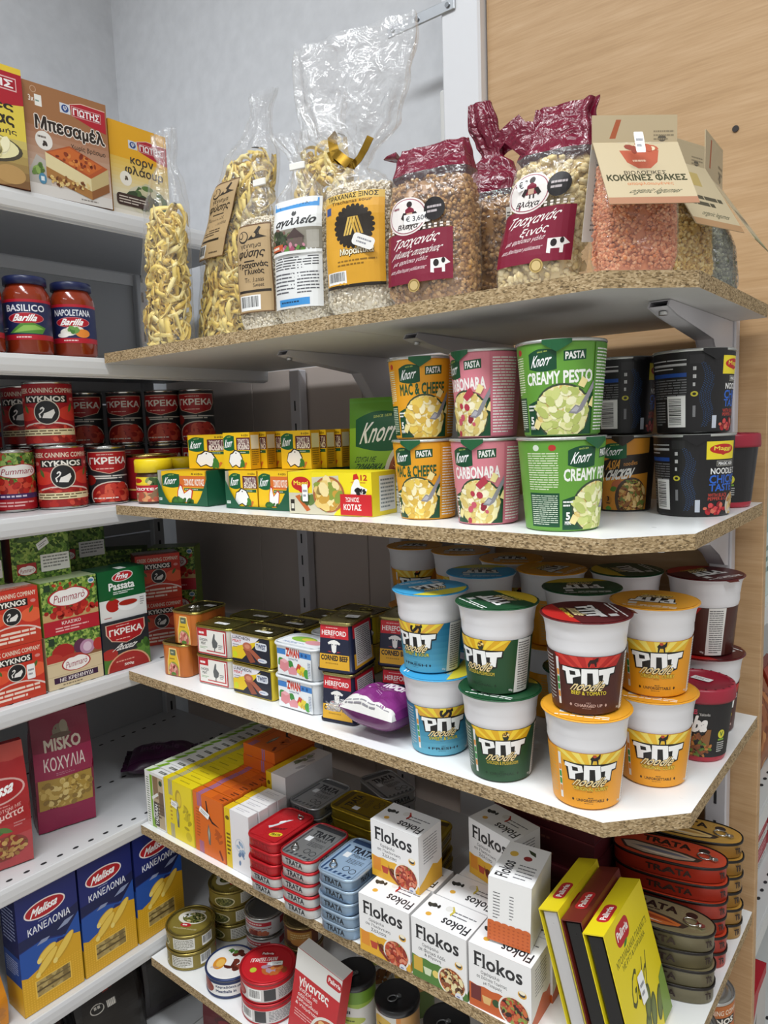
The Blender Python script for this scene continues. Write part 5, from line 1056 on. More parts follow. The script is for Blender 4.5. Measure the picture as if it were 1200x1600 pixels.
A = Art(.09, .046); A.rect(0, 0, 1, 1, '#e9ecee').rect(0, .72, 1, .92, '#3f7fc4').rect(.26, .68, .66, .98, '#e9ecee').text('ZWAN', .28, .70, .66, .97, '#c8402c', .05).text('Luncheon Meat', .34, .58, .62, .66, '#4a5a8a', .01).ell(.74, .82, .03, .06, '#23508a').ell(.86, .82, .03, .06, '#23508a')
A.leaf(.1, .45, .2, .08, 40, '#3c8a3a').leaf(.4, .42, .2, .07, 150, '#3c8a3a').poly([(.06, .2), (.08, .5), (.2, .58), (.34, .5), (.34, .22), (.2, .1)], '#d98a90').poly([(.08, .5), (.2, .58), (.34, .5), (.22, .42)], '#e8aab0').poly([(.3, .22), (.44, .36), (.6, .3), (.56, .08), (.34, .06)], '#dd949c').ell(.66, .3, .08, .14, '#e0c43a').scatter(.7, .26, .1, .16, ['#d8b02c', '#c8402c', '#e6d040'], 12, .04, 4).ell(.86, .2, .08, .16, '#4a9a3c').rect(.90, .1, .98, .62, '#d3d9e2').lines(.905, .12, .975, .6, 9, '#7d8aa0', 5)
TZ = Art(1, 1).rect(0, 0, 1, 1, '#eceef0').ell(.4, .6, .3, .25, '#8fbe4a').ell(.5, .62, .16, .14, '#d8c84a').ell(.72, .45, .2, .2, '#dd9aa0').lines(.1, .1, .6, .25, 2, '#5a7ab0', 5)
zwn = Once(seam_tin('meat_tin', .100, .062, .018, .054, mat('#e4e7ea', .3, .1), mat('#dfe3e6', .3, .1), TZ, A, Art(1, 1).rect(0, 0, 1, 1, '#e0e4ea').rect(0, .72, 1, .92, '#3f7fc4').lines(.1, .1, .9, .65, 9, '#8d98ac', 5), None, None, 'tin', 'white luncheon tins', topm=mat('#dfe3e6', .3, .1), bead=.0034, fr=1.0, taper=.003))
zwn(.424, .068, Z, 1, 'white luncheon tin with pink meat cubes, standing on the shelf'); zwn(.424, .069, Z+.0544, 1, 'white luncheon tin with pink meat cubes, stacked under its printed white lid')
zwn(.437, .142, Z, 1, 'white luncheon tin of the second row, lower'); zwn(.437, .142, Z+.0544, 1, 'white luncheon tin of the second row, pull ring showing on its lid')
def hereford(strip=False):
    A = Art(.055, .072); A.rect(0, .7, 1, 1, '#c2202c').rect(0, .34, 1, .7, '#1b2038').rect(0, 0, 1, .34, '#dea92c').text('HEREFORD', .06, .77, .92, .88, '#f4eeea', .02).lines(.2, .92, .8, .96, 1, '#e8b8b4', 4).lines(.36, .72, .6, .75, 1, '#e8c8c4', 3).text('CORNED BEEF', .05, .2, .95, .31, '#1a1a22', .04).lines(.2, .1, .8, .16, 1, '#a87c1c', 4)
    return A.poly([(.42, .40), (.40, .50), (.40, .58), (.30, .56), (.27, .60), (.38, .65), (.5, .67), (.60, .65), (.71, .60), (.68, .56), (.58, .58), (.57, .50), (.56, .40), (.49, .365)], '#eceae6').ell(.44, .56, .02, .014, '#1b2038', 8).ell(.54, .56, .02, .014, '#1b2038', 8).poly([(.26, .4), (.4, .38), (.36, .41)], '#b8303c').poly([(.72, .4), (.58, .38), (.62, .41)], '#b8303c')
side_h = Art(1, 1).rect(0, .7, 1, 1, '#c2202c').rect(0, .34, 1, .7, '#1b2038').rect(0, 0, 1, .34, '#dea92c').rect(.1, .06, .92, .92, '#d9d9d6').lines(.15, .1, .88, .9, 18, '#6d6d6d', 5, .45, .3)
def corned(label):
    o = root('corned_beef_tin', label, 'tin', 'corned beef tins'); w, d, h, r = .064, .080, .079, .009
    mb = MB(); t = -.0035
    def ring(off, z): return [(x, y, z) for x, y in rr2d(w+2*off, d+2*off, r)]
    mb.loft([ring(-.001, 0), ring(.0008, .001), ring(.0008, .004), ring(-.0004, .005), ring(-.0045, h-.006)], mat('#1b2038', .32, .2), True, True)
    def fn_f(u, v, dd): return (-(w/2-r)*1.16+2*(w/2-r)*1.16*u*(1-.09*v)+(w/2-r)*1.16*.09*v, -d/2+.0004+.0041*v-dd, .005+(h-.011)*v)
    mb.art(hereford(), fn_f); mb.art(side_h, lambda u, v, dd: (w/2-.0004-.0041*v+dd, -(d/2-r)+2*(d/2-r)*(u*(1-.08*v)+.04*v), .005+(h-.011)*v)); mb.build('tin_body', o)
    mb = MB(); g = mat('#a59a62', .27, .9)
    mb.loft([ring(-.0045, h-.0065), ring(-.0025, h-.005), ring(-.0022, h-.001), ring(-.0035, h), ring(-.0045, h-.0015)], g, True, False); c = ring(-.0045, h-.0015); mb.raw(c, [tuple(range(len(c)))], g)
    mb.lathe([(.012, h-.0015), (.010, h-.0004), (0, h-.0004)], g, 20, cx=-.006, cy=.01, capb=False); mb.build('tin_lid', o); return o
crn = Once(corned(None))
crn(.507, .078, Z, 10, 'navy corned beef tin on the shelf, behind the purple noodle packet'); t = crn(.503, .079, Z+.0796, 12, 'navy corned beef tin on top at the front, with a sticker on its lid'); sticker(t, (.002, -.006, .0782), (.022, .002, 0), (-.002, .014, 0))
crn(.566, .148, Z, 16, 'navy corned beef tin of the second row, lower'); crn(.566, .148, Z+.0796, 14, 'navy corned beef tin of the second row, stacked beside the blue pots')
crn(.578, .245, Z, 14, 'navy corned beef tin of the third row, lower'); crn(.578, .245, Z+.0796, 14, 'navy corned beef tin of the third row, upper, in shade')
# purple noodle packet in clear film
A = Art(.13, .1); A.rect(0, 0, 1, 1, '#7c2a74'); A.poly([(0, 0), (1, 0), (1, .13), (.6, .09), (0, .17)], '#d8d6d2').lines(.1, .02, .9, .08, 2, '#7d7a80', 5).poly([(.7, .8), (1, .7), (1, 1), (.66, 1)], NOODLE)
A.text('noodle', .34, .62, .98, .86, '#f0e8f0', .04, .1, slope=-.12).text('με γεύση', .25, .54, .6, .61, '#d8bcd8', .01, slope=-.05).lines(.22, .38, .7, .5, 2, '#c9a4c8', 4, .4, .2).rect(.66, .52, .8, .62, '#f2f0f2').rect(.12, .24, .2, .3, '#1c141c').lines(.5, .26, .72, .34, 2, '#b58ab4', 7)
nd = pillow('noodle_packet', .096, .098, .056, '#6f2a68', A, 'shiny purple noodle packet with a clear crimped end, lying against the blue pot', seed=8, rough=.16, wr=.007, crimp=False); put(nd, .5925, .052, Z+.0105, 3, -6, 3)
mb = MB(); vs = []; fs = []
for i in range(15):
    for j in range(5):
        u = i/14; vs.append((-.046-.007*j+.004*math.sin(i*1.7), -.048+.032*u, .022+.006*math.sin(i*1.3+j)))
for i in range(14):
    for j in range(4): a = i*5+j; fs.append((a, a+1, a+6, a+5))
mb.raw(vs, fs, FILM_THICK, True); f = mb.build('film_end', nd); f['label'] = 'clear crumpled film'
# ================================================================ fish cartons and tins on the fourth chipboard shelf
Z = ZW[3]+.0008
A = Art(.062, .113); A.rect(0, 0, 1, 1, '#e6e6e2').poly([(.26, 0), (.26, .95), (.4, .95), (.4, .75), (.36, .2), (.5, 0)], '#7fae2c').rect(.42, .03, .97, .95, '#b5a284').rect(.42, .55, .7, .95, '#8a6f50').rect(.72, .3, .97, .7, '#6d543c').lines(.42, .2, .97, .5, 5, '#5a4632', 5, .5, .3).ell(.84, .86, .09, .05, '#2c4a2c').lines(.06, .05, .2, .9, 20, '#6a7a60', 4, .4, .4)
A.rect(.42, .05, .66, .46, '#1c1c1a').text('YADRAN', .47, .07, .62, .44, '#e8e6e0', .03, rot=90).poly([(.36, .5), (.7, .62), (.66, .67), (.33, .55)], '#e4e4e0')
top_w = Art(1, 1).rect(0, 0, 1, 1, '#e9e9e6').rect(0, .0, .3, 1, '#dfe8d0').poly([(.1, 0), (.3, 0), (.4, 1), (.25, 1)], '#7fae2c').rect(.58, .35, .95, .7, '#6d6f66').lines(.62, .42, .92, .62, 1, '#d8d8d2', 4)
A2 = Art(.088, .115); A2.rect(0, 0, 1, 1, '#e8d21c').rect(.16, .0, .3, 1, '#d9c22a')
for c, x in (('#8a94a8', .17), ('#7a86a0', .22), ('#8a94a8', .27)): A2.rect(x, 0, x+.025, 1, c)
A2.rect(.14, .24, .32, .74, '#e8d21c').lines(.19, .28, .26, .7, 6, '#b5842c', 4).ell(.5, .72, .11, .16, '#b5982a').ell(.52, .72, .08, .12, '#e0c42a').poly([(.42, .22), (.40, .45), (.45, .62), (.5, .45), (.48, .22)], '#6a6a5c').poly([(.43, .3), (.42, .45), (.45, .55), (.47, .4)], '#b0b0a0').ell(.4, .62, .1, .05, '#d0ccc0').scatter(.78, .45, .1, .2, ['#c9b41c', '#b5a01a'], 20, .03, 4, elong=2.4).ell(.8, .14, .1, .08, '#d0ba1c').rect(.97, 0, 1, 1, '#c9b41c')
top_y = Art(1, 1).rect(0, 0, 1, 1, '#e6d01c'); [top_y.rect(x, 0, x+.025, 1, '#8a94a8') for x in (.17, .22, .27)]; top_y.lines(.45, .35, .9, .65, 1, '#a8961c', 4)
A3 = Art(.088, .115); A3.rect(0, 0, 1, 1, '#d96a1c')
for x in (.14, .18, .22, .26): A3.rect(x, 0, x+.022, .2, '#7c6aa8').rect(x, .78, x+.022, 1, '#7c6aa8')
A3.lines(.08, .25, .2, .75, 10, '#a8521c', 4).poly([(.42, .92), (.45, .7), (.6, .58), (.85, .56), (.62, .62), (.5, .72), (.46, .92)], '#2c1a18').poly([(.46, .2), (.43, .4), (.48, .55), (.54, .4), (.52, .2)], '#6d6a60').poly([(.47, .25), (.46, .4), (.49, .5), (.51, .38)], '#b8b4a4').poly([(.88, .02), (.78, .16), (.82, .2), (.92, .06)], '#7a2c14').scatter(.8, .38, .08, .12, ['#b5541a'], 12, .03, 4, elong=2.5).rect(.97, 0, 1, 1, '#c05a18')
top_o = Art(1, 1).rect(0, 0, 1, 1, '#d4661c'); [top_o.rect(x, 0, x+.03, 1, '#7c6aa8') for x in (.17, .22, .27)]; top_o.rect(.6, .1, 1, .9, '#c2581a').lines(.8, .2, .98, .8, 2, '#3a1c14', 4)
A4 = Art(.066, .113); A4.rect(0, 0, 1, 1, '#e4e2e4').rect(0, 0, .24, 1, '#e0bf1c').ell(.12, .84, .08, .035, '#6a5214').lines(.05, .2, .2, .6, 6, '#6a5214', 4, .5, .8).ell(.6, .45, .2, .12, '#c9ccd4').ell(.6, .45, .17, .1, '#e4e2e4').scatter(.6, .35, .16, .2, ['#6a84a8', '#9ab0c8'], 10, .05, 3)
top_4 = Art(1, 1).rect(0, 0, 1, 1, '#e6e4e4').rect(0, 0, .24, 1, '#dcb91c').lines(.35, .3, .85, .7, 2, '#b8b6bc', 4)
rows = (('fish_carton', .061, .113, '#e2e2de', A, top_w, .012, 13, .0215, 'white and green fish carton'), ('fish_carton', .088, .115, '#e0ca1c', A2, top_y, .0755, 12, .0225, 'lemon yellow fish carton'), ('fish_carton', .087, .115, '#d0641c', A3, top_o, .166, 11, .0225, 'orange fish carton'), ('fish_carton', .064, .111, '#e2e0e0', A4, top_4, .2555, 4, .0225, 'white fish carton with a yellow edge'))
def nth(i): return ('front', 'second', 'third', 'fourth', 'fifth', 'sixth', 'seventh', 'eighth', 'ninth', 'tenth', 'eleventh', 'twelfth', 'thirteenth')[i]
for nm, w, h, col, art, tp, x0, n, d, lab in rows:
    p = Once(carton(nm, w, d-.001, h, col, art, top=tp, group=lab+'s in a row'))
    for i in range(n):
        t = p(x0+.0012*math.sin(i*2.1), .012+i*(d+.0003)+(0 if i == 0 else .001), Z, .6*math.sin(i*1.7)*0, f'{lab}, {nth(i)} of its row counted from the shelf edge')
        if i == 0 and 'orange' in lab: sticker(t, (.018, -.001, .082), (.026, 0, -.010), (.005, 0, .011))
        if i == 0 and 'lemon' in lab: sticker(t, (.022, -.001, .066), (.018, 0, -.004), (.002, 0, .012))
fl = Once(carton('fish_carton', .087, .112, .0225, '#cc601a', Art(1, 1).rect(0, 0, 1, 1, '#cc601a').rect(.6, 0, .63, 1, '#7c6aa8').rect(.66, 0, .69, 1, '#7c6aa8'), top=A3, group='orange fish cartons lying flat'))
fl(.166, .135, Z+.1157, 0, 'orange fish carton lying flat on the orange row, lower of two'); fl(.167, .136, Z+.1386, 1, 'orange fish carton lying flat on the orange row, upper of two')
bw = carton('fish_carton', .052, .125, .137, '#dcdadc', Art(.052, .137).rect(0, 0, 1, 1, '#e2e0e0').rect(0, 0, .28, 1, '#dcb91c').ell(.13, .85, .08, .03, '#6a5214'), right=Art(1, 1).rect(0, 0, 1, 1, '#dddbdd').lines(.1, .3, .9, .7, 4, '#b0aeb4', 4), top=Art(1, 1).rect(0, 0, 1, 1, '#e4e2e2').rect(0, 0, .28, 1, '#dcb91c').scatter(.6, .5, .3, .3, ['#7d8a6a', '#b8b6ba'], 12, .06, 4), label='taller white carton with a yellow edge, behind the row of white ones'); put(bw, .2555, .113, Z, 0)
# sardine tins: short end to the front
def tin_front(c, red=None): 
    A = Art(.032, .014); A.text('TRATA', .1, .2, .9, .85, c, .03); return A
def tin_side(c): return Art(.07, .014).text('TRATA', .1, .2, .4, .85, c, .03).lines(.5, .2, .95, .8, 2, c, 4)
T1 = Art(.065, .095); T1.rect(0, 0, 1, 1, mat('#c8242c', .28, .3)).poly([(.2, .35), (.3, .42), (.5, .7), (.62, .75), (.5, .6), (.42, .45), (.3, .3)], '#c9ccd0').poly([(.36, .52), (.5, .6), (.46, .66), (.34, .58)], '#e8eaec').text('Filippos', .34, .3, .8, .42, '#3a1418', .02, .15, slope=.18).ell(.72, .2, .2, .07, '#d8c02c', rot=25).text('TRATA', .58, .16, .86, .23, '#1c1a14', .03, slope=.07).ell(.75, .8, .12, .09, '#b01c24').ell(.3, .85, .1, .06, '#b01c24')
def tin_top(bg, tx, stripe):
    A = Art(.065, .095); A.rect(0, 0, 1, 1, bg).rect(0, .88, 1, 1, stripe).rect(.0, .0, .06, .8, stripe)
    for i in range(6): A.poly([(.1+i*.15, 0), (.18+i*.15, 0), (.22+i*.15, .06), (.14+i*.15, .06)], stripe)
    return A.text('TRATA', .2, .64, .92, .80, tx, .04).text('Filippos', .36, .52, .84, .62, tx, .01, .1).lines(.4, .34, .9, .48, 4, tx, 4, .35, .2).rect(.16, .46, .34, .6, '#d8dadc').ell(.62, .2, .1, .07, tx, 16).ell(.62, .2, .08, .055, bg, 16).ell(.84, .18, .1, .07, tx, 16).ell(.84, .18, .08, .055, bg, 16)
sil, bl_, red_, gld = mat('#b9bbbc', .3, .75), mat('#8fa9c4', .3, .5), mat('#c0222a', .3, .35), mat('#b59a2a', .3, .7)
wht = mat('#d5d6d6', .32, .3)
TW, TL, TH, TP = .0715, .104, .0195, .0197
def sard(label, body, rim, top, topm, fc, tab=None): return seam_tin('sardine_tin', TW, TL, .017, TH, body, rim, top, tin_front(fc), tin_side(fc), None, label, 'fish tin', 'stacked sardine tins', topm=topm, tab=tab, fr=.98)
tR = Once(sard(None, red_, red_, T1, red_, '#8f141c', (.012, .034, .010, 2.6)))
tRW = Once(sard(None, wht, red_, tin_top(sil, '#202226', '#3a3c40'), sil, '#22242a', (-.016, -.03, .013, 2.2)))
tB = Once(sard(None, bl_, mat('#a3b8cc', .3, .5), tin_top(mat('#a9c4e0', .3, .4), '#1c2230', '#2c4468'), mat('#a3bcd6', .3, .4), '#20262e', (-.016, -.03, .013, 2.2)))
tG = Once(sard(None, gld, gld, tin_top(mat('#a08420', .3, .7), '#241c08', '#4a3a10'), gld, '#2c2408'))
tS = Once(sard(None, sil, sil, tin_top(sil, '#202226', '#55575a'), sil, '#33353a'))
def spot(flx, fly, yaw, w=TW, d=TL):
    a = math.radians(yaw); return flx+w/2*math.cos(a)-d/2*math.sin(a), fly+w/2*math.sin(a)+d/2*math.cos(a)
def tinstack(kinds, x, y, yaw, lab, z0=Z):
    n = len(kinds)
    for i, k in enumerate(kinds):
        top_i = n-1-i; k(x+.0010*math.sin(i*2.3), y+.0010*math.cos(i*1.9), z0+i*TP, yaw+1.2*math.sin(i*3.1), f'{lab}, {ordn(top_i, n)} of the stack')
x, y = spot(.3325, -.008, 2.5); tinstack([tRW, tRW, tR, tR, tR], x, y, 2.5, 'red or red-rimmed sardine tin beside the white cartons')
x, y = spot(.4155, -.012, 3); tinstack([tRW]*5, x, y, 3, 'silver red-rimmed sardine tin beside the pale blue stack')
x, y = spot(.4975, -.010, 3); tinstack([tB]*5, x, y, 3, 'pale blue sardine tin beside the white seafood cartons')
tinstack([tG]*5, .4365, .176, 92, 'mustard gold sardine tin behind the silver stack'); tinstack([tS]*5, .3465, .163, 1, 'dull silver sardine tin beside the gold tins')
tinstack([tS]*5, .425, .262, 70, 'shaded silver sardine tin behind the gold tins'); tinstack([tG]*4, .560, .190, 12, 'shaded gold sardine tin behind the stacked seafood cartons')
# seafood cartons
def serif_word(A, x0, y0, x1, y1, c='#222226'):
    w, h = x1-x0, y1-y0; X = lambda t: x0+w*t; Y = lambda t: y0+h*t; A.text('Flokos', x0, y0, x1, y1, c, .022)
    for a, b, v in ((-.02, .10, .0), (-.02, .06, .93), (.155, .255, .0), (.16, .21, .95), (.455, .55, .0), (.455, .51, .95)): A.rect(X(a), Y(v), X(b), Y(v+.055), c)
    return A
def flokos(kind):
    A = Art(.09, .09); c = {'y': '#dfa92c', 'g': '#4f7a34', 'o': '#c25a24'}[kind]; A.rect(0, 0, 1, 1, '#e9e8e8')
    P = [(0, 0), (1, 0), (1, .12), (.9, .2)]
    for i in range(8): P.append((.85-.12*i, .36+(.02 if i % 2 else 0)))
    P.append((0, .37)); A.poly(P, c); serif_word(A, .1, .68, .86, .90)
    t = {'y': ('Θράψαλο', 'σε Πικάντικη', 'Σάλτσα'), 'g': ('Θράψαλο', 'σε Φυτικό Λάδι', '& Ρίγανη'), 'o': ('Θράψαλο', 'σε Σάλτσα Τομάτας', 'με Πιπεριές')}[kind]
    A.text(t[0], .2, .565, .50, .63, '#3a3a3e', .008).text(t[1], .13, .49, .62, .55, '#3a3a3e', .008).text(t[2], .24, .415, .54, .475, '#3a3a3e', .008)
    A.rect(.03, .12, .2, .36, {'y': '#d98a2c', 'g': '#c9a43a', 'o': '#6a2424'}[kind]).poly([(.24, .12), (.34, .12), (.37, .24), (.21, .24)], {'y': '#b5402c', 'g': '#cfd8b8', 'o': '#d9b070'}[kind]).ell(.44, .2, .06, .06, {'y': '#6a3a1c', 'g': '#e0c86a', 'o': '#2c4a24'}[kind])
    A.ell(.73, .2, .25, .24, '#e8e4da', 30).ell(.73, .2, .225, .215, BEANS if kind != 'g' else STEW, 30).scatter(.73, .2, .19, .18, {'y': ['#b5402a', '#cf6a44', '#8f2a1c', '#d9886a'], 'g': ['#d8c48a', '#8a4a2c', '#e6d8a8', '#5a3a24'], 'o': ['#b5402a', '#2c1c14', '#c96a3a', '#8f9a4a']}[kind], 70, .03, 4)
    A.ell(.86, .02, .07, .07, '#dcdce0', 16).lines(.82, 0, .9, .05, 1, '#4a5a9a', 3).ell(.86, .53, .07, .06, '#d9a43c', 16).ell(.86, .53, .05, .035, '#3a3a3c', 12).ell(.86, .56, .05, .03, '#f0e8d0', 10)
    if kind == 'y': A.poly([(.36, .3), (.42, .2), (.62, .02), (.56, .02), (.4, .14)], '#7a1c18')
    top = Art(.09, .06); top.rect(0, 0, 1, 1, '#ebeaea').text('Flokos', .46, .12, .94, .40, '#26262a', .018, rot=180).lines(.5, .5, .92, .75, 2, '#6d6d72', 4, .3, .3)
    top.scatter(.16, .66, .1, .08, ['#2a2a28', '#3a3a36'], 9, .03, 5).ell(.2, .3, .05, .07, '#d9a43c', 12).poly([(.46, .85), (.54, .7), (.52, .5), (.49, .55), (.5, .68), (.42, .8)], {'y': '#a8281c', 'g': '#c9b84a', 'o': '#2c3a24'}[kind]).ell(.42, .72, .06, .1, '#dcdad6')
    rt = Art(.06, .09); rt.rect(0, 0, 1, 1, '#e4e3e3').poly([(0, 0), (1, 0), (1, .34), (.8, .3), (.6, .36), (.4, .28), (.2, .2), (0, .14)], c).lines(.2, .45, .8, .9, 9, '#8a8a8e', 6, .35, .3)
    return A, top, rt
bc = {}
for k, n, col in (('y', 'yellow-based', '#e4e3e3'), ('g', 'green-based', '#e4e3e3'), ('o', 'orange-based', '#e4e3e3')):
    a, t, r_ = flokos(k); bc[k] = Once(carton('seafood_carton', .089, .058, .089, col, a, right=r_, top=t, group='white seafood cartons'))
bc['y'](.583, -.006, Z, 3, 'white seafood carton with a yellow base, at the shelf edge beside the pale blue tins'); bc['y'](.583, .0545, Z, 3, 'white seafood carton with a yellow base, second behind the shelf edge')
bc['y'](.572, .040, Z+.0897, 0, 'white seafood carton with a yellow base, standing on top beside the gold tins')
for i in range(3): bc['g'](.676+i*.0015, -.002+i*.0595, Z, 1.5, f'white seafood carton with a green base, {nth(i)} of its column')
for i in range(2): bc['o'](.768, .001+i*.0595, Z, 3, f'white seafood carton with an orange base, {nth(i)} of its column')
bc['y'](.690, .130, Z+.0897, -14, 'white seafood carton with a yellow base, angled away behind the upper one'); 
A = Art(.058, .09); A.rect(0, 0, 1, 1, '#e8e7e6').rect(0, 0, 1, .30, '#c8622a'); 
for i in range(9):
    for j in range(5): A.ell(.06+i*.11, .04+j*.055, .03, .012, '#b04e1e', 8)
for i in range(6): A.ell(.08+i*.165, .3, .09, .03, '#c8622a', 12)
A.lines(.12, .36, .28, .8, 9, '#5a5a5e', 6, .3, .5).lines(.5, .4, .6, .8, 8, '#6a6a6e', 6, .3, .6)
tp = Art(.058, .09); tp.rect(0, 0, 1, 1, '#e9e8e8').text('Flokos', .1, .08, .4, .5, '#26262a', .018, rot=90).lines(.5, .1, .9, .5, 5, '#6d6d72', 4, .3, .3).ell(.25, .7, .1, .07, '#d9b04a', 12).poly([(.5, .9), (.7, .85), (.75, .75), (.6, .8)], '#2c3a24').ell(.6, .66, .1, .06, '#8f2a2c')
oc = carton('seafood_carton', .058, .089, .089, '#e4e3e3', A, top=tp, right=Art(1, 1).rect(0, 0, 1, 1, '#e6e5e4'), left=flokos('o')[0], label='white seafood carton turned end-on, tilted on top of the orange-based column', cat='box', group='white seafood cartons'); put(oc, .788, .016, Z+.0935, 10, 0, 2)
# leaf wrapped rice cartons leaning together
def palirria(c, gold=False):
    A = Art(.13, .165); A.rect(0, 0, 1, 1, c).rrect(.2, .8, .52, .95, '#b8242c', .4).text('Palirria', .23, .85, .49, .91, '#f4ece8', .03).leaf(.37, .79, .12, .02, 20, '#3f7a2c').text('ΝΤΟΛΜΑΔΑΚΙΑ ΓΙΑΛΑΝΤΖΙ', .1, .71, .9, .76, '#5a5a14' if gold else '#d8b49a', .01).text('ΜΕ ΡΥΖΙ & ΜΥΡΩΔΙΚΑ', .2, .655, .8, .695, '#5a5a14' if gold else '#d8b49a', .01)
    if gold:
        A.text('Gold', .18, .36, .72, .58, '#4a4a14', .0, .25)
        for (x, y, r_) in ((.42, .14, 60), (.6, .18, 64), (.76, .16, 58), (.52, .28, 62)): A.ell(x, y, .15, .055, '#4a5224', 16, rot=r_).ell(x, y, .12, .035, '#6a7434', 14, rot=r_)
        A.poly([(.75, 0), (1, 0), (1, .34), (.86, .3), (.8, .14)], '#7a9440').ell(.22, .1, .08, .06, '#e6e4d0').ell(.22, .1, .065, .045, '#d8d8a8')
    else: A.scatter(.5, .2, .36, .16, ['#4a5224', '#6a7434', '#38401c'], 16, .07, 4, elong=2.4).lines(.2, .5, .8, .6, 2, '#d8b49a' if c != '#e3cf1c' else '#6a6414', 4)
    return A
def sleeve(name, c, art, label, inner='#141416'):
    o = root(name, label, 'box', 'leaning sleeve cartons'); w, h, t = .132, .166, .027; mb = MB(); m = mat(c, .35)
    mb.box(0, 0, 0, w, .0012, h, m); mb.box(0, t-.0012, 0, w, t, h, m); mb.box(0, .0012, h-.0012, w, t-.0012, h, m); mb.box(0, .0012, 0, w, t-.0012, .0012, m)
    mb.art_flat(art, (0, 0, 0), (w, 0, 0), (0, 0, h)); tp = Art(.13, .027).rect(0, 0, 1, 1, c).rrect(.2, .2, .5, .8, '#b8242c', .4).text('Palirria', .24, .36, .46, .64, '#f4ece8', .03); mb.art_flat(tp, (0, 0, h), (w, 0, 0), (0, t, 0)); mb.build('card_sleeve', o)
    mb = MB(); mb.bbox(.003, .002, .002, w-.003, t-.002, h-.002, mat(inner, .3, .2 if inner == '#141416' else .6), .003); tr = mb.build('inner_tray', o); tr['label'] = 'black plastic tray' if inner == '#141416' else 'pale foil tray'; return o
def lean(o, x, y, tilt):
    o.location = (x, y, Z+.0090); o.rotation_euler = Matrix.Identity(3).to_euler(); R = Matrix.Rotation(math.radians(-tilt), 3, 'Y') @ Matrix.Rotation(math.radians(92), 3, 'Z'); o.rotation_euler = R.to_euler()
s1 = sleeve('rice_carton', '#e3cf1c', palirria('#e3cf1c', True), 'bright yellow sleeve carton with stuffed leaves, leaning nearest the olive oval tins')
lean(s1, .991, .012, 15)
s2 = sleeve('rice_carton', '#6a241c', palirria('#6a241c'), 'maroon sleeve carton leaning between the two yellow ones'); lean(s2, .960, .020, 15)
s3 = sleeve('rice_carton', '#dcc81c', palirria('#e3cf1c'), 'yellow sleeve carton leaning next to the white seafood cartons, pale tray inside', '#c9c9cc'); lean(s3, .929, .022, 15)
sticker(s1, (.052, -.0008, .052), (.018, 0, 0), (0, 0, .034), None)
# maroon cartons lying at the back
mr = Once(carton('rice_carton', .17, .13, .0262, '#4f1820', Art(1, 1).rect(0, 0, 1, 1, '#4a141c').rect(0, .9, 1, 1, '#6a2a30').lines(.3, .3, .7, .6, 1, '#7a4a3c', 4), left=Art(1, 1).rect(0, 0, 1, 1, '#521a22'), top=Art(1, 1).rect(0, 0, 1, 1, '#5a1c24'), group='flat maroon cartons at the back'))
for i in range(8): mr(.692+.002*math.sin(i*2), .205+.002*math.cos(i*3), Z+i*.0267, -3+math.sin(i*5), f'dark maroon carton lying flat at the back, {ordn(7-i, 8) if i > 1 else ("lowest", "second from the bottom")[i]} of the pile')
yt = carton('rice_carton', .15, .13, .0262, '#b5a41c', Art(1, 1).rect(0, 0, 1, 1, '#b0a01c').lines(.3, .3, .7, .6, 1, '#7a701c', 4), top=Art(1, 1).rect(0, 0, 1, 1, '#8a7a1c'), label='dull yellow carton lying on the pile of maroon cartons'); put(yt, .700, .207, Z+.2145, -8)
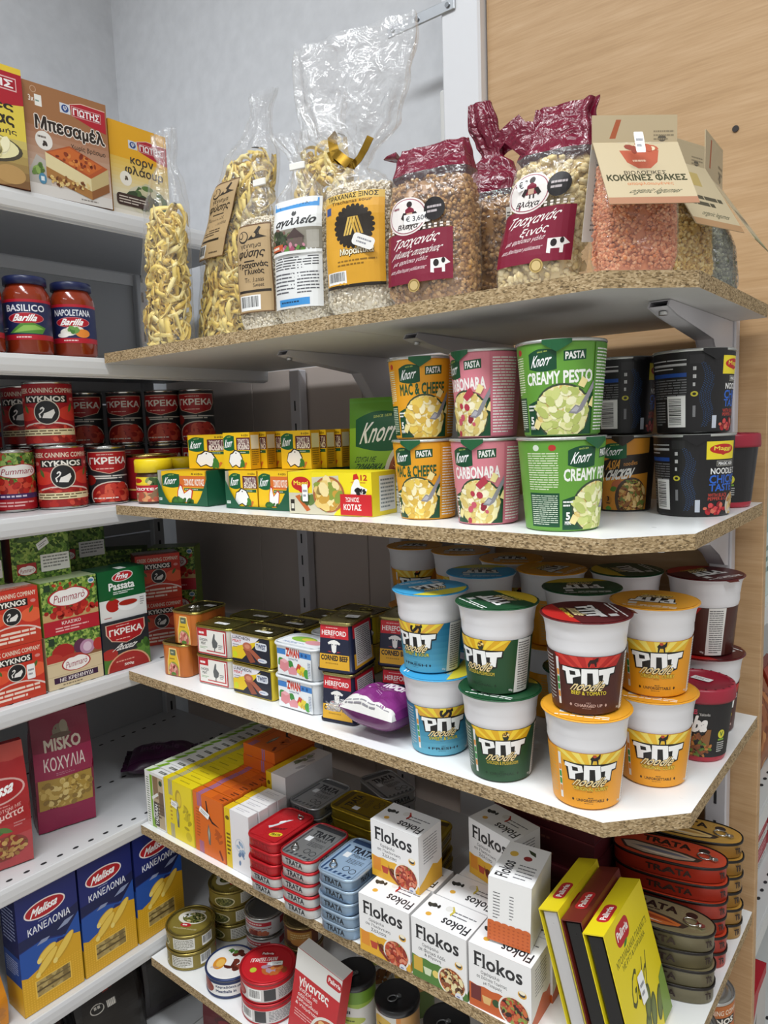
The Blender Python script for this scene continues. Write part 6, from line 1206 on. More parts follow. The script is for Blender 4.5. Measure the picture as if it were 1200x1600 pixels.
# oval tins
def oval_tin(label, body, rim, top, tabx, L=.155, Wd=.066, h=.0248, group='oval fish tins'):
    o = root('oval_fish_tin', label, 'fish tin', group); mb = MB()
    def ring(off, z, n=48):
        P = []
        for i in range(n):
            a = 2*math.pi*i/n; c, s = math.cos(a), math.sin(a); e = 2/2.5
            P.append(((L/2+off)*math.copysign(abs(c)**e, c), (Wd/2+off)*math.copysign(abs(s)**e, s), z))
        return P
    mb.loft([ring(-.004, 0), ring(-.0022, .0012), ring(-.0018, h-.005), ring(-.0008, h-.004)], body, True, True)
    T = Art(.06, .016); T.text('TRATA', .05, .3, .95, .8, '#2a1610', .03)
    def fn(u, v, d):
        a = math.radians(-108+40*u); c, s = math.cos(a), math.sin(a); e = .8
        return ((L/2-.0018+d+.0004)*math.copysign(abs(c)**e, c), (Wd/2-.0018+d+.0004)*math.copysign(abs(s)**e, s), .002+(h-.008)*v)
    mb.art(T, fn, su=.1); T2 = Art(.02, .016).text('TR', .1, .3, .9, .8, '#2a1610', .03)
    def fn2(u, v, d):
        a = math.radians(-32+18*u); c, s = math.cos(a), math.sin(a); e = .8
        return ((L/2-.0018+d+.0004)*math.copysign(abs(c)**e, c), (Wd/2-.0018+d+.0004)*math.copysign(abs(s)**e, s), .002+(h-.008)*v)
    mb.art(T2, fn2, su=.2); mb.build('tin_body', o)
    mb = MB(); mb.loft([ring(-.0008, h-.0045), ring(.0002, h-.0035), ring(.0002, h-.001), ring(-.0008, h), ring(-.0022, h-.0012)], mat('#1c1614', .3, .3), True, False)
    i0, i1 = ring(-.0022, h-.0012), ring(-.006, h-.0008); mb.loft([i0, i1], rim, True, False); mb.raw(i1, [tuple(range(len(i1)))], rim)
    A = Art(L, Wd); A.poly([(.06, .5), (.12, .24), (.3, .12), (.6, .12), (.76, .22), (.8, .34), (.66, .46), (.4, .56), (.18, .6)], '#3a2c24').poly([(.09, .48), (.14, .28), (.3, .17), (.58, .16), (.72, .24), (.74, .32), (.6, .42), (.36, .5), (.18, .55)], {'r': '#b5a08c', 'g': '#d8b878', 'o': '#b5602c'}[top]).poly([(.16, .4), (.4, .3), (.7, .28), (.6, .36), (.36, .43)], {'r': '#6a6a78', 'g': '#b58a4a', 'o': '#8f3c1c'}[top]).poly([(.2, .3), (.4, .22), (.6, .22), (.4, .28)], '#e0d0bc')
    A.text('TRATA', .26, .66, .68, .86, '#221410', .04, slope=-.06).lines(.36, .58, .62, .63, 1, '#3a2418', 4, .6, .4).ell(.80, .72, .05, .1, '#2c1a14', 18)
    mb.art_flat(A, (-L/2+.001, -Wd/2+.001, h-.0008), (L-.002, 0, 0), (0, Wd-.002, 0)); mb.build('tin_lid', o)
    mb = MB(); ring_tab(mb, L*.33, -.002, h-.0006, .017, -.25); mb.build('pull_tab', o); return o
oo = Once(oval_tin(None, mat('#857c60', .3, .5), mat('#978c6a', .3, .45), 'o', 0)); orr = Once(oval_tin(None, mat('#c23c28', .3, .2), mat('#cc4a2e', .3, .18), 'r', 0)); og = Once(oval_tin(None, mat('#c0924a', .3, .4), mat('#d2a34c', .3, .35), 'g', 0))
OP = .0252
def ovs(k, n, x, y, yaw, lab):
    for i in range(n): k(x+.0012*math.sin(i*2.2), y+.0012*math.cos(i*1.3), Z+i*OP, yaw+math.sin(i*4), f'{lab}, {ordn(n-1-i, n)} of its stack')
ovs(oo, 4, .948, .188, 8, 'olive grey oval tin nearest the yellow sleeve carton')
ovs(orr, 6, .945, .262, 10, 'red oval fish tin beside the olive grey stack')
ovs(og, 6, .948, .336, 10, 'gold oval fish tin by the white post')
# ================================================================ lowest chipboard shelf in view
Z = ZW[4]+.0008
def round_tin(label, r, h, body, rim, side=None, top=None, group=None, lidc=None, span=300):
    o = root('round_tin', label, 'tin', group); mb = MB()
    mb.lathe([(r-.003, 0), (r-.0008, .001), (r, .0025), (r-.001, .004), (r-.001, h-.005), (r+.0006, h-.004), (r+.0009, h-.0015), (r-.0002, h), (r-.0025, h), (r-.003, h-.0014)], body, 64, mfun=lambda j: rim if j < 3 or j > 3 else body, capt=False)
    if side: cylart(mb, side, lambda v: r-.0009, .0045, h-.006, span, -90, 5, base=.0002)
    mb.build('tin_body', o); mb = MB(); m = lidc or rim; mb.lathe([(0, h-.0014), (r*.86, h-.0014), (r*.88, h-.0022), (r-.003, h-.002)][::-1], m, 64, capb=False, capt=False)
    if top: mb.art_flat(top, (-r*.85, -r*.85, h-.0014), (1.7*r, 0, 0), (0, 1.7*r, 0))
    mb.build('tin_lid', o); return o
olv = mat('#8a7a34', .3, .5)
S1 = Art(.31, .03); S1.rect(0, 0, 1, 1, '#85752f').rect(.44, .08, .62, .95, '#d9d8d0').lines(.45, .12, .61, .9, 6, '#6d6a5c', 4).bars(.68, .1, .78, .9, 5).ell(.3, .4, .09, .4, '#d8cfa8').ell(.3, .4, .08, .34, OLIVEMIX).ell(.9, .6, .05, .2, '#b8242c').lines(.87, .53, .93, .67, 1, '#f0e6e0')
T_ = Art(.1, .1); T_.ell(.5, .5, .5, .5, '#7f6f2c', 40).ell(.5, .5, .46, .46, '#857634', 40).ell(.5, .62, .36, .24, '#e6e2d4', 36).ell(.54, .62, .29, .19, OLIVEMIX, 30).scatter(.54, .62, .24, .15, ['#2f3a1c', '#59622c', '#8a8a4a', '#c9b888'], 46, .028, 4).ell(.46, .34, .14, .07, '#b8242c').lines(.38, .31, .54, .37, 1, '#f0e6e0', 3, .7, .5).text('Ντολμαδάκια γιαλαντζί', .2, .18, .8, .24, '#d8cfa8', .01).rect(.32, .84, .72, .9, '#d9d8d4').lines(.34, .85, .7, .89, 1, '#5a5a54', 3)
dol = Once(round_tin(None, .0485, .0365, olv, mat('#9a8a4a', .28, .8), S1, T_, 'olive gold round tins'))
dol(.066, .055, Z, 20, 'olive gold round tin at the shelf end, under its twin'); t = dol(.066, .056, Z+.0369, 26, 'olive gold round tin on top of its twin, stuffed leaves on its lid'); sticker(t, (-.014, .004, .0346), (.016, .016, 0), (-.007, .007, 0))
for i in range(3): dol(.072, .160, Z+i*.0369, 60+i*15, f'olive gold round tin of the back stack, {ordn(2-i, 3)}')
S2 = Art(.26, .04); S2.rect(0, 0, 1, 1, '#c9c8c8').rect(.06, .45, .14, .9, '#a82a34').rect(.3, .62, .6, .88, '#b8303c').lines(.31, .66, .59, .84, 1, '#e6d8d4', 4).lines(.3, .3, .6, .5, 2, '#8a3a3c', 4, .5, .3).rect(.7, .45, .78, .9, '#a82a34').ell(.46, .1, .1, .2, '#8a4a34').scatter(.46, .12, .1, .16, ['#7a2c24', '#b5674c'], 14, .02, 4)
gry = Once(round_tin(None, .0405, .042, mat('#c4c3c4', .35, .3), mat('#a9a9a6', .25, .9), S2, Art(1, 1).ell(.5, .5, .5, .5, mat('#8a8a88', .25, .9), 30), 'pale grey small tins'))
for i in range(2): gry(.168, .165, Z+i*.0424, 30+i*6, f'pale grey small round tin with red lettering, {("lower", "upper")[i]} of the pair behind the red-lidded tins')
S3 = Art(.25, .045); S3.rect(0, 0, 1, 1, '#6a3a24').rect(.35, .3, .62, .9, '#b5823c').rect(0, 0, 1, .2, '#4a2a1c').lines(.4, .4, .6, .8, 3, '#e0c890', 4).ell(.5, .3, .1, .2, '#c98a4a').rect(.7, .1, .8, .6, '#d8d6d0')
brt = Once(round_tin(None, .0385, .046, mat('#6a3a24', .3, .4), mat('#a08a5c', .28, .8), S3, Art(1, 1).ell(.5, .5, .5, .5, mat('#7a6a4a', .28, .8), 30), 'brown small tins'))
for i in range(2): brt(.262, .182, Z+i*.0464, 34, f'brown small round tin, {("lower", "upper")[i]} of the pair behind the red carton')
S4 = Art(.29, .035); S4.rect(0, 0, 1, 1, '#e4e2df').rect(0, .82, 1, 1, '#24335c').rect(0, 0, 1, .06, '#24335c').ell(.36, .5, .08, .4, '#8a3a2c').text('Κεφτεδάκια με', .46, .55, .66, .75, '#24335c', .03).text('Meatballs in', .46, .28, .62, .46, '#24335c', .03).lines(.7, .1, .9, .75, 7, '#6d7080', 4)
T4 = Art(.1, .1); T4.ell(.5, .5, .5, .5, '#e9e7e4', 40).ell(.26, .42, .15, .2, '#d8902c').ell(.28, .43, .1, .13, '#e8b85a').scatter(.64, .58, .24, .3, ['#6a2c20', '#8a3c2c', '#56221a'], 15, .085, 6, elong=1.15).scatter(.42, .84, .1, .06, ['#3c6a2c', '#5a8a3c'], 8, .03, 4).rect(.4, .38, .56, .58, '#eceae8').lines(.1, .24, .3, .3, 2, '#8d90a0', 4)
mt = round_tin('white round tin with meatballs on its lid, beside the olive gold tins', .0475, .040, mat('#dcdad6', .33, .2), mat('#2b3a66', .3, .3), S4, T4, lidc=mat('#e9e7e4', .3)); put(mt, .1885, .0555, Z, 26)
S5 = Art(.32, .036); S5.rect(0, 0, 1, 1, '#c9c6c4').rect(0, .8, 1, 1, '#c01f28').ell(.3, .4, .08, .4, '#8a2c24').ell(.3, .4, .065, .3, '#b5504a').bars(.40, .08, .50, .76, 4).rect(.52, .06, .6, .78, '#3a3a3c').lines(.62, .08, .84, .74, 7, '#6d6d70', 4)
T5 = Art(.1, .1); T5.ell(.5, .5, .5, .5, '#c01f28', 40).rrect(.28, .72, .58, .86, '#a8141c', .4).text('Palirria', .31, .76, .55, .82, '#f4ece8', .03, slope=.02).text('ΓΙΓΑΝΤΕΣ ΓΙΑΧΝΙ', .12, .56, .66, .66, '#f4e8e4', .03, slope=.10).scatter(.66, .38, .24, .16, ['#b5602c', '#c97a3c', '#8f3c1c', '#a88a9a'], 17, .07, 5, elong=1.3).ell(.24, .3, .07, .07, '#b8c43a').rect(.5, .46, .68, .54, '#eceae8').lines(.3, .5, .6, .54, 1, '#e8c0bc', 3)
rt = Once(round_tin(None, .0515, .0405, mat('#c4c1bf', .33, .3), mat('#b3222a', .3, .3), S5, T5, 'red-lidded round tins', lidc=mat('#c01f28', .3)))
rt(.292, .0605, Z, 10, 'red-rimmed round tin under the red-lidded one, beside the leaning red carton'); t = rt(.2915, .0612, Z+.0409, 32, 'red-lidded round tin of giant beans on top of its twin'); sticker(t, (.006, -.006, .0394), (.022, .004, 0), (-.002, .010, 0))
A = Art(.1, .165); A.rect(0, 0, 1, .74, '#c0222a').rect(0, .74, 1, 1, '#dedcd8'); A.rrect(.68, .84, 1.0, .96, '#b8242c', .3).text('Palirria', .72, .88, .98, .93, '#f4ece8', .03).text('γίγαντες', .12, .58, .78, .71, '#f4eeea', .03).text('γιαχνί σε', .14, .52, .56, .58, '#f0dcd8', .02).text('σάλτσα', .13, .46, .45, .51, '#f0dcd8', .02).text('κρεμμυδιού', .12, .40, .6, .45, '#f0dcd8', .02).text('& ντομάτας', .1, .34, .6, .39, '#f0dcd8', .02).lines(.1, .2, .5, .3, 3, '#e0a8a4', 4, .4, .3)
A.ell(.92, .2, .44, .26, '#e4e0d8', 36).ell(.92, .2, .39, .23, '#b5542c', 36).scatter(.84, .22, .26, .17, ['#d8a05c', '#e6bc80', '#c9783c', '#b5421c'], 30, .07, 5, elong=1.3)
gg = carton('bean_carton', .098, .028, .166, '#c0222a', A, mats={'top': cm('#dedcd8')}, label='red and white giant bean carton leaning against the green-banded can', cat='box'); put(gg, .372, .030, Z+.0212, 3, 0, 12)
def lidcan(label, r, h, art, band): 
    o = root('snack_can', label, 'can', 'cans with dark lids'); mb = MB(); mb.lathe([(r-.002, 0), (r, .001), (r-.0006, .004), (r-.0006, h-.004), (r, h-.002), (r, h)], mat(band, .35), 56); cylart(mb, art, lambda v: r-.0004, .005, h-.005, 200, -90, base=.0003); mb.build('can_body', o)
    mb = MB(); d = mat('#1c1c1e', .3); mb.lathe([(r+.0004, h-.009), (r+.0014, h-.0085), (r+.0014, h+.001), (r-.0004, h+.0022), (r-.003, h+.0018), (r-.004, h+.0004), (0, h+.0004)], d, 56, capb=False, capt=False); ring_tab(mb, -.004, -.006, h+.0006, r*.4, .5, mat('#8d9092', .3, .8)); L = mb.build('can_lid', o); L['label'] = 'black plastic lid'; return o
A = Art(.12, .1); A.rect(0, 0, 1, 1, '#dfdfdb').rect(0, .74, 1, 1, '#6f9a2c').poly([(0, .74), (0, .68), (.3, .72), (.6, .66), (1, .72), (1, .74)], '#9cbc4a').rrect(.16, .78, .42, .95, '#e6e6e2', .2).lines(.19, .84, .4, .9, 1, '#3a3a3c', 3, .7, .5).lines(.22, .55, .6, .63, 1, '#4a4a4c', 4, .7, .5).ell(.5, .44, .2, .07, '#b8c45a').lines(.42, .41, .6, .47, 1, '#5a6a2c').lines(.2, .3, .7, .37, 2, '#8a8a8a', 4).scatter(.5, .12, .36, .12, ['#8a5a2c', '#a8743c', '#6a4020', '#c99a5c'], 46, .035, 5)
g1 = lidcan('white can with a green band and a black lid, beside the leaning red carton', .0355, .112, A, '#cfd2c8'); put(g1, .462, .110, Z, 28)
A = Art(.12, .1); A.rect(0, 0, 1, 1, '#dedad2').rect(.5, 0, .56, 1, '#d98a3c').rect(.56, 0, 1, .5, '#6f8a4a').rect(.56, .5, 1, 1, '#d9a86a').ell(.3, .75, .18, .16, '#d8b44a').lines(.22, .73, .38, .79, 1, '#6a4a1c').lines(.12, .5, .46, .6, 2, '#7a7a74', 4).scatter(.3, .25, .2, .2, ['#6a3a2c', '#8a5a4a', '#4a2a20', '#a88a7a'], 40, .035, 6)
g2 = lidcan('pale can with an orange stripe and a black lid, under the shelf edge', .0365, .112, A, '#d8d2c4'); put(g2, .5535, .112, Z, 34)
A = Art(.12, .1); A.rect(0, 0, 1, 1, '#2a2a2c').rect(.2, .4, .8, .8, '#4a4a4c').lines(.25, .45, .75, .75, 3, '#a8a8a4', 4)
g3 = lidcan('dark can with a black lid in shade beside the orange-striped one', .036, .112, A, '#26262a'); put(g3, .648, .118, Z, 30)
g4 = dup(g1, .40, .235, Z, 30, 'white can with a green band standing in shade behind the red carton'); dup(g2, .51, .215, Z, 30, 'pale can with an orange stripe in shade, second row')
kco = Once(can('tomato_can', .0365, .105, '#b5642a', kyknos_art(.11, .105, base='#bb6a2e', orange=True), 175, group='orange swan cans', tab=True))
for x, y, w in ((.988, .312, 'the panel'), (.985, .232, 'the shelf corner')):
    kco(x, y, Z, 34, f'orange swan can by {w}, lower of two'); kco(x, y, Z+.1055, 34, f'orange swan can by {w}, upper of two')
# ================================================================ bags on the top chipboard shelf
Z = ZW[0]+.0008
class Shape:
    """Bag outline: keys (z, half width, half depth, sideways shift, ripple)."""
    def __init__(self, keys, n=2.8, seed=1, nu=64): self.k = keys; self.n = n; self.seed = seed; self.nu = nu
    def at(self, z):
        k = self.k
        if z <= k[0][0]: return k[0][1:]
        for a, b in zip(k, k[1:]):
            if z <= b[0]:
                t = (z-a[0])/(b[0]-a[0]); t = t*t*(3-2*t); return tuple(p+(q-p)*t for p, q in zip(a[1:], b[1:]))
        return k[-1][1:]
    def pt(self, ang, z, off=0.0, wr=1.0):
        a, b, s, rp = self.at(z); c, q = math.cos(ang), math.sin(ang); e = 2/self.n
        x, y = a*math.copysign(abs(c)**e, c), b*math.copysign(abs(q)**e, q)
        nx, ny = x/(a*a), y/(b*b); L = math.hypot(nx, ny) or 1; nx, ny = nx/L, ny/L
        w = wr*(mnoise.noise(Vector((x*28+self.seed*3, y*28, z*22+self.seed)))*.0028+rp*math.sin(9*ang+z*30+self.seed)*.6+rp*mnoise.noise(Vector((ang*2.3, z*16, self.seed*1.7))))
        return (x+s+nx*(off+w), y+ny*(off+w), z)
    def front(self, x, z, off=0.0):
        a, b, s, rp = self.at(z); u = max(-.985, min(.985, (x-s)/a)); y = -b*(1-abs(u)**self.n)**(1/self.n)
        w = mnoise.noise(Vector(((x-s)*28+self.seed*3, y*28, z*22+self.seed)))*.0028
        return (x, y-off-w, z)
    def shell(self, mb, z0, z1, m, nz=30, off=0.0, cap=True, wr=1.0):
        zs = [z0+(z1-z0)*i/nz for i in range(nz+1)]
        mb.loft([[self.pt(2*math.pi*i/self.nu, z, off, wr) for i in range(self.nu)] for z in zs], m, True, False)
        if cap: r = [self.pt(2*math.pi*i/self.nu, z0, off-.002, wr) for i in range(self.nu)]; mb.raw(r[::-1], [tuple(range(self.nu))], m)
ICO = None
def ico():
    global ICO
    if ICO is None:
        bm = bmesh.new(); bmesh.ops.create_icosphere(bm, subdivisions=1, radius=1); ICO = ([tuple(v.co) for v in bm.verts], [tuple(v.index for v in f.verts) for f in bm.faces]); bm.free()
    return ICO
def grains(o, S, z1, size, n, cols, name='grain', seed=1, jag=.5, topd=.5):
    """heaped grains right behind the film: one mass nobody could count"""
    rnd = random.Random(seed); mb = MB(); S.shell(mb, .002, z1, cm(cols[0], .6), 14, -size*1.5-.0012, True, .4)
    top = [S.pt(2*math.pi*i/48, z1, -size*1.5-.001, .4) for i in range(48)]; mb.raw(top, [tuple(range(48))], cm(cols[0], .6))
    iv, jf = ico(); byc = {}
    for i in range(n):
        ang = -math.pi*rnd.random() if rnd.random() < .8 else rnd.uniform(0, math.pi); z = .004+(z1-.004)*rnd.random()
        if rnd.random() < .14*topd*2:
            a, b, s, rp = S.at(z1); q = math.sqrt(rnd.random()); p = Vector((s+a*.9*q*math.cos(ang*2), b*.9*q*math.sin(ang*2), z1+size*.8*rnd.random()+.010*topd*(1-q)))
        else: p = Vector(S.pt(ang, z, -size*1.05-rnd.random()*size*.6, .6))
        r = size*rnd.uniform(.55, 1.1); sc = [r*rnd.uniform(.75, 1.2) for _ in range(3)]; c = cols[rnd.randrange(len(cols))]
        vs, fs = byc.setdefault(c, ([], [])); k = len(vs); th = rnd.uniform(0, 6.28); ct, st = math.cos(th), math.sin(th)
        for (x, y, zz) in iv:
            j = 1+jag*.35*(rnd.random()-.5)*2; x, y, zz = x*sc[0]*j, y*sc[1]*j, zz*sc[2]*j; vs.append((p.x+x*ct-zz*st, p.y+y, max(.001, p.z+x*st+zz*ct)))
        fs += [tuple(a+k for a in f) for f in jf]
    for c, (vs, fs) in byc.items(): mb.raw(vs, fs, cm(c, .6), True)
    g = mb.build(name, o); g['kind'] = 'stuff'; return g
def ribbons(o, S, z1, n, seed, cols, wdt=.0086):
    rnd = random.Random(seed); mb = MB()
    for i in range(n):
        ang = -math.pi*rnd.random() if rnd.random() < .82 else rnd.uniform(0, math.pi); z = .006+(z1-.006)*rnd.random()**.9; k = rnd.uniform(.45, .97)
        a, b, s, rp = S.at(z); c0 = Vector(S.pt(ang, z, -.010, 0)); c0 = Vector((s+(c0.x-s)*k, c0.y*k, z))
        R = rnd.uniform(.010, .027); on = Vector(((c0.x-s)*.5, c0.y*1.6, .002)).normalized(); hz = on.cross(Vector((0, 0, 1))).normalized(); q_ = rnd.uniform(0, 6.28); u = (hz*math.cos(q_)+Vector((0, 0, 1))*math.sin(q_)).normalized(); v = on.cross(u); tilt = rnd.uniform(-.9, .9)
        t0 = rnd.uniform(0, 6.28); span = rnd.uniform(1.6, 5.2); st = rnd.uniform(.0, .020); m = 16; L = []; W2 = wdt*rnd.uniform(.8, 1.15)/2
        for j in range(m+1):
            t = t0+span*j/m; p = c0+u*(R*math.cos(t))+v*(R*.8*math.sin(t))+u*st*(j/m-.5)*2+on*(.005*math.sin(t*2.1+q_))
            tg = (v*math.cos(t)-u*math.sin(t)).normalized(); aa = tilt+.7*math.sin(t*1.3+q_); ww = (tg.cross(on).normalized()*math.cos(aa)+on*math.sin(aa)).normalized()
            def cl(q):
                zz = min(max(q.z, .003), z1+.022); a, b, s, rp = S.at(zz); e = abs((q.x-s)/(a-.003))**S.n+abs(q.y/(b-.003))**S.n
                if e > 1: f = e**(-1/S.n); q = Vector((s+(q.x-s)*f, q.y*f, zz))
                return (q.x, q.y, zz)
            L.append((cl(p-ww*W2), cl(p+ww*W2)))
        vs = [q for pr in L for q in pr]; fs = [(2*j, 2*j+1, 2*j+3, 2*j+2) for j in range(m)]
        nrm = [(0, -.0009, .0003)]; vs2 = [(x, y+.0011, zz) for x, y, zz in vs]; k = len(vs)
        fs += [(k+2*j, k+2*j+2, k+2*j+3, k+2*j+1) for j in range(m)]+[(2*j, 2*j+2, k+2*j+2, k+2*j) for j in range(m)]+[(2*j+1, k+2*j+1, k+2*j+3, 2*j+3) for j in range(m)]
        mb.raw(vs+vs2, fs, cm(cols[rnd.randrange(len(cols))], .5), True)
    g = mb.build('pasta_ribbons', o); g['kind'] = 'stuff'; return g
def label_on(o, S, A, x0, x1, z0, z1, off=.0014, name='label', skew=0.0, lab=None, nx=14, nz=12):
    mb = MB(); mb.art(A, lambda u, v, d: S.front(x0+(x1-x0)*u+skew*(v-.5), z0+(z1-z0)*v, off+d*1.6), su=1/nx, sv=1/nz); l = mb.build(name, o)
    if lab: l['label'] = lab
    return l
def film(o, S, z0, z1, m=FILM, nz=44, name='film_bag', lab=None, off=0.0):
    mb = MB(); S.shell(mb, z0, z1, m, nz, off, False); f = mb.build(name, o)
    if lab: f['label'] = lab
    return f
PAL = ['#f6dc80', '#f0d26a', '#fae69c', '#e8c458']
# 1, 2: ribbon pasta
S = Shape([(0, .046, .036, 0, .001), (.02, .050, .037, 0, .0012), (.13, .046, .036, .012, .0015), (.225, .044, .030, .020, .002), (.27, .030, .022, .026, .004), (.305, .013, .011, .030, .004), (.325, .022, .010, .027, .005), (.358, .030, .006, .024, .005)], 2.6, 1)
t1 = root('pasta_bag', 'smaller clear bag of ribbon pasta at the shelf end next to the metal unit', 'pasta bag', 'clear pasta bags'); ribbons(t1, S, .215, 420, 3, PAL); film(t1, S, .001, .358); put(t1, .136, .046, Z, 0)
S = Shape([(0, .062, .038, -.012, .001), (.02, .066, .038, -.010, .0012), (.15, .070, .038, .018, .0015), (.24, .068, .034, .048, .002), (.305, .054, .026, .072, .004), (.35, .026, .013, .092, .004), (.372, .018, .010, .100, .004), (.402, .030, .006, .108, .005)], 2.6, 2)
t2 = root('pasta_bag', 'large leaning clear bag of ribbon pasta with a slanted kraft label', 'pasta bag', 'clear pasta bags'); ribbons(t2, S, .292, 680, 8, PAL)
def physis(A, long=True):
    A.rect(0, 0, 1, 1, '#b59a72').rect(.0, 0, .02, 1, '#6a4c30').rect(.98, 0, 1, 1, '#6a4c30').rect(0, .985, 1, 1, '#6a4c30').rect(0, 0, 1, .012, '#6a4c30')
    A.ell(.3, .86, .14, .07, '#2a221a').ell(.3, .865, .115, .055, '#b59a72').ell(.24, .88, .06, .04, '#2a221a').ell(.24, .88, .045, .03, '#b59a72').poly([(.42, .82), (.6, .9), (.72, .97), (.78, .95), (.7, .88), (.92, .84), (.7, .83)], '#2a221a').ell(.6, .87, .05, .025, '#b59a72')
    A.text('γέννημα', .22, .72, .78, .79, '#2a221a', .01).text('φύσης', .1, .61, .9, .72, '#2a221a', .02, .1)
    return A
A = physis(Art(.07, .12)); A.text('Χυλοπίτες', .14, .50, .74, .56, '#2a221a', .01).rect(.3, .575, .7, .59, '#2a221a').text('με αυγό και γάλα', .12, .43, .86, .48, '#2a221a', .01).lines(.12, .3, .7, .4, 3, '#4a3a28', 4, .5, .3).rect(.1, .23, .75, .26, '#2a221a').bars(.06, .03, .34, .2, 3).lines(.5, .05, .9, .1, 1, '#4a3a28', 4)
label_on(t2, S, A, -.020, .054, .148, .268, .0022, 'kraft_label', .048, 'brown kraft label'); film(t2, S, .001, .402); put(t2, .210, .130, Z, 3)
# 3: small pale grain bag with kraft label
S = Shape([(0, .034, .024, 0, .0006), (.02, .0385, .028, 0, .001), (.13, .0375, .029, .002, .001), (.17, .034, .022, .004, .002), (.2, .018, .012, .006, .003), (.212, .009, .008, .007, .001), (.225, .010, .007, .008, .002), (.25, .022, .004, .010, .003)], 2.8, 3)
t3 = root('grain_bag', 'small clear bag of pale crumbled grain with a kraft label, tied by a white clip', 'grain bag', 'clear grain bags'); WH = ['#ece0c8', '#f4ead6', '#e2d4b6', '#efe4cc']
grains(t3, S, .160, .0024, 2600, WH, seed=4)
A = physis(Art(.064, .13)); A.text('Τραχανάς', .1, .50, .92, .57, '#2a221a', .03).text('Γλυκός', .3, .43, .82, .495, '#2a221a', .03).text('Trachanas', .28, .35, .8, .40, '#3a2e22', .01).text('Sweet', .5, .29, .8, .335, '#3a2e22', .01).rect(.08, .23, .95, .26, '#2a221a').bars(.1, .03, .7, .2, 5).rect(.3, .575, .6, .59, '#2a221a')
label_on(t3, S, A, -.031, .034, .024, .152, .0016, 'kraft_label', 0, 'brown kraft label'); film(t3, S, .001, .25)
mb = MB(); mb.bbox(-.004, -.011, .210, .020, -.0085, .220, mat('#eceae4', .4), .001); mb.build('clip', t3); put(t3, .402, .038, Z, 9)
# 4: white label bag
S = Shape([(0, .041, .028, 0, .0006), (.02, .0455, .036, 0, .001), (.13, .0455, .034, 0, .001), (.175, .044, .024, 0, .002), (.21, .016, .012, -.004, .004), (.220, .008, .008, -.005, .001), (.235, .014, .008, -.008, .004), (.272, .026, .006, -.024, .006)], 2.8, 4)
t4 = root('grain_bag', 'clear bag of pale grain with a white label of a stone house and blue bands', 'grain bag', 'clear grain bags'); grains(t4, S, .150, .0024, 2600, WH, seed=5)
A = Art(.084, .14); A.rect(0, 0, 1, 1, '#dfe0df').rect(.04, .91, .96, .985, '#3f8fcf').text('Τραχανάς ξινός', .12, .925, .8, .97, '#1c2a3a', .01).text('αγιλλείο', .08, .735, .96, .82, '#1e1e20', .03, .1).ell(.5, .86, .05, .025, '#2a2a2a').rect(0, .52, 1, .72, '#8a8578').scatter(.25, .62, .25, .1, ['#3c4a30', '#5a6a44', '#2c3622', '#7a5a50'], 40, .04, 4).poly([(.4, .55), (.4, .64), (.55, .70), (.7, .64), (.7, .55)], '#6a5a54').poly([(.36, .63), (.55, .72), (.74, .63)], '#4a3a38').rect(.76, .53, .96, .69, '#a8a49a').scatter(.5, .54, .3, .03, ['#a8506a', '#5a8a3c', '#c98a9a'], 20, .03, 6).rect(.03, .53, .3, .585, '#c2562c').lines(.05, .54, .28, .575, 1, '#f0e0d0', 3, .6, .3)
A.rect(0, .49, 1, .515, '#e8e8e6').lines(.06, .35, .95, .47, 5, '#3a3a3e', 5, .4, .2).lines(.06, .13, .5, .33, 6, '#55555a', 6, .4, .3).lines(.55, .12, .95, .33, 7, '#55555a', 8, .4, .2).rect(.15, .02, .8, .085, '#3f8fcf').lines(.2, .04, .75, .07, 1, '#1c3a5a', 4)
label_on(t4, S, A, -.040, .040, .020, .172, .0016, 'printed_label', 0, 'white and blue label'); film(t4, S, .001, .272); mb = MB(); mb.bbox(-.016, -.012, .216, .010, -.0095, .226, mat('#eceae4', .4), .001); mb.build('clip', t4); put(t4, .488, .045, Z, 13)
# 5: ribbon pasta behind
S = Shape([(0, .060, .036, 0, .001), (.02, .068, .042, 0, .001), (.2, .064, .038, 0, .0015), (.29, .054, .028, 0, .003), (.33, .036, .02, 0, .004), (.37, .05, .008, 0, .006)], 2.6, 5)
t5 = root('pasta_bag', 'clear bag of ribbon pasta standing behind the white-label grain bag', 'pasta bag', 'clear pasta bags'); ribbons(t5, S, .285, 300, 12, PAL); film(t5, S, .001, .37); put(t5, .420, .165, Z, 6)
# 6: grain bag with gold ribbon and tall plume
S = Shape([(0, .046, .030, 0, .0006), (.02, .0535, .040, 0, .001), (.12, .0535, .040, 0, .001), (.165, .052, .034, 0, .0016), (.185, .035, .026, -.004, .003), (.198, .013, .011, -.008, .001), (.212, .020, .015, -.008, .006), (.25, .066, .024, -.01, .009), (.30, .088, .020, -.012, .008), (.35, .094, .012, -.006, .006), (.372, .092, .008, -.004, .005)], 2.6, 6, 96)
t6 = root('grain_bag', 'clear bag of pale grain with an orange label, gold ribbon and tall crinkled film top', 'grain bag', 'clear grain bags'); grains(t6, S, .168, .0026, 3000, WH, seed=6)
A = Art(.086, .125); A.rect(0, 0, 1, 1, '#d9a02c').rect(0, .92, 1, 1, '#d8b45a').text('ΤΡΑΧΑΝΑΣ ΞΙΝΟΣ', .08, .94, .92, .99, '#2c2210', .02).text('Trachanas sour', .16, .89, .84, .925, '#4a3a18', .01).rect(.04, .8, .14, .88, '#2c4a86')
for i in range(24):
    a = 2*math.pi*i/24; A.ell(.54+.31*math.cos(a), .64+.31*.086/.125*math.sin(a), .035, .025, '#241c12', 8)
A.ell(.54, .64, .31, .213, '#241c12', 36); 
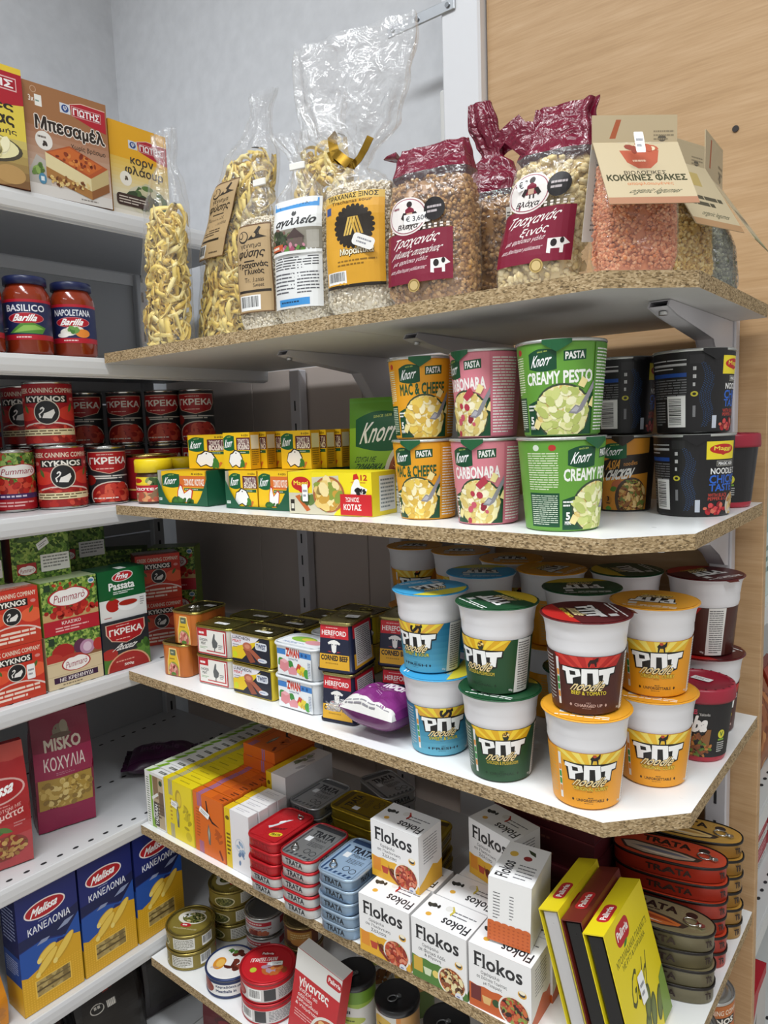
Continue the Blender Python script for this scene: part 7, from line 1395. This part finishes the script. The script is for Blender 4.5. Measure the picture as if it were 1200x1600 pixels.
for dx in (-.15, -.10, -.05): A.poly([(.54+dx-.02, .55), (.54+dx+.015, .55), (.54+dx+.10, .74), (.54+dx+.065, .74)], '#d8b45a'); A.poly([(.54-dx-.015, .55), (.54-dx+.02, .55), (.54-dx-.065, .74), (.54-dx-.10, .74)], '#c9a040')
A.text('Μοραΐτικα', .3, .33, .86, .43, '#f0e6c8', .03, out='#241c12', outw=.05).lines(.25, .22, .9, .3, 2, '#8a6418', 4).bars(.03, .05, .4, .18, 4).rect(0, 0, 1, .035, '#241c12')
l6 = label_on(t6, S, A, -.042, .046, .034, .156, .0018, 'printed_label', 0, 'orange and gold label'); mb = MB(); B = Art(.03, .016).rrect(0, 0, 1, 1, '#eceae6', .3).lines(.2, .2, .85, .8, 2, '#8d8d92', 3)
p = Vector(S.front(.006, .085, .004)); mb.art_flat(B, p-Vector((.002, .002, -.004)), (.030, .002, -.013), (.007, 0, .014)); mb.build('price_tag', t6)
film(t6, S, .001, .195); f = film(t6, S, .195, .372, FILM_THICK, 50, 'film_plume', 'crinkled clear film top')
gm = mat('#a07c2c', .2, .85); mb = MB()
def strip(P, w, m):
    P = [Vector(p) for p in P]; L = []
    for i, p in enumerate(P): 
        t = (P[min(i+1, len(P)-1)]-P[max(i-1, 0)]).normalized(); n = t.cross(Vector((.25, -1, .15))).normalized(); L += [tuple(p-n*w/2), tuple(p+n*w/2)]
    mb.raw(L, [(2*i, 2*i+1, 2*i+3, 2*i+2) for i in range(len(P)-1)], m, True); mb.raw([(x, y+.0006, z) for x, y, z in L], [(2*i, 2*i+2, 2*i+3, 2*i+1) for i in range(len(P)-1)], m, True)
strip([(-.002, -.014, .198), (-.014, -.022, .203), (-.028, -.026, .208), (-.034, -.024, .216), (-.026, -.028, .214), (-.016, -.030, .206), (-.006, -.026, .196)], .013, gm); strip([(-.024, -.026, .206), (-.030, -.024, .222), (-.034, -.020, .236), (-.026, -.020, .240)], .013, gm); strip([(-.004, -.018, .197), (.008, -.022, .202), (.018, -.024, .212), (.026, -.022, .226)], .010, gm)
r = mb.build('gold_ribbon', t6); r['label'] = 'gold ribbon'; put(t6, .5925, .052, Z, 11)
# 7, 8, 9: maroon printed bags
MAR = film_mat('maroon_film', '#7a1030', .86, '#74102e', .16, .5, 60.0, 1.5)
BR = ['#a5763c', '#bb8c4e', '#8d602e', '#c79b60', '#b07f42']; PALE = ['#e0c890', '#ead6a4', '#d3b878', '#e6d09a']
def maroon_art(second, big=True):
    A = Art(.098, .105); M = '#7c1230'
    A.rect(0, 0, 1, .58, M); 
    for i in range(12):
        for j in range(2): A.rect(.02+i*.082, .59+j*.03, .06+i*.082, .61+j*.03, '#e6ddd4')
    A.ell(.36, .765, .30, .215, '#e6ddd8', 36).ell(.36, .765, .275, .198, '#9a4a5c', 36).ell(.36, .765, .262, .188, '#eae4e0', 36)
    A.ell(.40, .895, .04, .035, '#2a1c1c').poly([(.33, .74), (.34, .84), (.4, .87), (.46, .84), (.5, .74)], '#7c1230').poly([(.31, .72), (.36, .80), (.31, .81), (.27, .75)], '#2a1c1c').poly([(.5, .72), (.44, .8), (.49, .81), (.54, .75)], '#2a1c1c').rect(.36, .745, .44, .80, '#c9a890').lines(.16, .84, .28, .89, 1, '#8a3a4c', 4).rect(.38, .70, .40, .74, '#2a1c1c').rect(.43, .70, .45, .74, '#2a1c1c')
    A.text('Βλάχα', .2, .605, .54, .68, '#2a1a1c', .02, .1).ell(.76, .8, .15, .13, '#191416', 24).lines(.66, .75, .86, .85, 2, '#b8aeb0', 4, .5, .3)
    A.text('Τραχανάς', .08, .405, .88, .53, '#f4ece8', .012, .15, slope=.04).text(second[0], .08 if len(second[0]) > 6 else .3, .295, .92 if len(second[0]) > 6 else .72, .39, '#f4ece8', .01, .15, slope=.03).text('με φρέσκο γάλα', .12, .22, .68, .28, '#ecd8d8', .01, .1, slope=.03)
    A.text('και βούτυρο γάλακτος', .06, .13, .66, .18, '#ecd8d8', .01, .1, slope=.02).poly([(.7, .09), (.7, .24), (.9, .24), (.97, .18), (.9, .16), (.9, .08), (.86, .08), (.86, .13), (.75, .13), (.75, .08)], '#ece8e4').ell(.78, .19, .04, .04, '#241c1c').ell(.88, .21, .025, .03, '#241c1c')
    return A
def seal(o, S, x, z):
    mb = MB(); B = Art(1, 1).ell(.5, .5, .5, .5, '#b59a5c', 20).ell(.5, .5, .42, .42, '#8a7038', 20).ell(.5, .5, .34, .34, '#c9b078', 20); p = Vector(S.front(x, z, .0035)); mb.art_flat(B, p+Vector((-.008, 0, -.008)), (.016, 0, 0), (0, 0, .016)); mb.build('gold_seal', o)
S = Shape([(0, .052, .034, 0, .0006), (.02, .060, .041, 0, .001), (.12, .058, .038, 0, .001), (.155, .055, .030, 0, .0016), (.180, .050, .016, 0, .003), (.197, .046, .006, .002, .003)], 3.0, 7)
t7 = root('grain_bag', 'clear bag of brown crumbled grain with a maroon label and folded maroon top', 'grain bag', 'maroon-topped grain bags'); grains(t7, S, .149, .0034, 2000, BR, seed=7)
label_on(t7, S, maroon_art(('γλυκός σιταρένιος',)), -.053, .040, .024, .130, .0018, 'printed_label', 0, 'maroon and white label'); seal(t7, S, -.010, .020); film(t7, S, .001, .160); f = film(t7, S, .160, .197, MAR, 14, 'printed_top', 'maroon film top')
mb = MB(); B = Art(.045, .014).rrect(0, 0, 1, 1, '#eeecea', .1).text('€ 3,60€', .08, .2, .92, .8, '#3a3a44', .01); p = Vector(S.front(-.022, .094, .004)); mb.art_flat(B, p+Vector((0, -.001, 0)), (.034, .004, .001), (0, 0, .012)); mb.build('price_tag', t7)
mb = MB(); mb.loft([[(-.046, -.012, .188), (-.05, .012, .188), (-.05, .012, .194), (-.046, -.012, .195)], [(-.062, -.008, .191), (-.063, .006, .191), (-.063, .006, .194), (-.062, -.008, .194)], [(-.070, -.001, .193), (-.070, .001, .193), (-.070, .001, .194), (-.070, -.001, .194)]], MAR); mb.build('film_corner', t7); put(t7, .709, .052, Z, 10)
S = Shape([(0, .046, .034, 0, .0006), (.02, .053, .040, 0, .001), (.12, .052, .038, 0, .001), (.155, .046, .030, 0, .002), (.185, .026, .018, -.004, .004), (.199, .013, .010, -.006, .002), (.215, .017, .010, -.010, .003), (.240, .019, .009, -.018, .003), (.272, .015, .005, -.024, .002)], 2.8, 8)
t8 = root('grain_bag', 'clear bag of brown crumbled grain whose twisted maroon top stands straight up', 'grain bag', 'maroon-topped grain bags'); grains(t8, S, .136, .0034, 1500, BR, seed=8)
A8 = Art(.02, .1); A8.rect(0, 0, 1, .6, '#7c1230').rect(.0, .62, .8, .7, '#e6ddd4').ell(.2, .86, .5, .08, '#191416'); label_on(t8, S, A8, -.049, -.030, .024, .125, .0018, 'printed_label')
A8 = Art(.03, .11).rect(0, 0, 1, 1, '#d9d4cc').lines(.05, .05, .95, .95, 26, '#5a5450', 4, .5, .3); label_on(t8, S, A8, .026, .050, .015, .12, .0018, 'nutrition_panel')
film(t8, S, .001, .148); f = film(t8, S, .146, .270, MAR, 30, 'printed_top', 'twisted maroon film top')
mb = MB(); 
for (P) in ([(-.006, -.006, .203), (.010, -.010, .217), (.026, -.006, .229), (.036, 0, .237)], [(-.004, .004, .201), (.012, .0, .209), (.024, .004, .213), (.030, .006, .221)]): 
    strip(P, .017, MAR)
mb.build('film_fold', t8); put(t8, .748, .146, Z, 8)
S = Shape([(0, .046, .034, -.010, .0006), (.02, .053, .040, -.008, .001), (.11, .050, .038, .008, .001), (.150, .048, .031, .014, .0016), (.175, .042, .020, .018, .004), (.195, .034, .012, .022, .004), (.212, .036, .006, .026, .004)], 2.9, 9)
t9 = root('grain_bag', 'clear bag of chunky pale crumbs with a maroon label, leaning under its folded top', 'grain bag', 'maroon-topped grain bags'); grains(t9, S, .142, .0052, 900, PALE, seed=9, jag=.9)
label_on(t9, S, maroon_art(('ξινός',)), -.046, .044, .030, .134, .0018, 'printed_label', .014, 'maroon and white label'); seal(t9, S, .000, .026); film(t9, S, .001, .158); film(t9, S, .155, .212, MAR, 20, 'printed_top', 'maroon film top')
mb = MB(); strip([(.004, -.014, .176), (-.014, -.020, .180), (-.026, -.022, .172), (-.032, -.020, .166)], .034, MAR); mb.build('film_fold', t9)
mb = MB(); B = Art(.045, .014).rrect(0, 0, 1, 1, '#eeecea', .1).text('€ 3.60€', .08, .2, .92, .8, '#3a3a44', .01); p = Vector(S.front(-.022, .112, .004)); mb.art_flat(B, p+Vector((0, -.001, 0)), (.030, .004, .008), (-.002, 0, .012)); mb.build('price_tag', t9)
put(t9, .846, .088, Z, 10)
# 10-12: pulses under card headers
KRAFT = '#b8a685'
def pulse_bag(label, cols, size, n, seed, w, d, hf, ht, front_art, yaw, x, y, cardl, rim='#8a4c3a', fz=(.052, .140), flare=.030, film_m=FILM, tall=.045, lean_=0):
    o = root('pulse_bag', label, 'pulse bag', 'pulse bags with card headers')
    S = Shape([(0, w/2*.9, d/2*.85, 0, .0006), (.02, w/2, d/2, 0, .001), (hf*.55, w/2*.98, d/2*.95, 0, .0008), (hf, w/2*.95, d/2*.42, 0, .0008), (ht, w/2*.90, .003, 0, .0004)], 3.2, seed)
    grains(o, S, hf, size, n, cols, seed=seed, jag=.4, topd=.3); film(o, S, .001, ht, film_m)
    mb = MB(); t = .0007; cw = w*.5+.002; k = cm(KRAFT, .7)
    # standing fold and two sloping flaps
    mb.box(-cw, -t, ht-.006, cw, t, ht+tall, k, {'back': cm('#b9a988', .7)})
    hd = Art(2*cw, tall); hd.rect(0, 0, 1, 1, KRAFT).poly([(.2, .3), (.28, .98), (.34, .98), (.27, .3)], '#a5532c').ell(.82, .3, .05, .12, '#5a5244').lines(.72, .2, .96, .62, 3, '#8a7c62', 4); mb.art_flat(hd, (-cw, -t, ht-.004), (2*cw, 0, 0), (0, 0, tall))
    yb = -d/2-flare*.5; q = [(-cw, -.002, ht), (cw, -.002, ht), (cw, yb, fz[0]), (-cw, yb, fz[0])]
    q2 = [(a, b+t*1.5, c) for a, b, c in q]; mb.raw(q+q2, [(3, 2, 1, 0), (4, 5, 6, 7), (0, 1, 5, 4), (1, 2, 6, 5), (2, 3, 7, 6), (3, 0, 4, 7)], k)
    mb.art_flat(front_art, q[3], Vector(q[2])-Vector(q[3]), Vector(q[0])-Vector(q[3])); yb = d/2+.007; q = [(-cw, .002, ht), (cw, .002, ht), (cw, yb, .045), (-cw, yb, .045)]; q2 = [(a, b-t*1.5, c) for a, b, c in q]
    mb.raw(q+q2, [(0, 1, 2, 3), (7, 6, 5, 4), (4, 5, 1, 0), (5, 6, 2, 1), (6, 7, 3, 2), (7, 4, 0, 3)], cm('#d9d6ce', .6)); bk_ = Art(2*cw, .1).lines(.08, .1, .92, .92, 16, '#6a665e', 5, .4, .2); mb.art_flat(bk_, q2[3], Vector(q2[2])-Vector(q2[3]), Vector(q2[0])-Vector(q2[3])); mb.art_flat(bk_, q[2], Vector(q[3])-Vector(q[2]), Vector(q[1])-Vector(q[2])); c = mb.build('card_header', o); c['label'] = cardl; put(o, x, y, Z, yaw, 0, lean_); return o
F = Art(.1, .09); F.rect(0, 0, 1, 1, '#c0b090').rect(0, 0, 1, .1, '#a8795c').poly([(.28, .86), (.74, .86), (.68, .66), (.58, .56), (.44, .56), (.33, .66)], '#b0563c').scatter(.5, .9, .2, .03, ['#8a3c2c', '#d8c8a8', '#b0563c'], 10, .04, 3).lines(.4, .65, .62, .72, 1, '#d8b49a').text('ΒΙΟΛΟΓΙΚΕΣ', .26, .46, .74, .52, '#3a3426', .01).text('ΚΟΚΚΙΝΕΣ ΦΑΚΕΣ', .05, .36, .95, .46, '#3a3a20', .03).text('αποφλοιωμένες', .26, .28, .78, .34, '#c97a4c', .01).text('organic legumes', .2, .14, .9, .24, '#5a5a44', .01, .2)
pb1 = pulse_bag('clear bag of orange split lentils under a kraft card header', ['#e08a58', '#e89a68', '#d07844', '#efae80'], .0024, 3800, 21, .088, .056, .112, .137, F, 42, .962, .060, 'kraft card header', fz=(.060, .14), flare=.05, tall=.028)
sticker(pb1, (-.012, -.034, .115), (.010, 0, 0), (.001, .011, .024))
F = Art(.1, .09); F.rect(0, 0, 1, 1, '#bdad8c').rect(0, 0, 1, .1, '#a8835c').poly([(.3, .86), (.7, .86), (.64, .64), (.36, .64)], '#b09a5c').lines(.12, .3, .9, .5, 2, '#4a4432', 4, .6, .4).text('organic legumes', .2, .14, .9, .24, '#5a5a44', .01, .2)
pulse_bag('clear bag of yellow split peas behind the orange lentils, kraft card sticking out', ['#e0b860', '#ecc870', '#cfa650', '#f0d690'], .0028, 2200, 22, .088, .056, .105, .141, F, 72, .976, .171, 'kraft card header', fz=(.055, .12), flare=.05, tall=.026)
F = Art(.1, .09); F.rect(0, 0, 1, 1, '#b5a788').rect(0, 0, 1, .1, '#8a8a5c').lines(.12, .3, .9, .5, 2, '#4a4432', 4, .6, .4)
pulse_bag('clear bag of pale green pulses nearest the beech panel, grey card above it', ['#6d7058', '#85886c', '#9a9c80', '#5c604a'], .0030, 1500, 23, .088, .056, .100, .142, F, 92, .984, .282, 'grey-brown card header', fz=(.055, .12), flare=.06, film_m=FILM_THICK, tall=.052)
# ================================================================ the neighbouring aisle seen past the beech panel
gond = root('shelving_unit', 'white perforated metal shelving unit glimpsed past the edge of the beech panel', 'shelving unit')
AX = 1.0
for i, z in enumerate((.14, .48, .71, 1.085, 1.414, 1.75)):
    mb = MB(); sh = mat('#d8dad9', .4); mb.box(.60, .463, z-.003, AX-.004, 1.9, z, sh); mb.box(AX-.006, .463, z-.032, AX, 1.9, z-.0005, sh); y = .5
    for xx in (AX-.022, AX-.09): holes(mb, xx, .49, 1.88, z+.0004)
    mb.build('shelf', gond)
mb = MB(); mb.box(.59, .463, .0, .60, 1.9, 1.95, mat('#b9bab8', .5)); mb.build('back_panel', gond)
mb = MB(); mb.box(.60, .463, 0, AX-.02, 1.9, .10, mat('#8d8e8c', .5)); mb.build('plinth', gond)
g = 'red and white packs in the next aisle'
A = Art(.09, .05); A.rect(0, 0, 1, 1, '#a81c2c').rect(0, 0, 1, .35, '#d8d6d4').lines(.1, .05, .9, .3, 2, '#6a6a70', 4).lines(.1, .5, .9, .9, 3, '#d89aa0', 5)
pk_ = Once(carton('snack_box', .12, .10, .045, '#a51c2a', A, right=A, left=A, top=Art(1, 1).rect(0, 0, 1, 1, '#b32a34'), group=g))
for i in range(4): pk_(.958, .755, .4807+i*.0455, 90, f'red and white pack glimpsed beyond the shelf end, {ordn(3-i, 4)} of its stack')
for i in range(3): pk_(.958, .885, .4807+i*.0455, 90, f'red and white pack of the farther stack beyond the shelf end, {ordn(2-i, 3)}')
A = Art(.2, .22); A.rect(0, 0, 1, 1, '#b81c2c').poly([(0, .2), (.7, .9), (1, .9), (1, .3), (.4, 0), (0, 0)], '#c9c6c4').leaf(.5, .5, .6, .05, 60, '#3a3a40').leaf(.45, .4, .4, .04, 100, '#3a3a40')
cb2 = carton('cereal_box', .22, .06, .20, '#b81c2c', A, right=A, left=A, label='red and grey box with script lettering, low beyond the shelf end', cat='box'); put(cb2, .992, .50, .141, 90)
A = Art(.1, .2); A.rect(0, 0, 1, 1, '#c9d8d2').rect(0, .6, 1, 1, '#8fb0a8').lines(.1, .2, .9, .5, 3, '#6a8a80', 4)
cb3 = carton('cereal_box', .16, .06, .19, '#c4d6cf', A, left=A, label='pale mint box beyond the shelf end at pasta cup height', cat='box'); put(cb3, .985, .62, 1.0857, 90)
A = Art(.1, .1); A.rect(0, 0, 1, 1, '#9a5a30').scatter(.5, .5, .5, .5, ['#7a3c1c', '#b8743c', '#8a4a24', '#c98a4c'], 60, .06, 4)
bg = pasta_bag('snack_bag', .13, .08, .17, '#8a4c28', A, 'brown nut bag beyond the shelf end above the blue brush', seed=31); put(bg, .930, .80, .7125, 90)
bg2 = pasta_bag('snack_bag', .12, .08, .16, '#9a3420', Art(.1, .1).rect(0, 0, 1, 1, '#a84028').scatter(.5, .5, .5, .5, ['#c9603c', '#7a2414'], 40, .06, 4), 'rust red bag beyond the shelf end under the mint box', seed=33); put(bg2, .930, .96, .7125, 90)
bg3 = pasta_bag('snack_bag', .12, .08, .18, '#a81c2c', Art(.1, .1).rect(0, 0, 1, 1, '#b8242c').rect(0, .3, 1, .5, '#e6e0dc'), 'red and white bag beyond the shelf end, highest of those in view', seed=35); put(bg3, .945, .72, 1.4155, 90)
br = root('hand_brush', 'wooden brush with blue bristles standing beyond the shelf end', 'brush'); mb = MB(); mb.bbox(-.018, -.008, .055, .018, .008, .15, mat('#8a5a34', .5), .005); mb.build('handle', br)
mb = MB(); mb.bbox(-.022, -.010, .0, .022, .010, .055, mat('#1c3f9a', .7), .003); b_ = mb.build('bristles', br); b_['label'] = 'blue bristles'; put(br, .984, .555, .7105, 90)
